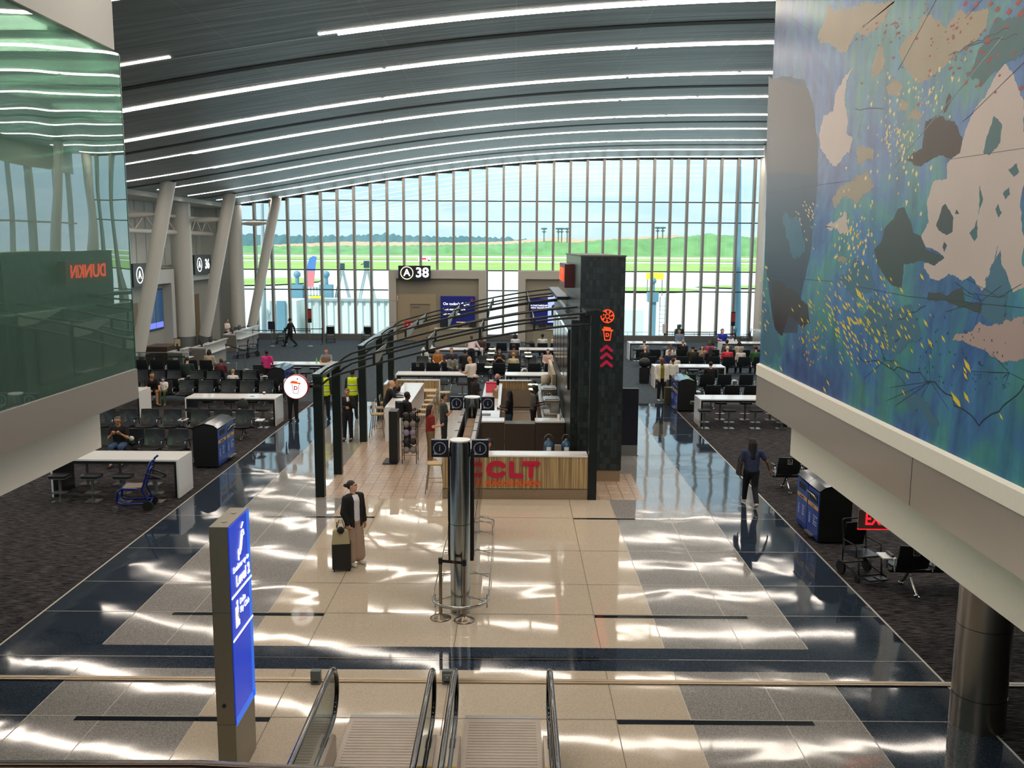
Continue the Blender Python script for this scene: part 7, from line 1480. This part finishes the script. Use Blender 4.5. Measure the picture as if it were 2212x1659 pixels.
t_ = person('person in a bright pink top with a magenta scarf standing at the left back table', (sx_(577, 830, 39.4), 39.5, 0), AW, 'stand', ('hold', 'hold'), 'dark', ('d83a86', 'short'), ('0f1012', 'long'), ('bun', '0c0a09'), H=1.66, res=.016, group=None)
b = MB(); b.box(-.05, -.02, -.5, .05, .02, .02); b.build('scarf', mat('scarf_magenta', 'd0166c', .8), t_, loc=(.12, -.15, 1.38))
b = MB(); b.box(-.22, -.12, 0, .22, .12, .32); o = b.build('handbag', mat('bag_black', '111113', .6)); o.location = (-11.1, 39.88, .65); tag(o, 'black handbag on a stool left of the person in pink', 'bag')
seated(707, 775, 41.5, TV, 'man in a grey shirt working on a laptop at the left back table', 'tan', '74797c', ('crop', '3a3028'), 1.78, seat=.62, arms=('table', 'table'), lean=.12, sl='short')
t_ = thing('laptop', 'brown-lidded laptop in front of the man in grey', 'laptop', (sx_(702, 782, 40.8), 40.9, .95)); b = MB(); b.box(-.17, -.0, 0, .17, .24, .015); b.build('keyboard', BLK, t_); b = MB(); b.box(-.17, -.02, .01, .17, -.005, .23); b.build('lid', mat('lid_brown', '6b4f3a', .5), t_)
t_ = thing('green_bottle', 'small green drink bottle beside the laptop', 'bottle', (sx_(683, 785, 40.5), 40.6, .95)); b = MB(); b.lathe([(.03, 0), (.035, .12), (.015, .2), (.015, .24), (.001, .24)], n=12); b.build('bottle', mat('bottle_green', '5fce4a', .3), t_)
person('airline agent with a white shirt and dark red vest standing at the gate A36 desk', (-17.3, 55.6, 0), -PI/2-.3, 'stand', ('hold', 'hold'), 'tan', ('d8d4d0', 'short'), ('16181c', 'long'), ('crop', '5b4a40'), H=1.72, res=.018, group=None)
pj = None
person('man in a black suit walking in front of the window wall', fpp(628, 750), PI/2-.15, 'walk', ('swingf', 'swingb'), 'brown', ('0a0a0c', 'long'), ('0b0b0d', 'long'), ('short', '120d0a'), '0a0a0a', 1.8, res=.018, group=None, wide=1.08)
person('person in a white shirt and black trousers standing behind the round cup sign', fpp(634, 910), AW, 'stand', ('down', 'hold'), 'dark', ('d9dde4', 'short'), ('0c0d10', 'long'), ('short', '0b0908'), '2e2620', 1.8, res=.014, group=None, wide=1.15)
# left small things
t_ = thing('backpack', 'black backpack standing against the second left white table', 'backpack', (sx_(524, 880, 29.9), 29.95, .46)); b = MB(); b.lathe([(.15, 0), (.19, .1), (.19, .4), (.14, .58), (.05, .66), (.001, .67)], n=20); o = b.build('pack', mat('pack_black', ''), t_); o.scale = (1, .6, 1); b = MB(); b.box(-.12, -.13, .25, -.04, -.115, .35); b.build('white_tag', WHT, t_)
t_ = thing('paper_cup', 'white paper cup on the second left white table', 'cup', (sx_(571, 862, 31.6), 31.6, .95)); b = MB(); b.lathe([(.035, 0), (.05, .14), (.045, .14), (.001, .135)], n=14); b.build('cup', WHT, t_); b = MB(); b.cyl((0, 0, .06), (0, 0, .1), .0475, n=14); b.build('sleeve', DBR, t_)
b = MB(); b.tube([(-.08, 0, .004), (0, .02, .02), (.08, 0, .004)], .008, 5); o = b.build('sunglasses', BLK); o.location = (sx_(545, 862, 31.4), 31.4, .95); tag(o, 'pair of dark glasses lying on the second left white table', 'glasses')
t_ = thing('suitcase', 'suitcase with a raised silver handle behind the left seat rows', 'suitcase', (sx_(502, 800, 39.6), 39.9, 0)); b = MB(); rbox(b, .2, .12, .04, .6, .04); b.build('shell', mat('case_grey', '2c3236', .5), t_); b = MB(); b.tube([(-.09, 0, .6), (-.09, 0, 1.05), (.09, 0, 1.05), (.09, 0, .6)], .01, 6); b.build('pull_handle', GREYM, t_)
# ---- middle
t_ = person('bald man in a white T-shirt standing in the centre, reading a paper', (sx_(1018, 830, 35.9), 36.2, 0), AW+.9, 'stand', ('hold', 'hold'), 'tan', ('d9d4c8', 'short'), ('0b0c0e', 'long'), ('bald', ''), '141414', 1.82, .08, 0, .4, .014, near=True, group=None, wide=1.15)
b = MB(); b.box(-.12, -.1, 0, .12, .1, .005); carry(t_, (.0, .42, 1.1), 'paper_sheet', 'white sheet of paper held by the bald man in the white T-shirt', 'paper', b, WHT)
person('person in a pale pink shirt bending over the back centre table', (sx_(1018, 770, 45.9), 46.0, 0), AW, 'stand', ('table', 'out'), 'dark', ('d8c4c4', 'long'), ('14161a', 'long'), ('bald', ''), H=1.76, lean=.45, res=.018, group=None, wide=1.1)
seated(946, 775, 43.6, TV, 'person with pale hair and an orange top seated facing the viewer', 'light', 'a3682c', ('bob', 'a09a92'), 1.66, sl='short')
seated(976, 772, 43.6, TV, 'man in a dark blue shirt seated facing the viewer beside the orange top', 'light', '262c44', ('short', '6a5848'), 1.78, lean=.1, wide=1.1, sl='short')
b = MB(); b.box(-.12, -.12, 0, .12, .1, .5); o = b.build('jacket_bundle', mat('plum', '6a1c40', .9)); o.location = (sx_(966, 765, 43.8), 43.95, .47); tag(o, 'plum coloured jacket piled on the seat beside the man in dark blue', 'jacket')
seated(974, 800, 41.7, TV+.4, 'person in a grey hooded jacket seated just behind the white table, turned to the viewer', 'dark', '8c8878', ('short', '0c0a09'), 1.66, lean=.2, nod=.3, jacket=('77756a', 'open'))
seated(1004, 790, 42.9, AW, 'dark-haired person half hidden behind the bald man in white', 'brown', '15161a', ('short', '120c0a'), 1.7)
seated(918, 762, 44.4, -PI/2, 'person in a pale grey track suit lounging behind the seat with a wheelchair symbol', 'light', 'b9bab2', ('short', '3a2a20'), 1.7, pants='a7aaa0', lean=-.1)
seated(940, 745, 48.0, PI/2, 'person in a white hoodie leaning over the back centre table', 'light', 'd8d6d0', ('short', '241812'), 1.72, lean=.5, seat=.6)
seated(1079, 778, 43.6, TV, 'person with long dark hair in black looking down at a phone, centre seats', 'tan', '0e0e12', ('long', '1c1210'), 1.66, arms=('phone', 'phone'), nod=.4, sl='short')
seated(1109, 795, 41.8, AW, 'blond person in a beige top seen from behind, centre seats', 'light', 'c4b490', ('bun', '9a7a4c'), 1.68)
seated(1110, 760, 44.9, AW, 'person in a grey-brown hooded top with a black backpack, seen from behind', 'brown', '6e5f58', ('short', '0f0c0b'), 1.78, wide=1.05)
seated(1113, 742, 50.7, AW, 'person in a white top with dark hair farther back in the centre seats', 'tan', 'd4d4dc', ('bob', '0d0b0b'), 1.72)
seated(1172, 745, 50.7, AW, 'person with short black hair and a pale top near the tower, back centre seats', 'dark', 'c6c8c8', ('short', '0a0808'), 1.76, wide=1.1)
seated(1200, 746, 50.7, AW, 'person in a white cap and cream top beside the tower, back centre seats', 'light', 'cfc9a8', ('short', '2a2018'), 1.72, hat='b9bcb6')
seated(1183, 785, 43.6, TV, 'woman with long dark hair and pale pink top facing the viewer by the tower', 'light', 'c9aca2', ('long', '140e0c'), 1.68, pants='5c6a78', arms=('phone', 'lap'), nod=.35)
seated(1040, 738, 48.2, TV, 'dark-haired person behind the back centre table in a patterned top', 'brown', '3a2a28', ('short', '120c0a'), 1.74, seat=.6)
t_ = thing('backpack', 'black backpack on the seat back in the middle of the centre seats', 'backpack', (sx_(1110, 765, 44.2), 44.22, .46)); b = MB(); b.lathe([(.15, 0), (.19, .1), (.19, .35), (.12, .5), (.001, .53)], n=18); o = b.build('pack', mat('pack_black', ''), t_); o.scale = (1, .4, 1)
# ---- right waiting area
t_ = person('woman in a cream blazer and olive top walking towards the viewer on the right', fpp(1428, 866), TV+.05, 'stand', ('down', 'handle'), 'dark', ('7a7018', 'short'), ('101114', 'long'), ('short', '6a4028'), 'b8b0a4', 1.74, res=.014, jacket=('ddd6c6', 'open', .22), near=True, group=None)
t_ = thing('suitcase', 'olive brown suitcase pulled by the woman in the cream blazer', 'suitcase', (sx_(1447, 868, 35.8), 36.0, 0)); b = MB(); rbox(b, .2, .13, .04, .68, .04); b.build('shell', mat('case_olive', '4a4526', .5), t_); b = MB(); b.tube([(-.09, .08, .68), (-.09, .08, 1.0), (.09, .08, 1.0), (.09, .08, .68)], .01, 6); b.build('pull_handle', GREYM, t_)
t_ = thing('suitcase', 'black suitcase with a coat draped on top, left of the right seat rows', 'suitcase', (sx_(1395, 828, 41.0), 41.6, 0)); b = MB(); rbox(b, .22, .14, .04, .75, .04); b.build('shell', mat('case_black', ''), t_); b = MB(); b.ball((0, 0, .95), .26, 12, sc=(1, .8, .9)); b.build('draped_coat', BLK, t_)
R_ = [(1392, 757, 47.8, AW, 'person in a grey shirt at the left end of the farthest right seat row', 'light', '8b8f98', ('crop', '4a4a4a'), 1.74, {}),
 (1394, 772, 44.7, AW, 'person with a bald pinkish head and dark top, left end of the right seats', 'light', '14151a', ('bald', ''), 1.7, {}),
 (1448, 765, 45.9, TV, 'person in a white jacket facing the viewer in the left part of the right seats', 'brown', 'd9d5cc', ('short', '1a120e'), 1.72, dict(arms=('face', 'lap'))),
 (1476, 757, 47.8, AW, 'grey-haired person in black in front of the back right table', 'light', '101114', ('crop', '8a7e76'), 1.74, {}),
 (1445, 778, 43.7, TV, 'person in navy blue looking down, right of the white jacket', 'tan', '1c2348', ('short', '14100e'), 1.66, dict(nod=.5)),
 (1462, 800, 41.3, AW, 'person in a cream sweater with dark hair behind the white table on the right', 'tan', 'd6cdbc', ('bun', '18120f'), 1.62, dict(dy=.4)),
 (1497, 777, 44.7, AW, 'person in a dark olive jacket with a green cap seen from behind, right seats', 'tan', '2c2a1c', ('short', '2a2418'), 1.8, dict(wide=1.15)),
 (1515, 765, 45.9, TV, 'woman in a grey top resting her head on her hand, right seats', 'light', '8d8478', ('long', '17110e'), 1.68, dict(arms=('face', 'phone'))),
 (1533, 757, 47.8, AW, 'person in a rose pink top with grey hair seen from behind', 'light', 'c0455c', ('bob', '4a3a34'), 1.64, {}),
 (1534, 786, 44.75, AW, 'person with long black hair in black seen from behind, middle of the right seats', 'brown', '0e0f13', ('long', '0b0a0a'), 1.66, {}),
 (1571, 757, 47.8, AW, 'person in a grey hooded top with dark hair, farthest right seat row', 'brown', '55585a', ('short', '15110f'), 1.8, {}),
 (1572, 772, 44.75, AW, 'white-haired person in a red jacket seen from behind, right seats', 'light', 'cf3a48', ('crop', 'd4cdc2'), 1.78, dict(wide=1.1)),
 (1598, 752, 47.8, AW, 'person in a cream coat in the farthest right seat row', 'tan', 'c8bca4', ('bob', '1c1613'), 1.66, {}),
 (1601, 772, 44.75, AW, 'grey-haired person in a white top beside the red jacket', 'light', 'd9d4cc', ('bob', '8d8478'), 1.68, {}),
 (1634, 768, 44.75, AW, 'person in a green top partly behind the edge of the mural wall', 'tan', '2f5a34', ('short', '2a1e18'), 1.8, dict(wide=1.1)),
 (1536, 812, 38.4, AW, 'man with a black crew cut in a black top, right seats behind the recycling bin', 'tan', '0d0d10', ('crop', '110e0c'), 1.8, dict(wide=1.1)),
 (1467, 722, 52.0, TV, 'woman in a denim jacket and beige top standing tall at the back right table', 'tan', '6f7f92', ('short', '3a2418'), 1.7, dict(seat=.7, turn=.6)),
 (1560, 715, 52.2, TV, 'man in a royal blue shirt eating at the back right table', 'light', '1f2fa0', ('crop', '5a4a40'), 1.8, dict(seat=.66, arms=('table', 'table'), wide=1.12, sl='short')),
 (1424, 808, 42.0, TV, 'person in dark blue bending forward beside the person in the cream sweater', 'tan', '20264a', ('short', '18120f'), 1.6, dict(lean=.4))]
for px, py, Y, yw, lb, sk, sc_, hr, H_, kw in R_: seated(px, py, Y, yw, lb, sk, sc_, hr, H_, **kw)
person('person in a white jacket standing right behind the woman in the cream blazer', (sx_(1456, 830, 37.9), 38.3, 0), AW, 'stand', ('down', 'down'), 'brown', ('d6d2ca', 'long'), ('16171b', 'long'), ('short', '14100d'), H=1.55, res=.018, group=None)
t_ = transport_chair(sx_(1468, 725, 57.6), 57.8, PI, '0f1113', 'black wheelchair with a seated passenger facing the viewer at the right windows')
seated(1468, 705, 57.75, TV, 'passenger in a black and beige top sitting in the wheelchair at the right windows', 'brown', '1a1b1e', ('short', '100c0a'), 1.74, seat=.48, wide=1.1)
for px, py, Y, nm, lb, cl in ((1582, 740, 50.9, 'food_bag', 'white takeaway paper bag in front of the man in royal blue', 'd8d8dc'), (1575, 742, 50.8, 'food_bag', 'small crumpled white bag beside the cup at the back right table', 'd0d0d4')):
    t_ = thing(nm, lb, 'bag', (sx_(px, py, Y), Y, .95)); b = MB(); b.add([(-.12, -.07, 0), (.12, -.07, 0), (.12, .07, 0), (-.12, .07, 0), (-.08, -.02, .2), (.06, 0, .24)], [(0, 3, 2, 1), (0, 1, 5, 4), (2, 3, 4, 5), (1, 2, 5), (3, 0, 4)]); b.build('bag', mat('paper_'+cl, cl, .8), t_)
t_ = thing('paper_cup', 'white paper cup at the right of the takeaway bags', 'cup', (sx_(1590, 738, 50.9), 50.9, .95)); b = MB(); b.lathe([(.035, 0), (.05, .16), (.001, .16)], n=12); b.build('cup', WHT, t_)
t_ = thing('suitcase', 'navy suitcase in the gap between the right seat groups', 'suitcase', (sx_(1496, 755, 46.6), 46.9, 0)); b = MB(); rbox(b, .22, .14, .04, .72, .04); b.build('shell', mat('case_navy', '1a2236', .5), t_); b = MB(); b.tube([(-.09, 0, .72), (-.09, 0, 1.05), (.09, 0, 1.05), (.09, 0, .72)], .01, 6); b.build('pull_handle', GREYM, t_)
